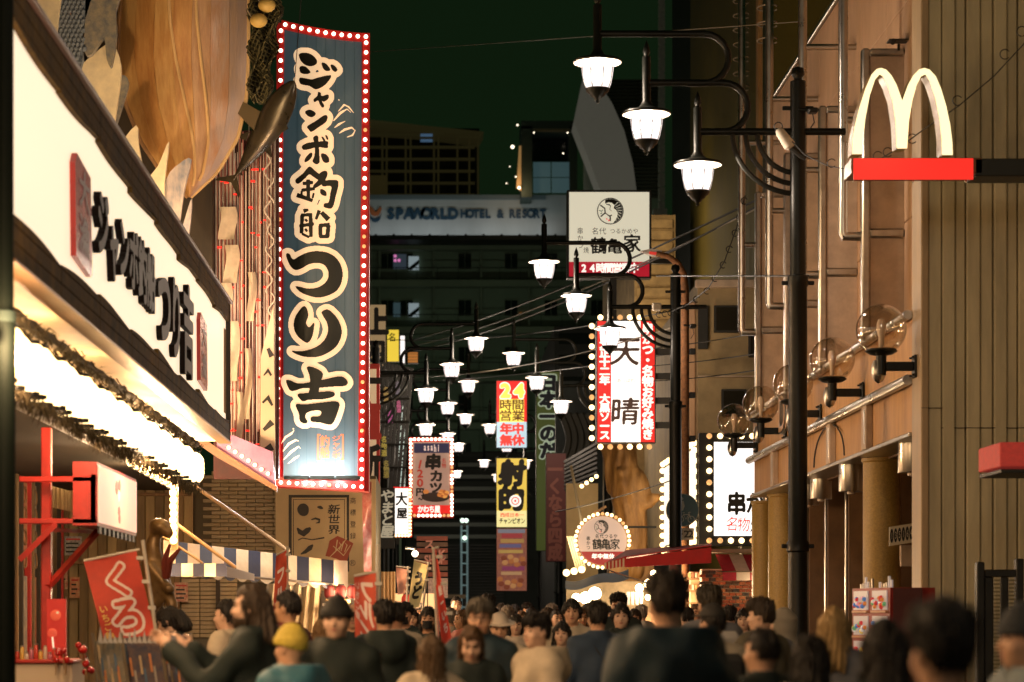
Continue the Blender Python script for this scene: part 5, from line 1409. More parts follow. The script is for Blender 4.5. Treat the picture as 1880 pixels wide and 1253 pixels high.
# ------------------------------------------------------------------ tiled wall and ittoku board
tw = thing('tiled_shop', 'tan tiled shop wall behind the striped awning', 'building', W(460, HY + 100, 42.4))
MB().box((-9, 42.5, 0), (W(690, 0, 42.4).x, 46, 4.0)).build('wall_core', mat('tile_grout', (.12, .1, .06), .8), tw)
tm = [mat('tan_tile_%d' % i, c, .45, noise=(6, .2)) for i, c in enumerate(((.34, .25, .12), (.30, .22, .10), (.38, .29, .15)))]
tme = [MB().bbox((0, 0, 0), (.30, .03, .062), .006).mesh('wall_tile', m_) for m_ in tm]
for r in range(28):
    for c in range(8):
        p = W(388, 872, 42.45); 
        o = add('wall_tile', random.choice(tme), tw, Vector((p.x + c * .31 - (.15 if r % 2 else 0), 42.46, p.z - r * .07)) - ORG[tw.name])
for r in range(15):
    for c in range(3):
        p = W(333, 1062, 40)
        add('shutter_tile', tme[2], tw, Vector((p.x + c * .31, 40.0, p.z - r * .07)) - ORG[tw.name])
panel(330, 1055, 425, 1300, 40.05, .1).build('shutter_back', mat('tile_grout', (.12, .1, .06)), tw)
panel(396, 1055, 403, 1300, 39.9, .1).build('shutter_post', M['ldark'], tw)
it_ = thing('shop_board', 'cream board with black frame, brush characters and a red seal', 'sign', W(600, 1085, 42))
M['it_cream'] = mat('cream_board', (.50, .385, .21), .6, noise=(2, .12))
panel(506, 880, 690, 1090, 42.0, .12).build('board', M['it_cream'], it_)
for a in ((530, 909, 641, 914), (530, 1046, 641, 1050), (530, 914, 535.5, 1046), (636.5, 914, 641, 1046)):
    panel(*a, 41.99, .009).build('frame_line', M['ink'], it_)
for a in ((538, 917, 633, 918), (538, 1043, 633, 1044), (538, 918, 539.2, 1043), (632, 918, 633, 1043)):
    panel(*a, 41.992, .007).build('inner_line', M['ink'], it_)
z_ = lambda pts: [(380 + p[0] / 3.11, 850 + p[1] / 3.11) + tuple(v / 3.11 for v in p[2:]) for p in pts]
br = [smooth_poly(z_([(515, 265), (530, 238), (560, 234), (580, 255), (578, 290), (555, 305), (528, 295)]), 4), smooth_poly(z_([(628, 252), (650, 246), (664, 262), (645, 264)]), 4)]
br += [stroke_poly(z_(s)) for s in ([(595, 325, 3), (620, 318, 6), (642, 325, 7), (640, 340, 6), (622, 345, 2)], [(515, 372, 4), (530, 395, 14), (550, 405, 18), (575, 385, 16), (592, 372, 6)], [(520, 442, 3), (545, 430, 3), (600, 440, 3), (670, 428, 4)], [(605, 468, 4), (590, 485, 14), (560, 510, 10), (535, 522, 3)])]
raster_part(it_, 'brush_lettering', M['ink'], poly_raster(br, 530, 905, .35, 320, 340), 530, 905, .35, frontal(41.99), (0, -.002, 0))
glyphs(it_, 'place_character', M['ink'], [('新', 613, 936, 22, 18, .1), ('世', 613, 954, 22, 17, .1), ('界', 613, 973, 22, 17)], frontal(41.99), 1.2, .8, lift=(0, -.002, 0))
glyphs(it_, 'trademark_character', M['ink'], [(c, 648, 920 + i * 21.6, 11, 12) for i, c in enumerate('商標登録')] + [('®', 647, 1034, 14, 14)], frontal(41.995), .5, .3)
SEAL = mat('seal_red', (.26, .04, .015), .6)
raster_part(it_, 'seal', SEAL, poly_raster([z_([(700, 445), (745, 418), (800, 440), (836, 460), (812, 520), (795, 578), (740, 548), (676, 532), (690, 490)])], 590, 975, .35, 200, 200), 590, 975, .35, frontal(41.985), (0, -.002, 0))
raster_part(it_, 'seal_lettering', M['it_cream'], poly_raster([stroke_poly(z_(s)) for s in ([(700, 540, 2), (760, 480, 3), (800, 430, 2)], [(735, 500, 2), (745, 440, 4), (765, 470, 3), (755, 500, 2)], [(765, 505, 2), (780, 450, 4), (800, 470, 3), (785, 510, 2)], [(720, 475, 2), (780, 530, 3), (820, 470, 2)])], 590, 975, .35, 200, 200), 590, 975, .35, frontal(41.98), (0, -.002, 0))
# ------------------------------------------------------------------ blue and white striped awning
sa = thing('striped_awning', 'long navy and cream striped awning with scalloped edge on the left', 'awning', W(460, 1040, 36))
BWm = [mat('awning_cream', (.62, .47, .28), .75, noise=(5, .15)), mat('awning_navy', (.004, .007, .026), .7, noise=(5, .25))]
def aw_pt(px, v):
    f = (px - 300) / 312.0
    return W(px, (992 + 37 * f) * (1 - v) + (1047 + 26 * f) * v, 33.5 + 4.5 * f - .5 * v)
nst = 14
for k in range(nst):
    a, b = 300 + 312 * k / nst, 300 + 312 * (k + 1) / nst
    mb = MB(); mb.grid([[aw_pt(a, v), aw_pt((a + b) / 2, v), aw_pt(b, v)] for v in (0, .25, .5, .75, 1)])
    lo = [aw_pt(a + (b - a) * j / 6, 1) - Vector((0, .01, .02 + .06 * math.sin(math.pi * j / 6))) for j in range(7)]
    mb.grid([[aw_pt(a + (b - a) * j / 6, 1) for j in range(7)], lo])
    mb.build('stripe', BWm[k % 2], sa)
MB().prism([aw_pt(612, 0), aw_pt(612, 1), W(638, 1085, 39), W(637, 1030, 39)], (.01, 0, 0)).build('end_flap', mat('flap_grey', (.5, .4, .32), .8), sa)
MB().tube([aw_pt(300, 1), aw_pt(612, 1)], .018, 6).build('front_bar', M['steel_dull'], sa)
for k in range(5):
    a, b = 312 + 21 * k, 312 + 21 * (k + 1)
    MB().grid([[W(a, 1035, 32.6), W(b, 1035, 32.6)], [W(a, 1059, 32.3), W(b, 1059, 32.3)]]).build('lower_stripe', BWm[(k + 1) % 2], sa)
MB().prism([W(416, 1040, 32.5), W(466, 1054, 34), W(466, 1066, 34), W(416, 1060, 32.5)], (0, .1, 0)).build('lower_flap', mat('flap_grey', (.5, .4, .32)), sa)
def rod(label, a, b, r, m, cat='pole'):
    P = [W(*a), W(*b)]
    tag(MB().tube([P[0], P[0].lerp(P[1], .5), P[1]], r, 8).build('awning_rod', m, None, True, P[0]), label, cat, 'awning rods')
PW = mat('rod_wood', (.42, .26, .12), .5)
rod('long pale rod slanting down to the middle of the striped awning', (350, 888, 33), (530, 1012, 36), .028, PW)
rod('shorter pale rod slanting down to the front of the striped awning', (320, 960, 32.5), (432, 1042, 33), .026, PW)
rod('thin rod crossing before the left end of the striped awning', (300, 985, 32), (372, 1034, 32.4), .016, PW)
# stall below the awning
st = thing('snack_stall', 'dim snack stall with curtain and dark red lanterns below the striped awning', 'stall', W(590, 1250, 38))
mb = MB(); mb.grid([[W(490 + 100 * u - 8 * v, 1072 + 90 * v, 38 + .06 * math.sin(u * 40)) for u in np.linspace(0, 1, 50)] for v in (0, .5, 1)]); mb.build('curtain', mat('curtain_grey', (.38, .3, .19), .8), st, smooth=True)
panel(490, 1165, 690, 1400, 37.6, .5).build('counter', mat('stall_counter', (.2, .12, .06), .6), st)
panel(590, 1085, 690, 1170, 38.6, .1).build('back_board', M['ldark'], st)
panel(592, 1108, 640, 1113, 37.6, .3).build('shelf', M['steel_dull'], st)
for k in range(7): MB().ball(W(602 + k * 6, 1103 + (k * 5) % 4, 37.6), (.05, .05, .035), 9, 6).build('fried_snack', mat('snack_%d' % (k % 2), ((.6, .36, .14), (.7, .5, .3))[k % 2], .7), st, smooth=True)
for k in range(3):
    p = W(605 + k * 21, 1087, 37.4)
    o = copy_tree(l0); o.location = p; o.scale = (.62, .62, .6)
    tag(o, 'dark red paper lantern at the stall under the striped awning, ' + ('left', 'middle', 'right')[k] + ' of three', 'lantern', 'stall lanterns')
    for ch in o.children:
        if ch.name.startswith('paper'):
            ch.data = ch.data.copy(); ch.data.materials.clear(); ch.data.materials.append(mat('lantern_dark_red', (.16, .015, .012), .6, emit=(.2, .015, .01), es=.25))
lamp_light('stall_light', W(620, 1095, 36.8) - ORG[st.name], 8, WARM, st, .1)

# ------------------------------------------------------------------ candy shop: red bracket frame, box sign, counter
cs = thing('red_bracket_frame', 'red painted post and beam frame carrying the white box sign', 'frame', W(84, HY + 300, 22))
RMt = M['red_metal']
panel(75, 785, 93, 1330, 22.2, .1, .008).build('post', RMt, cs)
for y in (880, 957): panel(35, y - 5, 178, y + 5, 22.0, .08, .006).build('beam', RMt, cs)
panel(165, 870, 177, 962, 22.0, .08, .006).build('upright', RMt, cs)
MB().tube([W(36, 1028, 22), W(103, 962, 22)], .035, 4).build('brace', RMt, cs); MB().tube([W(88, 1078, 22.2), W(180, 975, 23)], .035, 4).build('brace', RMt, cs)
MB().tube([W(93, 973, 22.2), W(195, 978, 24)], .025, 4).build('beam', RMt, cs)
bxs = thing('box_sign', 'white box sign with small pink candy emblem on the red frame', 'sign', W(215, 985, 22.5))
XS = W(178, 0, 22).x; sm_ = side(XS)
yA, yB = 22.0, sm_(250, 900).y; zA, zB = W(0, 965, 22).z, W(0, 848, 22).z
MB().box((XS - .22, yA, zA), (XS, yB, zB)).build('cabinet', RMt, bxs)
MB().box((XS + .001, yA + .05, zA + .03), (XS + .012, yB - .05, zB - .03)).build('face', glow('candy_white', (250, 205, 175), .72), bxs)
PKm = mat('candy_pink', (.6, .12, .1), .5, emit=(.65, .12, .1), es=.5)
for dy, dz, r in ((-.1, .12, .07), (.02, .15, .06), (-.02, .05, .06), (.0, -.1, .05), (.02, -.17, .05)):
    MB().ball((XS + .014, (yA + yB) / 2 + dy * 1.6, (zA + zB) / 2 + dz), (.004, r * 1.6, r), 10, 6).build('emblem', PKm if dz != .05 else MATS['sign_cream_lit'], bxs, smooth=True)
for k in range(9): MB().box((XS - .01, yA + .1 + k * .3, zA - .07), (XS + .01, yA + .25 + k * .3, zA - .005)).build('edge_flag', M['black'], bxs)
vl = thing('pleated_valance', 'cream pleated valance under the red beam', 'valance', W(130, 950, 23))
mb = MB(); mb.grid([[W(85 + 80 * u, 890 + 22 * u + (40 - 5 * u) * v, 23.2 + .03 * math.sin(u * 70)) for u in np.linspace(0, 1, 60)] for v in (0, 1)]); mb.build('cloth', mat('valance_cream', (.6, .48, .3), .8), vl, smooth=True)
ct = thing('candy_counter', 'white topped candy counter with red trim at the bottom left', 'counter', W(80, 1300, 21))
panel(26, 1218, 132, 1330, 21, .8, .01).build('cabinet', mat('counter_cream', (.62, .5, .36), .5), ct); panel(24, 1212, 134, 1218, 20.95, .9, .006).build('top', M['red_metal'], ct)
rp = thing('red_poster_board', 'red upright poster board with strawberry picture beside the counter', 'poster', W(103, 1215, 21.6))
panel(86, 1100, 121, 1214, 21.6, .04).build('board', mat('poster_red', (.5, .02, .015), .5, emit=(.5, .02, .015), es=.25), rp)
for px, py, r, c in ((102, 1130, .05, (.75, .12, .06)), (96, 1163, .045, (.7, .1, .06)), (105, 1126, .02, (.7, .6, .4))): MB().ball(W(px, py, 21.595), (r, .004, r), 10, 6).build('fruit_picture', mat('fruit_%d' % int(c[1] * 100), c, .5, emit=c, es=.25), rp, smooth=True)
MB().tube([W(96, 1170, 21.59), W(99, 1200, 21.59)], .008, 5).build('stick_picture', MATS['sign_cream_lit'], rp)
CA = mat('candy_apple', (.45, .012, .01), .15, spec=.7)
for g, (gx, gy) in enumerate(((152, 1196), (160, 1222), (112, 1205))):
    for k in range(7):
        p = W(gx + random.uniform(-11, 11), gy + random.uniform(-12, 12), 20.7 + random.uniform(0, .2))
        a = thing('candied_fruit', 'red glazed candied fruit on a stick in the ' + ('upper cluster beside the flag', 'lower cluster beside the poster stand', 'cluster on the white counter')[g], 'candy', p, 'candied fruit clusters')
        MB().ball(p, .028, 10, 7).build('fruit', CA, a, smooth=True); MB().tube([p, p + Vector((random.uniform(-.02, .02), 0, -.13))], .004, 5).build('stick', M['wood'], a)

# ------------------------------------------------------------------ flags
def flag(label, quad, Y, col, pole, chars=None, tcol=None, bold=3, wav=.03, mirror=False, emit=.12, hem=None):
    """quad: TL TR BR BL in the picture; pole: list of points"""
    t = thing('shop_flag', label, 'flag', W(quad[3][0], quad[3][1], Y))
    def q(u, v):
        a = np.array(quad, float); p = (a[0] * (1 - u) + a[1] * u) * (1 - v) + (a[3] * (1 - u) + a[2] * u) * v
        return W(p[0], p[1], Y + wav * math.sin(v * 7 + u * 2.5) + wav * .7 * math.sin(u * 5 - v * 3))
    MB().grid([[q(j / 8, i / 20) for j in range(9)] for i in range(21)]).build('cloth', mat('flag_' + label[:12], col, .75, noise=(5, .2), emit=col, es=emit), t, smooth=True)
    P = [W(x, y, Y + .02) for x, y in pole]
    MB().tube(P, .016, 8).build('pole', mat('flag_pole_white', (.55, .5, .42), .4), t, smooth=True)
    if len(pole) == 2:
        MB().tube([W(quad[0][0], quad[0][1] - 2, Y + .02), W(quad[1][0] + 6, quad[1][1] - 3, Y + .02)], .011, 6).build('top_rod', MATS['flag_pole_white'], t)
    for v in (.08, .35, .65, .92):
        a = q(1, v); MB().box(a + Vector((-.01, -.012, -.015)), a + Vector((.05, .03, .015))).build('loop', MATS['flag_pole_white'], t)
    if chars:
        f = (lambda u, v: q(1 - u, v)) if mirror else q
        for i, (cs_, m_, b_) in enumerate(chars):
            glyphs(t, 'character', m_, cs_, f, b_, lift=(0, -.006 - .004 * i, 0))
    return t
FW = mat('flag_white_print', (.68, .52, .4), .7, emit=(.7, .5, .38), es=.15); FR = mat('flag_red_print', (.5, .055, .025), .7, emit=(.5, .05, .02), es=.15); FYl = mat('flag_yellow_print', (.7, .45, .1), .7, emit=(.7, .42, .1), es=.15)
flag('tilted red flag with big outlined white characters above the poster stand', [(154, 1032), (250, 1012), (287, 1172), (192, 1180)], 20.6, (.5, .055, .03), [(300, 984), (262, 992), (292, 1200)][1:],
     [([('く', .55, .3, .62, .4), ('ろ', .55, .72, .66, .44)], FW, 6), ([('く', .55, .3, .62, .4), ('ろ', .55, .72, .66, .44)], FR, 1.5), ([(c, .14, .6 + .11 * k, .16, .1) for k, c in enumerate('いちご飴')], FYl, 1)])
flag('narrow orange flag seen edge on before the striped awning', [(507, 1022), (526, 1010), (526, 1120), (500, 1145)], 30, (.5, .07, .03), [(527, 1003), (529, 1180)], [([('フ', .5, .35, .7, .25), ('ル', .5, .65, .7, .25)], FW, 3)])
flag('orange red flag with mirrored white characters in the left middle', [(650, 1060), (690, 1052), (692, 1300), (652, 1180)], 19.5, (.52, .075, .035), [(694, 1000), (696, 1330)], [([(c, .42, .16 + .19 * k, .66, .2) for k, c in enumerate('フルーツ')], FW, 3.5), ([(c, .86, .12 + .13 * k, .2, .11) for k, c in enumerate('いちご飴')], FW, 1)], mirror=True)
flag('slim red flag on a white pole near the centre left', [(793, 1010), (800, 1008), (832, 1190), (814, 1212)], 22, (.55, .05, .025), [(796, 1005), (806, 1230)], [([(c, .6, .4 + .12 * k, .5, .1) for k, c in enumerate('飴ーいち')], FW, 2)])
flag('cream and yellow flag with dark bubble lettering beyond the red flags', [(760, 1030), (786, 1038), (770, 1115), (748, 1120)], 33, (.62, .5, .22), [(787, 1032), (772, 1150)], [([('う', .5, .35, .7, .3), ('ど', .5, .65, .7, .3)], M['ink'], 4)])
flag('small salmon flag by the round lamp', [(727, 1042), (748, 1046), (744, 1090), (730, 1092)], 35, (.6, .3, .2), [(749, 1040), (746, 1130)])

# ------------------------------------------------------------------ clear red plastic sheet below the big sign
t = thing('plastic_streamer', 'red tinted clear plastic strip hanging below the blue sign', 'streamer', W(680, 1045, 37))
mb = MB(); mb.grid([[W(664 + 4 * v + (18 - 4 * v) * u, 885 + 165 * v, 37 + .05 * math.sin(v * 8 + u * 3)) for u in (0, .33, .66, 1)] for v in np.linspace(0, 1, 14)])
mb.build('sheet', mat('red_plastic', (.5, .12, .1), .15, noise=(6, .4), second=(.62, .4, .34)), t, smooth=True)

# ------------------------------------------------------------------ poster stand at the bottom left
ps = thing('poster_stand', 'tilted stand of plastic covered dark posters at the bottom left', 'display stand', W(270, 1330, 19))
PF = [mat('poster_navy', (.05, .055, .09), .18, noise=(9, .6), second=(.16, .10, .07)), mat('poster_teal', (.09, .11, .12), .18, noise=(14, .7), second=(.25, .2, .13))]
for k, (q, m_) in enumerate((([(172, 1178), (222, 1170), (240, 1330), (180, 1330)], 1), ([(222, 1172), (292, 1166), (318, 1330), (242, 1330)], 0), ([(294, 1168), (345, 1164), (380, 1330), (320, 1330)], 0))):
    MB().prism([W(x, y, 19 + .15 * k) for x, y in q], (0, .04, 0)).build('poster', PF[m_], ps)
    for j in range(7):
        x = q[0][0] + 6 + j * (q[1][0] - q[0][0] - 8) / 7; y = 1185 + (j * 23) % 50
        MB().prism([W(a, b, 18.992 + .15 * k) for a, b in ((x, y), (x + 4, y), (x + 9, y + 34), (x + 5, y + 34))], (0, .006, 0)).build('picture_strip', mat('strip_%d' % ((j + k) % 4), ((.45, .33, .2), (.08, .13, .2), (.5, .2, .08), (.3, .26, .22))[(j + k) % 4], .2), ps)
for x in (170, 222, 293, 350):
    MB().tube([W(x, 1162, 18.95), W(x + 24, 1330, 18.95)], .014, 6).build('frame_bar', M['steel_dull'], ps)
for k in range(12):
    x = 180 + k * 9
    MB().prism([W(x, 1180, 18.85), W(x + 4, 1150 + (k * 13) % 22, 18.85), W(x + 9, 1182, 18.85)], (0, .01, 0)).build('plastic_tip', mat('clear_film', (.4, .38, .36), .1, spec=.8), ps)

# ------------------------------------------------------------------ goods and notices round the candy counter
PC = [mat('notice_%d' % i, c, .55, noise=(18, .5), second=d_) for i, (c, d_) in enumerate((((.6, .48, .3), (.4, .06, .04)), ((.5, .08, .05), (.6, .45, .2)), ((.55, .5, .42), (.1, .14, .2)), ((.6, .4, .1), (.35, .1, .04))))]
for k, (x0, y0, x1, y1, lbl) in enumerate(((104, 1040, 124, 1082, 'small pale notice on the shutter right of the red post'), (128, 1060, 146, 1098, 'small red notice on the shutter beside the pale one'), (118, 985, 150, 1020, 'wide pale notice under the red beam'), (38, 1060, 62, 1130, 'yellowish notice left of the red post'), (320, 1070, 345, 1105, 'small notice on the tiled shutter beside the statue'))):
    t = thing('shop_notice', lbl, 'notice', W((x0 + x1) / 2, y1, 41.4 if x0 < 300 else 39.8), 'notices on the left shopfront')
    Yn = 41.4 if x0 < 300 else 39.8
    panel(x0, y0, x1, y1, Yn, .02).build('sheet', PC[k % 4], t)
    for j in range(4): panel(x0 + 3, y0 + 4 + j * (y1 - y0) / 4.6, x1 - 3 - (j * 3) % 5, y0 + 7 + j * (y1 - y0) / 4.6, Yn - .004, .003).build('print_line', M['ink'] if j else MATS['red_print'], t)
for k in range(9):
    x = 32 + k * 8.5; h = (16, 24, 12, 20, 28)[k % 5]
    t = thing('candy_jar', 'candy jar on the white counter, ' + ('first', 'second', 'third', 'fourth', 'fifth', 'sixth', 'seventh', 'eighth', 'ninth')[k] + ' from the left', 'jar', W(x, 1212, 21.3), 'jars on the candy counter')
    z = W(x, 1212, 21.3)
    MB().lathe([(.017, 0), (.019, .01), (.019, h * .0048 - .015), (.013, h * .0048)], z, 10).build('jar_body', mat('jar_fill_%d' % (k % 4), ((.5, .06, .04), (.6, .42, .1), (.55, .5, .4), (.45, .14, .2))[k % 4], .25), t, smooth=True)
    MB().lathe([(.015, h * .0048), (.015, h * .0048 + .012)], z, 10).build('lid', M['steel_dull'], t)
# ================================================================== FAR BACKGROUND
HYY = 170.0
hb = thing('spa_hotel', 'dark hotel block closing the street with a lit name band', 'building', W(980, HY + 30, HYY))
M['hotel'] = mat('hotel_wall', (.22, .28, .2), .8, noise=(.2, .2))
M['hotel2'] = mat('hotel_slab', (.24, .28, .2), .8, noise=(.3, .2))
M['hglass'] = mat('hotel_glass', (.012, .018, .015), .15)
panel(560, 433, 1335, 1160, HYY + .6, 20).build('wall', M['hotel'], hb)
for y in (446, 514, 600, 688, 776, 864, 952):
    panel(560, y, 1335, y + 12, HYY - .6, 1.1).build('gallery_slab', M['hotel2'], hb)
    for k in range(20): panel(575 + k * 38, y - 22, 575.8 + k * 38, y, HYY - .5, .05).build('rail_post', M['dark_frame'], hb)
    panel(560, y - 23, 1335, y - 21.5, HYY - .5, .06).build('hand_rail', M['dark_frame'], hb)
for x in (695, 795, 882, 970, 1058, 1145, 1232):
    panel(x, 440, x + 3, 1150, HYY - .2, .7).build('pier', M['hotel2'], hb)
for r, y in enumerate((466, 552, 638, 726, 814)):
    for x in (700, 735, 842, 927, 1000, 1085):
        w = panel(x - 1.5, y - 1.5, x + 24.5, y + 30, HYY + .5, .15).build('window', M['hotel2'], hb)
        panel(x, y, x + 11, y + 28, HYY + .45, .06).build('pane', M['hglass'], w); panel(x + 12, y, x + 23, y + 28, HYY + .45, .06).build('pane', M['hglass'], w)
for (x0, y0, x1, y1, c, e) in ((722, 467, 746, 494, (60, 70, 80), .5), (750, 471, 769, 496, (150, 165, 170), .6), (722, 556, 735, 582, (60, 80, 85), .5), (750, 557, 769, 582, (150, 165, 170), .6), (954, 574, 958, 578, (190, 120, 60), .6)):
    w = panel(x0, y0, x1, y1, HYY + .35, .1).build('lit_window', glow('win_%d_%d' % (x0, y0), c, e, False), hb)
    if x0 == 750:
        MB().prism([W(x0, y1 - 4, HYY + .34), W(x1, y0 + 6, HYY + .34), W(x1, y0 + 14, HYY + .34), W(x0 + 6, y1, HYY + .34), W(x0, y1, HYY + .34)], (0, .005, 0)).build('blind_shadow', M['hglass'], w)
for x, y in ((723, 468), (723, 476), (730, 476)): panel(x, y, x + 5, y + 5, HYY + .33, .01).build('neon_mark', glow('neon_pink', (230, 130, 190), .8, False), hb)
# name band
panel(600, 358, 1040, 432, HYY - 1.2, 2).build('name_band', mat('band_white', (.42, .45, .43), .6, noise=(.25, .15), stretch=(1, 1, .3)), hb)
panel(600, 358, 1002, 366, HYY - 1.5, .3).build('band_cap', mat('band_cap', (.15, .2, .21), .6), hb)
panel(600, 433, 1045, 440, HYY - 3.2, 2.6).build('walkway', M['dark_frame'], hb)
for k in range(13):
    panel(690 + k * 33 - 2, 430, 690 + k * 33 + 2, 433, HYY - 2.9, .3).build('flood_lamp', M['iron'], hb)
for k in range(7):
    lamp_light('flood_light', W(690 + k * 52, 424, HYY - 2.7) - ORG[hb.name], 24, (.92, .97, 1), hb, .3)
fm = frontal(HYY - 1.25)
BLU = mat('band_letter_blue', (.02, .06, .10), .5)
glyphs(hb, 'band_character', BLU, row('SPAWORLD', 709, 840, 393, 25, 24), fm, 4, lift=(0, -.05, 0), depth=(0, .08, 0))
glyphs(hb, 'band_character', BLU, row('HOTEL & RESORT', 846, 1002, 393, 20, 17), fm, 3, lift=(0, -.05, 0), depth=(0, .08, 0))
for pts, c in (([(677, 378), (684, 382), (690, 390), (698, 380), (700, 386), (694, 396), (684, 396), (678, 388)], (.45, .13, .04)), ([(676, 392), (686, 402), (698, 398), (700, 392), (696, 406), (684, 407)], (.02, .06, .1))):
    MB().prism([W(x, y, HYY - 1.32) for x, y in smooth_poly(pts, 3)], (0, .08, 0)).build('band_emblem', mat('emb_%d' % int(c[0] * 100), c, .5), hb)
# roof-top steel grid lit olive
rg = thing('rooftop_frame', 'olive lit steel grid structure on the hotel roof', 'building', W(780, 358, HYY + 8))
OL = mat('olive_steel', (.17, .15, .06), .7, emit=(.17, .14, .05), es=.055); Yr = HYY + 6  # emission here and on the parapet box stands in for falling light
panel(640, 236, 880, 358, Yr + 3, .4).build('backing', mat('olive_dark', (.02, .024, .012), .8), rg)
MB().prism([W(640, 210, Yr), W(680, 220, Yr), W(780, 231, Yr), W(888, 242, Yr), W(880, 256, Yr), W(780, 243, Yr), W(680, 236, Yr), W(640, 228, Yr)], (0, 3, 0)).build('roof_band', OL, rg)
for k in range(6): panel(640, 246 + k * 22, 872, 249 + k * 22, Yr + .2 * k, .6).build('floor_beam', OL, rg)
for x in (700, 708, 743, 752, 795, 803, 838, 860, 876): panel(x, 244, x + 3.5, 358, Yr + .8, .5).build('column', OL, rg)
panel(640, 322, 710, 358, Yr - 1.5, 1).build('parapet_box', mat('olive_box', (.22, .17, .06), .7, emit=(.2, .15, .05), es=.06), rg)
for y in (246, 256): panel(772, y, 794, y + 5, Yr - .1, .05).build('lit_mark', glow('lit_mark_blue', (80, 110, 140), .5, False), rg)
# glazed stair tower
tf = thing('stair_tower', 'dark green framed tower with teal glass on the hotel roof', 'building', W(1005, 360, HYY - 4))
GT = mat('tower_green', (.035, .055, .042), .7); Yt = HYY - 4
for a in ((957, 232, 977, 362), (1046, 232, 1060, 362), (957, 222, 1060, 236)): panel(*a, Yt, 4).build('frame', GT, tf)
panel(977, 236, 1046, 240, Yt + .2, .5).build('rail', mat('tower_rail', (.16, .14, .08), .6), tf)
panel(977, 240, 1046, 296, Yt + 3.5, .3).build('dark_bay', M['hglass'], tf)
for k in range(2):
    for j in range(2): panel(979 + k * 34, 298 + j * 29, 1011 + k * 34, 325 + j * 29, Yt + .6, .1).build('glass_pane', mat('teal_glass', (.06, .11, .12), .3, emit=(.055, .105, .115), es=.45), tf)
for x, y in ((980, 244), (1042, 244), (1034, 282)): MB().ball(W(x, y, Yt + 1), .04, 8, 6).build('spot', M['bulb'], tf)
for k, (x, y, r) in enumerate(((941, 270, .12), (950, 230, .06), (936, 306, .035), (930, 337, .04), (947, 325, .05), (953, 345, .10))):
    o = MB().ball(W(x, y, HYY - 4.5), r, 10, 8).build('roof_lamp', glow('roof_lamp_lit', (255, 235, 205), 3, False), None, True, W(x, y, HYY - 4.5))
    tag(o, 'tiny lit rooftop lamp ' + ('standing alone left of the stair tower', 'highest, beside the tower top', 'faint one left of the tower', 'lowest faint one on the parapet', 'halfway up beside the tower', 'bright one at the tower foot')[k], 'lamp', 'rooftop lamps')
MB().prism([W(948, 345, HYY - 4.2), W(953, 268, HYY - 4.2), (W(957, 268, HYY - 4.2)), W(957, 350, HYY - 4.2)], (0, .3, 0)).build('lit_edge', mat('warm_edge', (.5, .3, .12), .6, emit=(.5, .28, .1), es=.35), tf)  # glowing strip stands in for lamp light on the tower wall
lamp_light('roof_light', W(952, 348, HYY - 5) - ORG[tf.name], 60, WARM, tf, .2)
# curved concrete fin and louvred tower
fn = thing('curved_fin_tower', 'grey curved fin with louvred tower above the square sign', 'building', W(1120, 352, 150))
MB().prism([W(x, y, 148) for x, y in ((1072, 138), (1054, 224), (1078, 285), (1106, 360), (1170, 360), (1162, 300), (1146, 240), (1124, 190), (1098, 150))], (0, 3, 0)).build('fin', mat('fin_grey', (.30, .28, .23), .7, noise=(.4, .15), emit=(.28, .26, .21), es=.16), fn)  # emission stands in for light reaching the fin from below
panel(1085, 150, 1214, 400, 152.5, 8).build('tower', M['hotel'], fn)
for k in range(34): panel(1100, 146 + k * 6.5, 1212, 149 + k * 6.5, 152.2, .25).build('louvre', mat('louvre_olive', (.07, .07, .045), .6), fn)
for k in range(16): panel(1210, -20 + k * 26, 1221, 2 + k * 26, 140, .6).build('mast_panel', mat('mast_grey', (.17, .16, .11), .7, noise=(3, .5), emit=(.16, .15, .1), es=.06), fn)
panel(1200, 383, 1225, 420, 138, 1).build('mast_block', mat('mast_grey', (.17, .16, .11)), fn)
# dark blocks filling the street sides behind the signs
for (x0, y0, x1, y1, Y, lbl, c) in ((600, 640, 712, 1150, 97, 'dark building wall behind the left lamps', (.03, .03, .022)), (1018, 600, 1300, 1150, 92, 'dark building behind the bulb edged sign', (.035, .04, .035)), (1165, 395, 1240, 1000, 62, 'narrow stone clad building lit warm behind the square sign', (.42, .30, .15))):
    t = thing('street_building', lbl, 'building', W((x0 + x1) / 2, HY, Y))
    panel(x0, y0, x1, y1, Y, 12).build('wall', mat('sb_%d' % x0, c, .8, noise=(2.5, .35), bump=(9, .4)), t)
    if x0 == 1165:
        for k in range(14): panel(1168 + (k % 3) * 2, 402 + k * 21, 1236, 419 + k * 21, Y - .08, .07, .02).build('stone_block', mat('sb_%d' % x0, c), t)
        lamp_light('wall_light', W(1195, 392, 60.5) - ORG[t.name], 40, (1, .72, .4), t, .2)
        lamp_light('wall_light', W(1190, 560, 60.5) - ORG[t.name], 40, (1, .72, .4), t, .2)
    else:
        for k in range(9):
            for j in range(3):
                xw = x0 + 8 + j * (x1 - x0) / 3.2; panel(xw, y0 + 12 + k * 40, xw + (x1 - x0) / 5, y0 + 32 + k * 40, Y - .04, .06).build('window', M['hglass'], t)
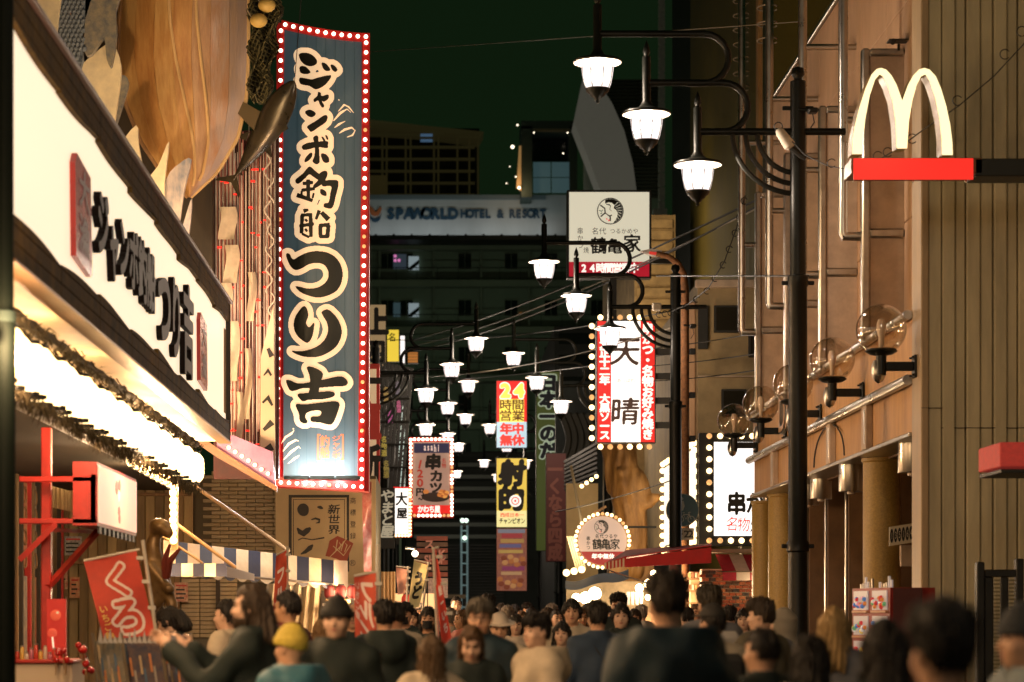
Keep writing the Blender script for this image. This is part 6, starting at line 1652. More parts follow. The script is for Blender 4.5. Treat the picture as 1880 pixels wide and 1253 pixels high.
# slatted frame structure on the left with neon strips
sf = thing('slatted_canopy', 'dark slanted slat structure with small neon notices on the left', 'canopy', W(720, 1000, 64))
for k in range(9): MB().tube([W(700 + k * 7, 664 + k * 1.5, 64), W(690 + k * 5.0, 760 + k * 30, 64)], .06, 4).build('slat', M['dark_frame'], sf)
for k in range(7): MB().tube([W(696, 690 + k * 42, 63.8), W(752, 690 + k * 42, 63.8)], .03, 5).build('cross_bar', M['dark_frame'], sf)
for k, (x, y, w, h, c) in enumerate(((704, 710, 9, 30, (160, 130, 70)), (712, 752, 9, 26, (190, 90, 150)), (700, 800, 10, 40, (170, 150, 60)), (726, 700, 8, 26, (120, 110, 120)), (728, 735, 8, 24, (190, 90, 130)), (704, 845, 10, 34, (150, 130, 60)))):
    p = panel(x, y, x + w, y + h, 63.6, .05).build('notice', mat('notice_dark', (.03, .025, .02), .6), sf)
    glyphs(p, 'character', glow('neon_%d' % k, c, .5, False), column('名物酒', x + w / 2, y + 1, y + h - 1, w), frontal(63.59), 2)
for k in range(3):
    MB().tube([W(697 + 22 * math.sin(a) + k * 3, 735 + k * 9 - 30 * math.cos(a), 62) for a in np.linspace(1.4, 3.0, 9)], .035, 6).build('hose', M['cable'], sf, smooth=True)
# striped mid-street clutter: brown shop boards, blue rail poles
sb = thing('shop_board', 'red brown striped shop board low on the left, beyond the red flags', 'sign', W(798, 1095, 48))
for k in range(7): panel(765, 985 + k * 11, 822, 993 + k * 11, 48, .06).build('board', mat('board_brown_%d' % (k % 2), ((.2, .05, .03), (.1, .05, .03))[k % 2], .6, emit=((.2, .05, .03), (.1, .05, .03))[k % 2], es=.2), sb)
glyphs(sb, 'character', mat('board_pink', (.42, .18, .13), .6, emit=(.4, .17, .12), es=.2), row('SHOP', 778, 818, 1028, 20, 16) + [('ス', 788, 1000, 18, 18), ('K', 812, 1018, 20, 20)], frontal(47.98), 2.5)
panel(786, 1062, 822, 1098, 47.9, .05).build('notice', mat('notice_pale', (.45, .3, .25), .6, noise=(20, .6), emit=(.4, .27, .2), es=.15), sb)
rl = thing('lit_ladder_pole', 'pair of bluish lit steel poles with rungs in the middle distance', 'pole', W(852, 1130, 95))
for x in (847, 858): MB().tube([W(x, 965, 95), W(x, 1180, 95)], .04, 8).build('rail', mat('blue_steel', (.3, .42, .42), .3, .6, emit=(.25, .38, .38), es=.25), rl)
for k in range(8): MB().tube([W(847, 975 + k * 20, 95), W(858, 975 + k * 20, 95)], .03, 6).build('rung', mat('blue_steel', (.3, .42, .42)), rl)
for x, y in ((849, 956), (856, 956), (853, 988)): MB().ball(W(x, y, 94.9), .09, 8, 6).build('light', glow('cool_spot', (220, 245, 225), 2, False), rl)
dk = thing('shutter_hall', 'dark shuttered hall front at the end of the street', 'building', W(860, HY, 120))
panel(745, 830, 1005, 1170, 121, 4).build('wall', mat('hall_green', (.02, .027, .022), .8), dk)
for k in range(26): panel(760, 1000 + k * 5.5, 925, 1003.4 + k * 5.5, 120.8, .15).build('shutter_slat', mat('shutter_dark', (.03, .036, .03), .6), dk)
for k in range(7): panel(760, 850 + k * 22, 920, 857 + k * 22, 118 - k * .2, .3).build('ceiling_rib', mat('rib_green', (.05, .065, .055), .7), dk)
panel(800, 1092, 855, 1099, 90, .5).build('pipe_duct', mat('duct_tan', (.3, .22, .12), .6), dk)
for k, (x, z) in enumerate(((-2.5, 8), (0.5, 8), (3.5, 8), (6, 8))):  # added lamps, hidden from view, that brighten the hotel wall
    t = thing('added_wall_lamp', 'added unseen lamp lighting the hotel wall from behind the hall, number ' + ('one', 'two', 'three', 'four')[k] + ' from the left', 'street light', (x, 142, 0), 'added unseen wall lamps')
    MB().tube([(x, 142, 0), (x, 142, z)], .06, 8).build('pole', M['iron'], t); MB().ball((x, 142, z + .2), .2, 12, 8).build('globe', M['lamp_glass'], t, smooth=True)
    lamp_light('globe_light', (0, 0, z + .2), 600, (.85, 1.0, .75), t, .1)
# lamp on the left mid-street
t = thing('clamp_lamp', 'bare glowing lamp on a bracket by the small flags', 'lamp', W(762, 1018, 44))
MB().ball(W(762, 1017, 44), .06, 12, 8).build('bulb', M['bulb'], t, smooth=True); MB().tube([W(744, 1006, 44), W(760, 1008, 44), W(762, 1012, 44)], .03, 8).build('shade', M['steel_dull'], t)
lamp_light('bulb_light', W(762, 1024, 43.6) - ORG[t.name], 60, (1, .8, .55), t, .1)
for k, (x, y, Y, r, lbl) in enumerate(((748, 1060, 40, .12, 'round red paper lantern left of the cream flag'), (705, 1090, 40, .1, 'beige cloth hanging at the shop door right of the red flag'))):
    if k == 0:
        o = copy_tree(l0); o.location = W(748, 1105, 40); o.scale = (.75, .75, .7); tag(o, lbl, 'lantern', 'single lanterns')
        for ch in o.children:
            if ch.name.startswith('paper'): ch.data = ch.data.copy(); ch.data.materials.clear(); ch.data.materials.append(mat('lantern_red', (.4, .04, .03), .6, emit=(.45, .04, .02), es=.5))
    else:
        t = thing('door_curtain', lbl, 'curtain', W(715, 1160, 41)); mb = MB(); mb.grid([[W(700 + 26 * u, 1050 + 95 * v, 41 + .05 * math.sin(u * 25)) for u in np.linspace(0, 1, 30)] for v in (0, 1)]); mb.build('cloth', mat('curtain_beige', (.5, .36, .2), .8), t, smooth=True)
t = thing('glowing_shopfront', 'small bright shop window low on the left behind the crowd', 'shopfront', W(765, 1160, 46)); panel(722, 1090, 800, 1175, 46, .3).build('window', glow('shop_glow', (255, 196, 130), 1.2), t)
for x in (740, 762, 784): panel(x, 1090, x + 2, 1175, 45.95, .05).build('mullion', M['wood'], t)

# ------------------------------------------------------------------ right stalls: red awning, lights, tarpaulin
ra = thing('red_awning', 'long red awning with striped end over the bright stalls', 'awning', W(1200, 1045, 44))
RC = mat('awning_red_cloth', (.42, .012, .012), .7, noise=(6, .2))
MB().prism([W(1148, 1026, 42.5), W(1306, 1005, 42.5), W(1306, 1034, 42.5), W(1148, 1042, 42.5)], (0, .03, 0)).build('valance', RC, ra)
MB().prism([W(1112, 1036, 42.6), W(1148, 1024, 42.5), W(1306, 1003, 42.5), W(1306, 1000, 45), W(1150, 1012, 46)], (0, 0, .02)).build('roof_cloth', RC, ra)
for k in range(12):
    a = 1110 + k * 3.3
    MB().prism([W(a, 1034 - k * .9, 42.55), W(a + 3.3, 1033 - k * .9, 42.55), W(a + 3.3, 1045 - k * .5, 42.55), W(a, 1046 - k * .5, 42.55)], (0, .02, 0)).build('end_stripe', (mat('end_cream', (.6, .5, .35), .7), RC)[k % 2], ra)
MB().tube([W(1116, 1047, 42.5), W(1200, 1075, 44)], .015, 6).build('strut', M['steel_dull'], ra)
ss = thing('food_stall', 'brightly lit open food stall under the red awning', 'stall', W(1200, 1200, 47))
panel(1040, 1068, 1292, 1240, 49.5, .2).build('back_wall', mat('stall_cream', (.62, .48, .3), .6, noise=(4, .3)), ss)
panel(1150, 1125, 1290, 1300, 46.5, 1).build('counter', mat('stall_wood', (.35, .2, .1), .6), ss)
panel(1268, 1050, 1292, 1240, 45.2, .3).build('side_panel', mat('stall_tan', (.55, .38, .2), .6), ss)
for k in range(4): panel(1262, 1062 + k * 22, 1290, 1065 + k * 22, 45.0, .2).build('shelf', M['wood'], ss)
for k in range(8): panel(1264 + (k % 4) * 6, 1052 + (k // 4) * 22, 1268 + (k % 4) * 6, 1061 + (k // 4) * 22, 45, .1).build('jar', mat('jar_%d' % (k % 3), ((.5, .3, .12), (.3, .15, .08), (.6, .5, .35))[k % 3], .4), ss)
HOT = glow('hot_bulb', (255, 226, 175), 14)
for k, (x, y, Y, r) in enumerate(((1191, 1072, 46, .09), (1174, 1080, 46, .08), (1200, 1053, 46, .06), (1233, 1062, 45, .1), (1218, 1066, 45, .1), (1205, 1070, 45, .08), (1190, 1097, 46, .06), (1092, 1090, 48, .13), (1075, 1098, 48, .12), (1048, 1075, 49, .08), (1058, 1098, 48, .09), (1392, 1087, 43.8, .05))):
    o = MB().ball(W(x, y, Y), r, 12, 8).build('stall_bulb', HOT, ss if x < 1300 else BK, True)
for x, y, Y, e in ((1190, 1075, 45.6, 200), (1228, 1075, 44.6, 100), (1085, 1095, 47, 200)):
    lamp_light('stall_light', W(x, y + 8, Y) - ORG[ss.name], e, (1, .7, .4), ss, .15)
lamp_light('shop_light', W(1388, 1087, 43.4) - ORG[BK.name], 9, (1, .7, .4), BK, .05)
for k in range(4): MB().prism([W(1150 + k * 8, 1087, 45.8), W(1157 + k * 8, 1087, 45.8), W(1156 + k * 8, 1112, 45.8), W(1151 + k * 8, 1110, 45.8)], (0, .02, 0)).build('hanging_cloth', mat('cloth_grey', (.12, .12, .13), .8), ss)
tp = thing('blue_tarpaulin', 'sagging dull blue tarpaulin roof left of the red awning', 'tarpaulin', W(1100, 1060, 48))
MB().grid([[W(1038 + 116 * u, 1066 - 22 * u ** 1.4 + (16 + 2 * u) * v + 3 * math.sin(u * 9), 48 - .8 * v) for u in np.linspace(0, 1, 20)] for v in np.linspace(0, 1, 5)]).build('sheet', mat('tarp_blue', (.05, .09, .15), .6, noise=(3, .4)), tp, smooth=True)
for k in range(3): MB().ball(W(1040 + k * 14, 1052 - k * 3, 48.5), .07, 10, 8).build('lamp', M['bulb_warm'], tp)
cw = thing('paper_wall', 'cream lit wall and slanted paper bundle behind the round sign', 'wall', W(1070, 1060, 60))
panel(1040, 888, 1098, 1080, 60, .2).build('wall', mat('cream_wall', (.6, .45, .25), .7, noise=(2, .15)), cw)
for k in range(5): MB().prism([W(1040 + k * 4, 985, 58), W(1043 + k * 4, 985, 58), W(1060 + k * 4, 1045, 58), W(1057 + k * 4, 1045, 58)], (0, .1, 0)).build('slat', mat('paper_cream', (.66, .52, .34), .7), cw)
MB().tube([W(1048, 855, 58), W(1068, 960, 58)], .035, 6).build('prop', M['cable_lit'], cw)
lamp_light('wall_light', W(1066, 1000, 57.5) - ORG[cw.name], 70, (1, .74, .42), cw, .2)
for k in range(4): MB().ball(W(1068 + k * 9, 893 - k * 6, 57.8), .05, 8, 6).build('bulb', M['bulb_warm'], cw)
# grey scrap roofs between
t = thing('stacked_roofing', 'dark tangle of roof edges and pipes under the bulb edged sign', 'roof', W(1060, 880, 64))
for k in range(8): MB().tube([W(1036, 850 + k * 7, 64), W(1096, 815 + k * 9, 64)], .06, 5).build('pipe', M['dark_frame'], t)
panel(1020, 700, 1096, 880, 75, .3).build('board', mat('blue_grey_board', (.035, .05, .05), .6, noise=(1, .5)), t)
for k in range(5): MB().tube([W(1030 + k * 12 + 14 * math.sin(a), 760 + 90 * a / 3, 74.5) for a in np.linspace(0, 3, 9)], .12, 5).build('vent_tube', mat('tube_grey', (.08, .08, .065), .6), t, smooth=True)
# ================================================================== FIGURES: signed distance shapes meshed on a rectilinear grid
f32 = np.float32
def axis(segs):
    """segs: (start, end, step) joined"""
    out = []
    for a, b, s in segs:
        n = max(1, int(round((b - a) / s))); out += list(np.linspace(a, b, n, endpoint=False))
    out.append(segs[-1][1]); return np.array(out, f32)
def nets(fn, xs, ys, zs):
    """naive surface nets"""
    X, Y, Z = np.meshgrid(xs, ys, zs, indexing='ij')
    d = fn(X, Y, Z).astype(f32); ins = d < 0
    c = [(i, j, k) for i in (0, 1) for j in (0, 1) for k in (0, 1)]
    sh = tuple(n - 1 for n in d.shape)
    sl = lambda a, o: a[o[0]:o[0] + sh[0], o[1]:o[1] + sh[1], o[2]:o[2] + sh[2]]
    cnt = sum(sl(ins, o).astype(np.int8) for o in c)
    act = (cnt > 0) & (cnt < 8)
    I, J, K = np.nonzero(act); n = len(I)
    if n == 0: return [], []
    idx = np.full(sh, -1, np.int64); idx[I, J, K] = np.arange(n)
    acc = np.zeros((n, 3), f32); num = np.zeros(n, f32)
    def corner(o): return d[I + o[0], J + o[1], K + o[2]], np.stack([xs[I + o[0]], ys[J + o[1]], zs[K + o[2]]], 1)
    for a in c:
        for ax in range(3):
            if a[ax]: continue
            b = list(a); b[ax] = 1
            da, pa = corner(a); db, pb = corner(b)
            m = (da < 0) != (db < 0)
            t = np.where(m, da / np.where(m, da - db, 1), 0)[:, None]
            acc += np.where(m[:, None], pa + (pb - pa) * t, 0); num += m
    V = acc / num[:, None]
    Fc = []
    for ax in range(3):
        o = [slice(1, -1)] * 3; o[ax] = slice(0, -1); o2 = [slice(1, -1)] * 3; o2[ax] = slice(1, None)
        A, B = ins[tuple(o)], ins[tuple(o2)]
        e = np.nonzero(A != B)
        if len(e[0]) == 0: continue
        p = [e[0] + (ax != 0), e[1] + (ax != 1), e[2] + (ax != 2)]
        u, v = [(1, 2), (2, 0), (0, 1)][ax]
        def cellid(du, dv):
            q = [p[0].copy(), p[1].copy(), p[2].copy()]; q[u] -= du; q[v] -= dv
            return idx[q[0], q[1], q[2]]
        Q = np.stack([cellid(0, 0), cellid(1, 0), cellid(1, 1), cellid(0, 1)], 1)
        fl = ~A[e]; Q[fl] = Q[fl][:, ::-1]
        Fc.append(Q)
    return V, np.concatenate(Fc)
def nets_mesh(name, fn, xs, ys, zs, m, strands=0):
    V, Q = nets(fn, xs, ys, zs)
    if strands and len(V):
        i = NPR.randint(0, len(V), strands); p = V[i]
        out = p - np.array((0, -.01, 1.60), f32); out[:, 2] *= (p[:, 2] > 1.6); out /= np.linalg.norm(out, axis=1)[:, None] + 1e-6
        d = out * .45 + np.array((0, 0, -.75), f32) + NPR.randn(strands, 3).astype(f32) * .45; d /= np.linalg.norm(d, axis=1)[:, None]
        L = (.012 + .028 * NPR.rand(strands)).astype(f32)[:, None]; w = np.cross(d, out); w = w / (np.linalg.norm(w, axis=1)[:, None] + 1e-6) * .0016
        q = p - out * .004
        n0 = len(V); V = np.concatenate([V, q - w, q + w, q + d * L + out * .004 + w * .3, q + d * L + out * .004 - w * .3]).astype(f32)
        k = np.arange(strands) + n0; Q = np.concatenate([Q, np.stack([k, k + strands, k + 2 * strands, k + 3 * strands], 1)])
    me = bpy.data.meshes.new(name)
    if len(V):
        me.vertices.add(len(V)); me.vertices.foreach_set("co", np.ascontiguousarray(V, f32).ravel())
        me.loops.add(len(Q) * 4); me.loops.foreach_set("vertex_index", Q.ravel().astype(np.int32))
        me.polygons.add(len(Q)); me.polygons.foreach_set("loop_start", np.arange(0, len(Q) * 4, 4, dtype=np.int32))
        me.polygons.foreach_set("use_smooth", np.ones(len(Q), bool))
        me.update(calc_edges=True); me.validate()
    me.materials.append(m)
    return me
def ell(X, Y, Z, c, r):
    x, y, z = (X - c[0]) / r[0], (Y - c[1]) / r[1], (Z - c[2]) / r[2]
    k = np.sqrt(x * x + y * y + z * z)
    return (k - 1) * min(r)
def cap(X, Y, Z, a, b, ra, rb=None):
    rb = ra if rb is None else rb
    a = np.array(a, f32); b = np.array(b, f32); ab = b - a
    px, py, pz = X - a[0], Y - a[1], Z - a[2]
    h = np.clip((px * ab[0] + py * ab[1] + pz * ab[2]) / max(1e-9, float(ab @ ab)), 0, 1)
    return np.sqrt((px - ab[0] * h) ** 2 + (py - ab[1] * h) ** 2 + (pz - ab[2] * h) ** 2) - (ra + (rb - ra) * h)
def smin(a, b, k):
    h = np.clip(.5 + .5 * (b - a) / k, 0, 1)
    return b + (a - b) * h - k * h * (1 - h)
def rotz(X, Y, c, s): return X * c - Y * s, X * s + Y * c
SKIN = [mat('skin_%d' % i, c, .55, noise=(14, .12)) for i, c in enumerate(((.60, .34, .21), (.66, .41, .28), (.50, .27, .15)))]
HAIRM = {}
def hair_mat(col):
    k = 'hair_%d_%d' % (int(col[0] * 1000), int(col[1] * 1000))
    return mat(k, col, .55, spec=.3, noise=(30, .4), bump=(90, .4), stretch=(1, 1, .12))
# face direction: person looks along +Y in its own space
def person_meshes(P):
    """P: dict(pose, hair, hood, collar, turn, nod, build, female)"""
    turn, nod = math.radians(P.get('turn', 0)), math.radians(P.get('nod', 0))
    sh = .165 if P.get('female') else .185
    bw = P.get('build', 1.0)
    L = P.get('arms')            # [(elbow, wrist)] left, right; None = hands in pockets
    HC = np.array((0, .01, 1.60))
    def head_space(X, Y, Z):
        c, s = math.cos(-turn), math.sin(-turn)
        x, y = rotz(X, Y - .0, c, s); z = Z - 1.50
        cn, sn = math.cos(nod), math.sin(nod)
        return x, y * cn - z * sn, y * sn + z * cn + 1.50
    armsets = []
    for sd, side_ in ((-1, 0), (1, 1)):
        S = np.array((sd * sh, 0, 1.375))
        if L and L[side_]:
            E_, W_ = (np.array(q, float) for q in L[side_][:2])
        else:
            E_, W_ = np.array((sd * (sh + .085), -.03, 1.09)), np.array((sd * (sh + .035), .12, .90))
        armsets.append((S, E_, W_, bool(L and L[side_]), sd))
    def body(X, Y, Z):
        x, y, z = head_space(X, Y, Z)
        d = ell(x, y, z, (0, .0, 1.615), (.074, .094, .108))
        d = smin(d, ell(x, y, z, (0, .035, 1.555), (.056, .062, .075)), .03)
        d = smin(d, ell(x, y, z, (0, .068, 1.515), (.024, .022, .022)), .02)
        d = smin(d, cap(x, y, z, (0, .092, 1.61), (0, .112, 1.575), .008, .013), .014)
        d = smin(d, cap(x, y, z, (-.014, .094, 1.543), (.014, .094, 1.543), .007), .01)
        d = smin(d, cap(x, y, z, (-.032, .085, 1.632), (.032, .085, 1.632), .010), .015)
        for s in (-1, 1):
            d = -smin(-d, ell(x, y, z, (s * .031, .101, 1.611), (.019, .014, .011)), .012)
            d = smin(d, ell(x, y, z, (s * .076, -.003, 1.596), (.009, .019, .030)), .008)
            d = smin(d, ell(x, y, z, (s * .043, .065, 1.572), (.022, .022, .022)), .025)
        d = smin(d, cap(X, Y, Z, (0, -.025, 1.40), (0, -.005, 1.53), .055, .05), .03)
        t = cap(X, Y, Z, (-sh + .03, -.01, 1.375), (sh - .03, -.01, 1.375), .06)
        t = smin(t, ell(X, Y, Z, (0, 0, 1.22), (.165 * bw, .115 * bw, .22)), .08)
        t = smin(t, ell(X, Y, Z, (0, 0, .98), (.155 * bw, .11 * bw, .16)), .08)
        d = smin(d, t, .04)
        for s in (-1, 1):
            d = smin(d, cap(X, Y, Z, (s * .085, 0, .92), (s * .09, .015, .50), .082, .056), .03)
            d = smin(d, cap(X, Y, Z, (s * .09, .015, .50), (s * .095, -.02, .07), .055, .038), .02)
            d = smin(d, cap(X, Y, Z, (s * .095, -.04, .045), (s * .10, .14, .03), .038, .03), .02)
        for S, E_, W_, posed, sd in armsets:
            d = smin(d, cap(X, Y, Z, S, E_, .048, .038), .03)
            d = smin(d, cap(X, Y, Z, E_, W_, .038, .027), .015)
            if posed:
                fd = (W_ - E_); fd /= np.linalg.norm(fd)
                kd = np.array((0., 0, 1.)) if abs(fd[2]) < .8 else np.array((1., 0, 0))
                pw = np.cross(fd, kd); pw /= np.linalg.norm(pw); pn = np.cross(pw, fd)
                pc = W_ + fd * .05
                d = smin(d, cap(X, Y, Z, W_, pc + fd * .02, .026, .03), .02)
                d = smin(d, cap(X, Y, Z, pc - pn * .025, pc + pn * .028, .016), .015)
                for q in range(4):
                    b0 = pc + fd * .035 + pn * (.030 - .020 * q); ln = (.040, .046, .043, .034)[q]
                    b1 = b0 + fd * ln + pw * .012 * sd; b2 = b1 + fd * ln * .35 + pw * .035 * sd
                    d = smin(d, cap(X, Y, Z, b0, b1, .0098, .009), .006); d = smin(d, cap(X, Y, Z, b1, b2, .009, .0078), .004)
                b0 = W_ + fd * .02 + pn * .03; b1 = b0 + pn * .03 + fd * .03; b2 = b1 + fd * .035 - pn * .004
                d = smin(d, cap(X, Y, Z, b0, b1, .012, .010), .008); d = smin(d, cap(X, Y, Z, b1, b2, .010, .0085), .004)
            else:
                d = smin(d, ell(X, Y, Z, W_ + np.array((0, .03, -.04)), (.03, .045, .05)), .02)
        return d
    fx = .115
    xs = [(-.34, -fx, .024), (-fx, fx, .0095), (fx, .34, .024)]
    ys = [(-.24, -.11, .024), (-.11, .14, .0095), (.14, .26, .024)]
    zs = [(-.02, 1.36, .03), (1.36, 1.48, .02), (1.48, 1.75, .0095)]
    if P.get('wide'):
        for q in P['wide']:       # finer cells round posed hands: (axis, start, end)
            pass
        xs = [(P['wide'][0], P['wide'][1], .0085)]; ys = [(P['wide'][2], P['wide'][3], .0085)]; zs = [(-.02, .8, .05), (.8, 1.75, .0085)]
    XS, YS, ZS = axis(xs), axis(ys), axis(zs)
    seed = P.get('seed', 1)
    ph = NPR.rand(12) * 6.28
    def folds(X, Y, Z, a):
        return a * (np.sin(Z * 31 + X * 14 + ph[0]) * .5 + np.sin(Z * 17 - X * 23 + Y * 15 + ph[1]) * .6 + np.sin(X * 41 + Z * 9 + ph[2]) * .35)
    puff = P.get('puff', .022)
    hem = P.get('hem', .72)
    def jacket(X, Y, Z):
        t = cap(X, Y, Z, (-sh + .025, -.012, 1.378), (sh - .025, -.012, 1.378), .062)
        t = smin(t, ell(X, Y, Z, (0, 0, 1.22), (.175 * bw, .125 * bw, .23)), .08)
        t = smin(t, ell(X, Y, Z, (0, 0, .97), (.175 * bw, .13 * bw, .28)), .10)
        t = smin(t, cap(X, Y, Z, (0, -.03, 1.40), (0, -.025, P.get('collar', 1.44)), .075, .07), .03)
        for S, E_, W_, posed, sd in armsets:
            t = smin(t, cap(X, Y, Z, S + np.array((0, 0, -.01)), E_, .056, .046), .035)
            t = smin(t, cap(X, Y, Z, E_, W_ if not posed else E_ + (W_ - E_) * .96, .046, .036 if posed else .05), .02)
        if P.get('hood'):
            t = smin(t, cap(X, Y, Z, (-.08, -.085, 1.45), (.08, -.085, 1.45), .058), .03)
            t = smin(t, ell(X, Y, Z, (0, -.135, 1.37), (.135, .075, .12)), .03)
        t = t - puff - folds(X, Y, Z, .0085 * P.get('fold', 1))
        x, y, z = X, Y, Z
        neck = cap(X, Y, Z, (0, -.012, 1.36), (0, .03, 1.62), .058, .085)
        t = np.maximum(t, -neck); t = np.maximum(t, hem - Z); t = np.maximum(t, Z - P.get('top', 1.50))
        if P.get('open'):
            t = np.maximum(t, -np.maximum(np.abs(X) - .035 - .05 * np.clip(Z - 1.2, 0, 1), -(Y - .02)))
        return t
    def trousers(X, Y, Z):
        t = ell(X, Y, Z, (0, 0, .95), (.165, .125, .17))
        for s in (-1, 1):
            t = smin(t, cap(X, Y, Z, (s * .088, 0, .9), (s * .092, .012, .5), .088, .07), .03)
            t = smin(t, cap(X, Y, Z, (s * .092, .012, .5), (s * .095, -.018, .1), .07, .06), .02)
        t = t - .012 - folds(X, Y, Z, .004)
        return np.maximum(np.maximum(t, Z - 1.02), .08 - Z)
    def shoes(X, Y, Z):
        t = cap(X, Y, Z, (-.1, -.055, .05), (-.105, .15, .04), .05, .045)
        t = np.minimum(t, cap(X, Y, Z, (.1, -.055, .05), (.105, .15, .04), .05, .045))
        return np.maximum(np.maximum(t, .002 - Z), Z - .11)
    style = P.get('hair', 'short')
    def hair(X, Y, Z):
        x, y, z = head_space(X, Y, Z)
        th = np.arctan2(x, y)
        strand = .0065 * np.sin(th * 26 + z * 18 + ph[3]) + .0045 * np.sin(th * 47 + z * 31 + ph[4]) + .004 * np.sin(x * 60 + ph[5]) * np.sin(y * 55)
        base = ell(x, y, z, (0, -.006, 1.628), (.083, .104, .112))
        fr = {'short': .060, 'crop': .05, 'bangs': .034, 'long': .044, 'bob': .03, 'bun': .052, 'back': .055, 'bald': .03}.get(style, .05)
        hl = {'bangs': 1.628, 'bob': 1.632, 'short': 1.652, 'crop': 1.665, 'long': 1.66, 'bun': 1.668, 'back': 1.672, 'bald': 1.60}.get(style, 1.655)
        hl_ = hl + .010 * np.sin(x * 90 + ph[6]) + .006 * np.sin(x * 160 + ph[7])
        face_ = np.maximum(np.maximum(hl_ * 0 + (z - hl_), fr * 0 + (.018 - y + .0)), -9)   # in front of the ear and below the hairline
        d = base - strand
        nape = {'short': 1.545, 'crop': 1.56, 'bun': 1.54, 'back': 1.54, 'bald': 1.555}.get(style)
        if style in ('long', 'bangs', 'bob'):
            lo = {'long': P.get('len', 1.28), 'bangs': P.get('len', 1.36), 'bob': 1.50}[style]
            lobe = cap(X, Y, Z, (0, -.035, 1.62), (0, -.085, lo + .05), .088, .095 if style != 'bob' else .085)
            sidel = np.minimum(cap(x, y, z, (-.068, .012, 1.63), (-.085, .02, lo + .07), .03, .028), cap(x, y, z, (.068, .012, 1.63), (.085, .02, lo + .07), .03, .028))
            d = smin(d, smin(lobe, sidel, .03) - strand * 1.6 + .012, .03)
            d = np.maximum(d, lo + .015 * np.sin(th * 9 + ph[8]) - Z)
            cutf = np.maximum(np.maximum(z - hl_, .012 - y), np.abs(x) - (.060 if style != 'bob' else .066))
            d = np.maximum(d, -cutf)
            d = np.maximum(d, -cap(X, Y, Z, (0, .05, 1.30), (0, .06, 1.50), .045))
        else:
            ear = np.maximum(np.maximum(z - (hl_ - .02 + np.clip(.02 - y, 0, .08) * -1.1), .02 - y - .03), -9)
            cutf = np.maximum(z - hl_, .028 - y)
            d = np.maximum(d, -cutf)
            d = np.maximum(d, -np.maximum(z - 1.60 + .5 * (y < -.03) * .1, np.abs(y - .005) - .034))
            d = np.maximum(d, nape + .006 * np.sin(th * 13) - z)
            if style == 'bald': d = np.maximum(d, z - 1.652)
            if style == 'bun': d = smin(d, ell(x, y, z, (0, -.12, 1.655), (.042, .04, .042)) - strand, .012)
            if style in ('short', 'back'): d = smin(d, ell(x, y, z, (.0, .03 if style == 'short' else -.01, 1.692), (.072, .078, .042)) - strand * 1.4, .05)
        return d
    R = {}
    R['body'] = nets_mesh('body', body, XS, YS, ZS, SKIN[P.get('skin', 0)])
    jx = axis([(-.42, .42, .017)]) if not P.get('wide') else axis([(P['wide'][0] - .05, P['wide'][1] + .05, .017)])
    jy = axis([(-.27, .28, .017)]) if not P.get('wide') else axis([(P['wide'][2] - .05, P['wide'][3] + .05, .017)])
    R['jacket'] = nets_mesh('jacket', jacket, jx, jy, axis([(.62, 1.6, .017)]), P['top_mat'])
    R['trousers'] = nets_mesh('trousers', trousers, axis([(-.26, .26, .025)]), axis([(-.2, .2, .025)]), axis([(.02, 1.1, .035)]), P.get('leg_mat') or mat('dark_trousers', (.02, .02, .024), .8, noise=(9, .2)))
    R['shoes'] = nets_mesh('shoes', shoes, axis([(-.2, .2, .02)]), axis([(-.15, .24, .02)]), axis([(-.02, .14, .018)]), mat('shoe_black', (.02, .018, .016), .5))
    if style != 'none' and not P.get('hat_only'):
        R['hair'] = nets_mesh('hair', hair, axis([(-.2, .2, .0095)]), axis([(-.24, .17, .0095)]), axis([((1.2 if style in ('long', 'bangs') else 1.42), 1.79, .0105)]), hair_mat(P.get('hair_col', (.012, .009, .007))), strands=420)
    hat = P.get('hat')
    if hat:
        def hatf(X, Y, Z):
            x, y, z = head_space(X, Y, Z)
            d = ell(x, y, z, (0, -.004, 1.635), (.094, .114, .118 if hat != 'beanie' else .128))
            if hat == 'beanie':
                d = d - .003 * np.sin(np.arctan2(x, y) * 30)
                d = smin(d, np.maximum(ell(x, y, z, (0, -.002, 1.645), (.101, .121, .12)), np.abs(z - 1.645) - .028), .004)
                return np.maximum(d, 1.622 - .35 * np.clip(-y, 0, .1) - z)
            if hat == 'hood':
                d = ell(x, y, z, (0, -.025, 1.61), (.110, .125, .135)) + .004 * np.sin(z * 60)
                d = smin(d, cap(X, Y, Z, (0, -.05, 1.42), (0, -.04, 1.55), .10, .09), .04)
                return np.maximum(d, -np.maximum(.045 - y, ell(x, y, z, (0, .1, 1.59), (.075, .12, .1))))
            d = np.maximum(d, 1.655 - z)
            brim = ell(x, y, z, (0, .115, 1.662), (.075, .085, .010)) if hat == 'cap' else np.maximum(ell(x, y, z, (0, 0, 1.655), (.155, .17, .030)), np.abs(z - 1.655) - .006)
            return smin(d, brim, .008)
        R['hat'] = nets_mesh('hat', hatf, axis([(-.19, .19, .0095)]), axis([(-.2, .22, .0095)]), axis([(1.36 if hat == 'hood' else 1.5, 1.80, .0095)]), P['hat_mat'])
    ex = {}
    hs = Matrix.Translation((0, 0, 1.5)) @ Matrix.Rotation(turn, 4, 'Z') @ Matrix.Rotation(-nod, 4, 'X') @ Matrix.Translation((0, 0, -1.5))
    def hm(mb, name, m):
        mb.v = [tuple(hs @ Vector(v)) for v in mb.v]; ex.setdefault(name, []).append(mb.mesh(name, m, smooth=True))
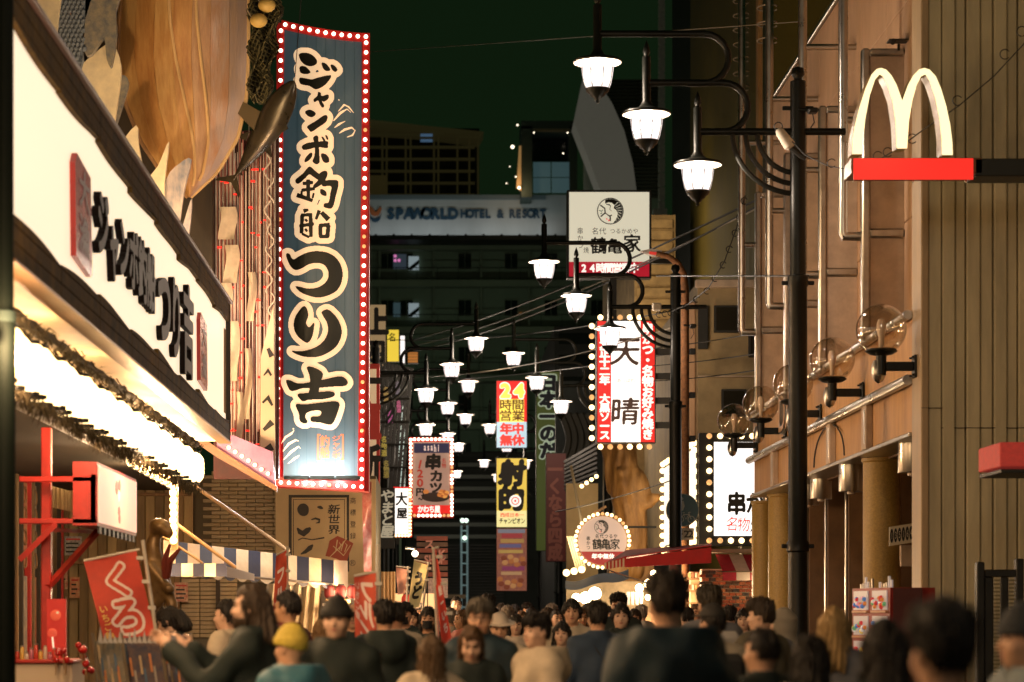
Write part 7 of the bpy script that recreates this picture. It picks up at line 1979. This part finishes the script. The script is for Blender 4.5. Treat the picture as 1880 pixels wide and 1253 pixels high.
    for s in (-1, 1):
        hm(MB().ball((s * .031, .0855, 1.610), (.0135, .010, .0065), 10, 6), 'eye', mat('eye_dark', (.015, .010, .008), .2))
        hm(MB().tube([(s * .014, .101, 1.634), (s * .032, .099, 1.641), (s * .05, .085, 1.635)], .0042, 6), 'eyebrow', hair_mat(P.get('brow', (.02, .014, .01))))
    hm(MB().ball((0, .099, 1.5435), (.021, .007, .0075), 10, 6), 'lips', mat('lips', (.36, .11, .09), .5))
    if P.get('glasses'):
        g = MB()
        for s in (-1, 1):
            g.tube([(s * .033 + .024 * math.cos(a), .111, 1.608 + .019 * math.sin(a)) for a in np.linspace(0, 6.283, 17)], .0028, 5, False)
            g.tube([(s * .057, .111, 1.612), (s * .08, .09, 1.614), (s * .082, 0, 1.612)], .0025, 5)
        g.tube([(-.009, .113, 1.612), (.009, .113, 1.612)], .0025, 5); hm(g, 'glasses', M['black'])
    if P.get('mask'):
        g = MB(); g.grid([[(.066 * math.sin(a) * (1 - .25 * v), .052 + .066 * math.cos(a) * (1 - .12 * v) + (.012 if abs(a) < .4 else 0), 1.59 - .085 * v) for a in np.linspace(-1.35, 1.35, 15)] for v in np.linspace(0, 1, 7)]); hm(g, 'face_mask', mat('mask_' + P['mask'], (.012, .012, .013) if P['mask'] == 'black' else (.6, .55, .5), .8))
    if P.get('beard'):
        def bf(X, Y, Z):
            x, y, z = head_space(X, Y, Z)
            d = smin(ell(x, y, z, (0, .04, 1.535), (.062, .066, .06)), ell(x, y, z, (0, .075, 1.50), (.03, .03, .035)), .03) - .003 * np.sin(x * 200) * np.sin(z * 190)
            return np.maximum(np.maximum(d, z - 1.565 + .35 * np.clip(.07 - y, -.1, .1) * 0), -ell(x, y, z, (0, .115, 1.545), (.026, .03, .012)))
        ex['beard'] = [nets_mesh('beard', bf, axis([(-.1, .1, .009)]), axis([(-.05, .15, .009)]), axis([(1.44, 1.6, .009)]), hair_mat(P.get('hair_col', (.03, .02, .012))))]
    return R, ex
def place_person(P, px, top, Y, yaw, label, group='people in the crowd', H=None):
    """px: head centre, top: crown of the head in the picture, Y: distance; yaw 0 looks away from the viewer"""
    R, ex = P['mesh'] if 'mesh' in P else person_meshes(P)
    P['mesh'] = (R, ex)
    w = W(px, top, Y)
    s = H / 1.735 if H else w.z / 1.735
    o = thing('person', label, 'person', (w.x, Y, 0 if not H else w.z - H), group)
    o.rotation_euler = (0, 0, math.radians(yaw)); o.scale = (s, s, s)
    for k, me in R.items(): add(k, me, o)
    for k, ms in ex.items():
        for me in ms: add(k, me, o)
    return o
def cloth(name, c, rough=.8, n=.18): return mat('cloth_' + name, c, rough, noise=(7, n), bump=(120, .15))
BLK = cloth('black', (.008, .016, .013)); NAVY = cloth('navy', (.009, .028, .040), .7); BEI = cloth('beige', (.52, .43, .31)); CRM = cloth('cream', (.55, .45, .32)); BLUE = cloth('blue', (.022, .042, .075)); MAR = cloth('maroon', (.13, .018, .014)); OLV = cloth('olive', (.09, .075, .045)); TEAL = cloth('teal', (.035, .14, .19), .6); GRY = cloth('grey', (.16, .145, .12)); LBL = cloth('lightblue', (.22, .27, .29)); DGR = cloth('darkgreen', (.010, .018, .013)); WHI = cloth('white', (.6, .5, .4))
BRN = (.09, .045, .018); BLN = (.36, .23, .09); GRH = (.10, .085, .065); KH = (.014, .010, .008)
PEOPLE = [
    (dict(top_mat=BLK, hair='long', hair_col=(.045, .028, .016), beard=1, turn=10, seed=3, skin=1, fold=1.4, arms=[((-.30, .17, 1.16), (-.16, .44, 1.37)), ((.30, .17, 1.15), (.14, .42, 1.35))], wide=(-.36, .36, -.2, .60), len=1.38, hem=.7), 462, 1074, 13.6, 76, 'long haired bearded man in black jacket holding up a phone', None),
    (dict(top_mat=BLK, hair='bangs', nod=26, len=1.50, skin=1), 318, 1112, 20.5, 78, 'young man in black looking down beside the red flag', None),
    (dict(top_mat=BEI, hair='bun', female=1, skin=1), 416, 1103, 19, 70, 'woman in beige with tied back hair behind the long haired man', None),
    (dict(top_mat=MAR, hair='crop', skin=2, build=1.08), 528, 1086, 18, 62, 'short haired man in maroon plaid jacket facing left', None),
    (dict(top_mat=TEAL, hair='none', hat='beanie', hat_mat=cloth('yellow', (.55, .42, .06)), hood=1, puff=.035, build=.9), 534, 1152, 12.8, 50, 'child in yellow beanie and teal hooded coat', None),
    (dict(top_mat=GRY, hair='long', hair_col=(.2, .11, .045), female=1), 592, 1138, 19, 20, 'woman with long light brown hair behind the beanie wearer', None),
    (dict(top_mat=BLK, hair='crop', hat='beanie', hat_mat=cloth('beanie_black', (.013, .013, .012)), hood=1, build=1.08, skin=1, puff=.03), 618, 1100, 13.8, 172, 'young man in black beanie and black jacket facing the viewer', None),
    (dict(top_mat=BLK, hair='bald', glasses=1), 648, 1108, 22, 178, 'bald man with glasses partly behind the orange flag', None),
    (dict(top_mat=BLK, hair='short', hood=1), 706, 1104, 18.5, 8, 'black haired man in black jacket with pale hood right of the orange flag', None),
    (dict(top_mat=CRM, hair='crop', build=1.05), 726, 1106, 20, 25, 'person in cream jacket beside the black jacketed man', None),
    (dict(top_mat=BLK, hair='short', mask='black'), 743, 1108, 25, 170, 'man in black face mask left of the slim red flag', None),
    (dict(top_mat=BLK, hair='bangs', mask='black', female=1), 786, 1114, 23, 176, 'woman with fringe and black face mask at the slim red flag', None),
    (dict(top_mat=CRM, hair='long', hair_col=(.1, .058, .026), female=1, puff=.03), 793, 1168, 13.0, 10, 'woman with brown hair in cream jacket seen from behind', None),
    (dict(top_mat=BLK, hair='long', hair_col=BRN, nod=24, female=1, skin=1), 866, 1146, 14.6, 178, 'woman with long dark brown hair looking down', None),
    (dict(top_mat=NAVY, hair='short', hair_col=GRH, glasses=1, build=1.12, skin=0), 881, 1102, 15.8, 175, 'grey haired man with round glasses in dark coat', None),
    (dict(top_mat=BEI, hair='crop', hat='bucket', hat_mat=cloth('hat_white', (.6, .5, .4)), nod=12), 916, 1127, 20, 184, 'older person in white brimmed hat', None),
    (dict(top_mat=WHI, hair='bangs', female=1, skin=1), 947, 1128, 26, 182, 'young woman in pale blouse behind the short haired woman', None),
    (dict(top_mat=BEI, hair='short', female=1, skin=1, hood=1, collar=1.46, puff=.03, arms=[((-.27, .04, 1.10), (-.07, .25, 1.06)), ((.27, .04, 1.10), (.10, .24, 1.10))], wide=(-.33, .33, -.2, .42)), 987, 1128, 15.6, 122, 'short haired woman in beige jacket with hands together, facing left', None),
    (dict(top_mat=BLK, hair='bangs', female=1, skin=1), 1032, 1142, 21.5, 168, 'girl with long black hair and fringe beside the beige jacket', None),
    (dict(top_mat=BEI, hair='bangs', len=1.54, skin=0), 1050, 1100, 23, 176, 'young man in beige coat with black fringe', None),
    (dict(top_mat=BLUE, hair='short', build=1.06, collar=1.46), 1097, 1106, 19, 14, 'man in dark blue coat seen from behind with pale collar', None),
    (dict(top_mat=BLK, hair='short', skin=2), 1136, 1090, 27, 165, 'man half hidden beside the stall post', None),
    (dict(top_mat=BLK, hair='bangs', len=1.54, skin=1), 1140, 1108, 22, 176, 'young man with black fringe in black jacket facing the viewer', None),
    (dict(top_mat=NAVY, hair='short', hood=1, build=1.15, puff=.04, fold=1.6, hair_col=(.02, .014, .009)), 1226, 1052, 10.4, 12, 'tall man in navy hooded jacket, back of head against the stall lights', None),
    (dict(top_mat=GRY, hair='short', hair_col=(.03, .022, .012)), 1303, 1076, 18, 14, 'dark haired man in grey seen from behind right of the tall man', None),
    (dict(top_mat=BEI, hair='crop', hat='cap', hat_mat=cloth('cap_dark', (.02, .018, .015)), turn=20), 1308, 1112, 15.5, 12, 'man in dark cap and beige jacket with backpack straps', None),
    (dict(top_mat=OLV, hair='short', hair_col=(.035, .022, .012), turn=20, skin=1), 1398, 1100, 17.5, 40, 'brown haired man in olive jacket glancing left', None),
    (dict(top_mat=GRY, hair='none', hat='hood', hat_mat=stripes('striped_scarf', (.04, .035, .03), (.45, .38, .28), 2, 60), female=1, skin=1), 1434, 1118, 20, 70, 'woman in striped headscarf beside the lamp post', None),
    (dict(top_mat=BLK, hair='crop', build=1.05, turn=25), 1400, 1154, 11.2, 22, 'man with cropped black hair in black jacket, lower right', None),
    (dict(top_mat=GRY, hair='long', hair_col=BLN, female=1, len=1.34), 1531, 1116, 13.2, 350, 'woman with blond hair and grey coat before the capsule machines', None),
    (dict(top_mat=CRM, hair='long', female=1, puff=.035, len=1.44), 1488, 1166, 9.6, 352, 'woman with straight black hair and cream coat, lower right', None),
    (dict(top_mat=DGR, hair='long', female=1, len=1.30), 1622, 1140, 8.4, 10, 'black haired woman in dark clothes in the near right', None),
    (dict(top_mat=DGR, hair='short', build=1.25, puff=.05), 1732, 1108, 5.8, 8, 'large blurred dark figure closest to the viewer at the right', None),
    (dict(top_mat=LBL, hair='crop', hat='beanie', hat_mat=cloth('cap_navy', (.03, .035, .04)), puff=.035, skin=0), 1884, 1116, 8.6, 95, 'person in dark cap and pale blue coat at the right edge', None),
]
for P, px, top, Y, yaw, lab, H in PEOPLE:
    place_person(P, px, top, Y, yaw, lab, H=H)
# accessories that the photo shows
def on(label): return next(o for o in COL.objects if o.get('label', '').startswith(label))
pm = on('long haired bearded'); 
ph_ = thing('phone', 'dark phone held up by the long haired man', 'phone', (0, 0, 0))
mw = Matrix.Translation(pm.location) @ Matrix.Rotation(pm.rotation_euler.z, 4, 'Z') @ Matrix.Scale(pm.scale.x, 4)
c = mw @ Vector((0, .50, 1.40)); ph_.location = c; ORG[ph_.name] = Vector(c); ph_.rotation_euler = (0, 0, pm.rotation_euler.z)
add('case', MB().bbox((-.08, -.005, -.04), (.08, .005, .04), .004).mesh('case', M['black']), ph_); add('screen', MB().box((-.074, -.0065, -.035), (.074, -.0055, .035)).mesh('screen', glow('phone_screen', (150, 140, 120), .35, False)), ph_)
bk_ = on('man in dark cap and beige')
for s in (-1, 1):
    add('backpack_strap', MB().tube([(s * .13, -.12, 1.18), (s * .125, -.10, 1.36), (s * .115, -.02, 1.455), (s * .12, .09, 1.40), (s * .14, .14, 1.2)], .02, 6).mesh('backpack_strap', M['black'], smooth=True), bk_)
def inner_collar(lab, m):
    add('inner_collar', MB().lathe([(.062, 1.40), (.07, 1.44), (.066, 1.50), (.058, 1.502)], (0, -.012, 0), 16).mesh('inner_collar', m, smooth=True), on(lab))
inner_collar('man in dark blue coat', CRM); inner_collar('black haired man in black jacket with pale hood', WHI); inner_collar('man with cropped black hair', GRY)
hd = on('black haired man in black jacket with pale hood'); add('hood', MB().ball((0, -.13, 1.40), (.12, .06, .10), 16, 10).mesh('hood', WHI, smooth=True), hd)
hd = on('child in yellow beanie'); add('hood_lining', MB().tube([(.1 * math.cos(a), -.02 - .11 * abs(math.sin(a)) * (1 if math.sin(a) < 0 else -.6), 1.475 + .015 * math.sin(a)) for a in np.linspace(0, 6.283, 18)], .03, 8).mesh('hood_lining', cloth('lining', (.4, .34, .26)), smooth=True), hd)
# far crowd: six built figures, repeated with different turn, height and place
FAR = [dict(top_mat=cloth('far_%d' % i, c), hair=h, hair_col=hc, female=i % 2, seed=20 + i, skin=i % 3) for i, (c, h, hc) in enumerate((((.03, .03, .03), 'short', KH), ((.3, .24, .17), 'bangs', KH), ((.06, .05, .04), 'bob', (.03, .02, .012)), ((.35, .3, .24), 'short', (.16, .13, .1)), ((.03, .04, .06), 'crop', KH), ((.25, .05, .03), 'long', BRN)))]
far_spots = [(700, 1112, 34, 0), (757, 1118, 31, 180), (812, 1108, 36, 170), (826, 1118, 30, 10), (838, 1096, 40, 185), (848, 1120, 29, 120), (896, 1092, 30, 10), (905, 1115, 31, 5), (920, 1108, 38, 0), (932, 1114, 33, 0), (945, 1110, 37, 10), (958, 1122, 32, 180), (968, 1108, 41, 185), (975, 1116, 33, 170), (1004, 1116, 33, 90), (1013, 1110, 38, 180), (1022, 1120, 32, 200), (1068, 1118, 31, 190), (1080, 1110, 36, 0), (1118, 1114, 34, 180), (1165, 1118, 31, 170), (1178, 1112, 36, 10), (1262, 1116, 28, 0), (1278, 1110, 33, 190), (1340, 1114, 30, 0), (1365, 1118, 26, 170), (770, 1110, 40, 190), (680, 1112, 30, 180)]
KIND = ('dark jacket, short hair', 'beige top, black fringe', 'brown top, dark bob', 'pale jacket, light hair', 'navy top, cropped hair', 'red top, long hair')
MARK = ((735, 'by the orange flag'), (775, 'left of the slim red flag'), (832, 'right of the slim red flag'), (870, 'in front of the lit ladder poles'), (970, 'under the food poster'), (1040, 'under the maroon sign'), (1110, 'before the bright stall'), (1200, 'under the round crane sign'), (1300, 'under the red awning'), (2000, 'before the brick shop'))
seen = {}
for k, (px, top, Y, yaw) in enumerate(far_spots):
    fac = 'facing away' if yaw < 60 else ('turned sideways' if yaw < 150 else 'facing the viewer')
    lab = 'distant person, ' + KIND[k % 6] + ', ' + fac + ' ' + next(m for x, m in MARK if px < x)
    seen[lab] = seen.get(lab, 0) + 1
    if seen[lab] > 1: lab = lab.replace('distant', 'second distant')
    place_person(FAR[k % 6], px, top, Y, yaw, lab, 'distant crowd')
def strap(lab, s, m):
    add('bag_strap', MB().tube([(s * .17, -.10, .95), (s * .05, -.165, 1.18), (-s * .08, -.12, 1.38), (-s * .11, -.02, 1.455), (-s * .06, .12, 1.34), (s * .12, .15, 1.05)], .015, 6).mesh('bag_strap', m, smooth=True), on(lab))
strap('man in dark blue coat', 1, M['black']); strap('dark haired man in grey', -1, M['black']); strap('young man in beige coat', 1, M['black']); strap('brown haired man in olive', -1, M['black']); strap('person in cream jacket beside', 1, M['black'])
def backpack(lab, m):
    o = on(lab); add('backpack', MB().bbox((-.15, -.32, 1.0), (.15, -.14, 1.40), .05).mesh('backpack', m, smooth=True), o)
    add('backpack_pocket', MB().bbox((-.11, -.36, 1.03), (.11, -.321, 1.2), .02).mesh('backpack_pocket', m, smooth=True), o)
backpack('man in dark cap and beige', cloth('pack_black', (.02, .02, .02))); backpack('dark haired man in grey', cloth('pack_grey', (.35, .33, .3)))
def coat_collar(lab, m, z=1.455):
    add('collar', MB().lathe([(.086, z - .05), (.092, z), (.084, z + .045), (.076, z + .04), (.078, z - .03)], (0, -.014, 0), 20).mesh('collar', m, smooth=True), on(lab))
for lb_, m_ in (('grey haired man with', NAVY), ('young man in black beanie', BLK), ('young man with black fringe', BLK), ('short haired man in maroon', MAR), ('person in dark cap and pale', LBL), ('tall man in navy', NAVY), ('brown haired man in olive', OLV)): coat_collar(lb_, m_)
def zipper(lab, m):
    add('zip', MB().tube([(0, .185, .8), (0, .168, 1.1), (0, .150, 1.3), (0, .10, 1.43)], .007, 5).mesh('zip', m), on(lab))
zipper('young man in black beanie', M['steel_dull']); zipper('grey haired man with', M['steel_dull'])
# ------------------------------------------------------------------ bronze statue on the left
GOLD = mat('statue_bronze', (.24, .15, .06), .42, .35, noise=(5, .4), second=(.11, .065, .025))
def statue_l(X, Y, Z):
    d = ell(X, Y, Z, (.06, -.05, 1.62), (.17, .17, .14)); d = smin(d, ell(X, Y, Z, (.18, -.1, 1.52), (.09, .1, .09)), .06)
    d = smin(d, cap(X, Y, Z, (.0, 0, 1.6), (-.12, .02, 1.05), .11, .12), .08)
    d = smin(d, ell(X, Y, Z, (-.02, .02, .72), (.24, .2, .42)), .12)
    d = smin(d, cap(X, Y, Z, (.08, -.05, .75), (.26, -.08, .35), .12, .09), .06)
    d = smin(d, cap(X, Y, Z, (-.1, -.12, 1.0), (.2, -.2, .62), .07, .06), .05); d = smin(d, ell(X, Y, Z, (.22, -.2, .6), (.08, .07, .08)), .04)
    d = smin(d, cap(X, Y, Z, (.26, -.08, .35), (.2, -.05, -.3), .09, .07), .04); d = smin(d, cap(X, Y, Z, (-.12, 0, .4), (-.12, 0, -.3), .12, .08), .06)
    d = smin(d, ell(X, Y, Z, (.2, -.13, 1.56), (.035, .03, .03)), .02)
    for s in (-1, 1): d = -smin(-d, ell(X, Y, Z, (.19, -.12 + s * .07, 1.60), (.03, .025, .022)), .02)
    return d + .012 * np.sin(Z * 14 + X * 9)
g = axis([(-.5, .5, .025)])
b = W(288, 1095, 28.5)
stt = thing('bronze_statue', 'bronze statue with bald bowed head beside the bulb strip', 'statue', (b.x, 28.5, 0))
zs = b.z
add('figure', nets_mesh('figure', statue_l, g, g, axis([(-.4, 1.85, .025)]), GOLD), stt, (0, 0, zs - .35)).scale = (.72, .72, .72)
MB().box((b.x - .35, 28.2, 0), (b.x + .35, 28.8, zs - .62)).build('plinth', M['lwall'], stt)
for s in (0, 1): MB().tube([W(305, 1060, 28.2), W(312 - s * 10, 1030, 28.1), W(330 - s * 18, 1008 - s * 8, 28)], [.05, .04, .015], 8).build('red_horn', mat('horn_red', (.16, .03, .02), .5), stt, smooth=True)
# ------------------------------------------------------------------ carved wooden figure on the right
WOODG = mat('carved_wood', (.42, .23, .08), .6, noise=(4, .5), second=(.13, .06, .018), bump=(12, .9), stretch=(1, 1, .25))
def statue_r(X, Y, Z):
    d = cap(X, Y, Z, (.18, 0, -1.3), (.08, 0, .55), .30, .36); d = smin(d, cap(X, Y, Z, (.08, 0, .3), (-.12, .05, 1.5), .36, .30), .2)
    d = smin(d, cap(X, Y, Z, (.32, -.05, .75), (.42, -.22, .18), .15, .14), .08); d = smin(d, cap(X, Y, Z, (.42, -.22, .18), (.62, -.26, .30), .13, .11), .05)
    d = smin(d, cap(X, Y, Z, (-.45, .1, 1.5), (-.34, .05, .5), .12, .1), .06)
    for q in range(4): d = smin(d, ell(X, Y, Z, (-.16 + .13 * (q % 2), -.24, .62 + .26 * (q // 2)), (.075, .11, .12)), .03)
    for q in range(4): d = smin(d, cap(X, Y, Z, (.62 - .03 * q, -.30, .38 - .065 * q), (.70 - .03 * q, -.24, .36 - .065 * q), .038), .015)
    d = d + .014 * np.sin(X * 30 + np.sin(Z * 3) * 2.2) + .014 * np.sin(Z * 9 + X * 15) * (Z > .2)
    return d
b = W(1150, 940, 54)
sr = thing('carved_wood_figure', 'huge carved wooden figure with bent arm below the bulb edged sign', 'statue', (b.x, 54, 0))
add('figure', nets_mesh('figure', statue_r, axis([(-.7, .9, .028)]), axis([(-.55, .55, .03)]), axis([(-1.5, 2.0, .03)]), WOODG), sr, (0, 0, b.z))
MB().box((b.x - .4, 53.8, 0), (b.x + .6, 54.5, b.z - 1.1)).build('plinth', M['wood'], sr)
lamp_light('figure_fill', Vector((-.5, -1.6, b.z - .9)), 90, (1, .66, .3), sr, .15)  # added fill to brighten the carving, no fixture here
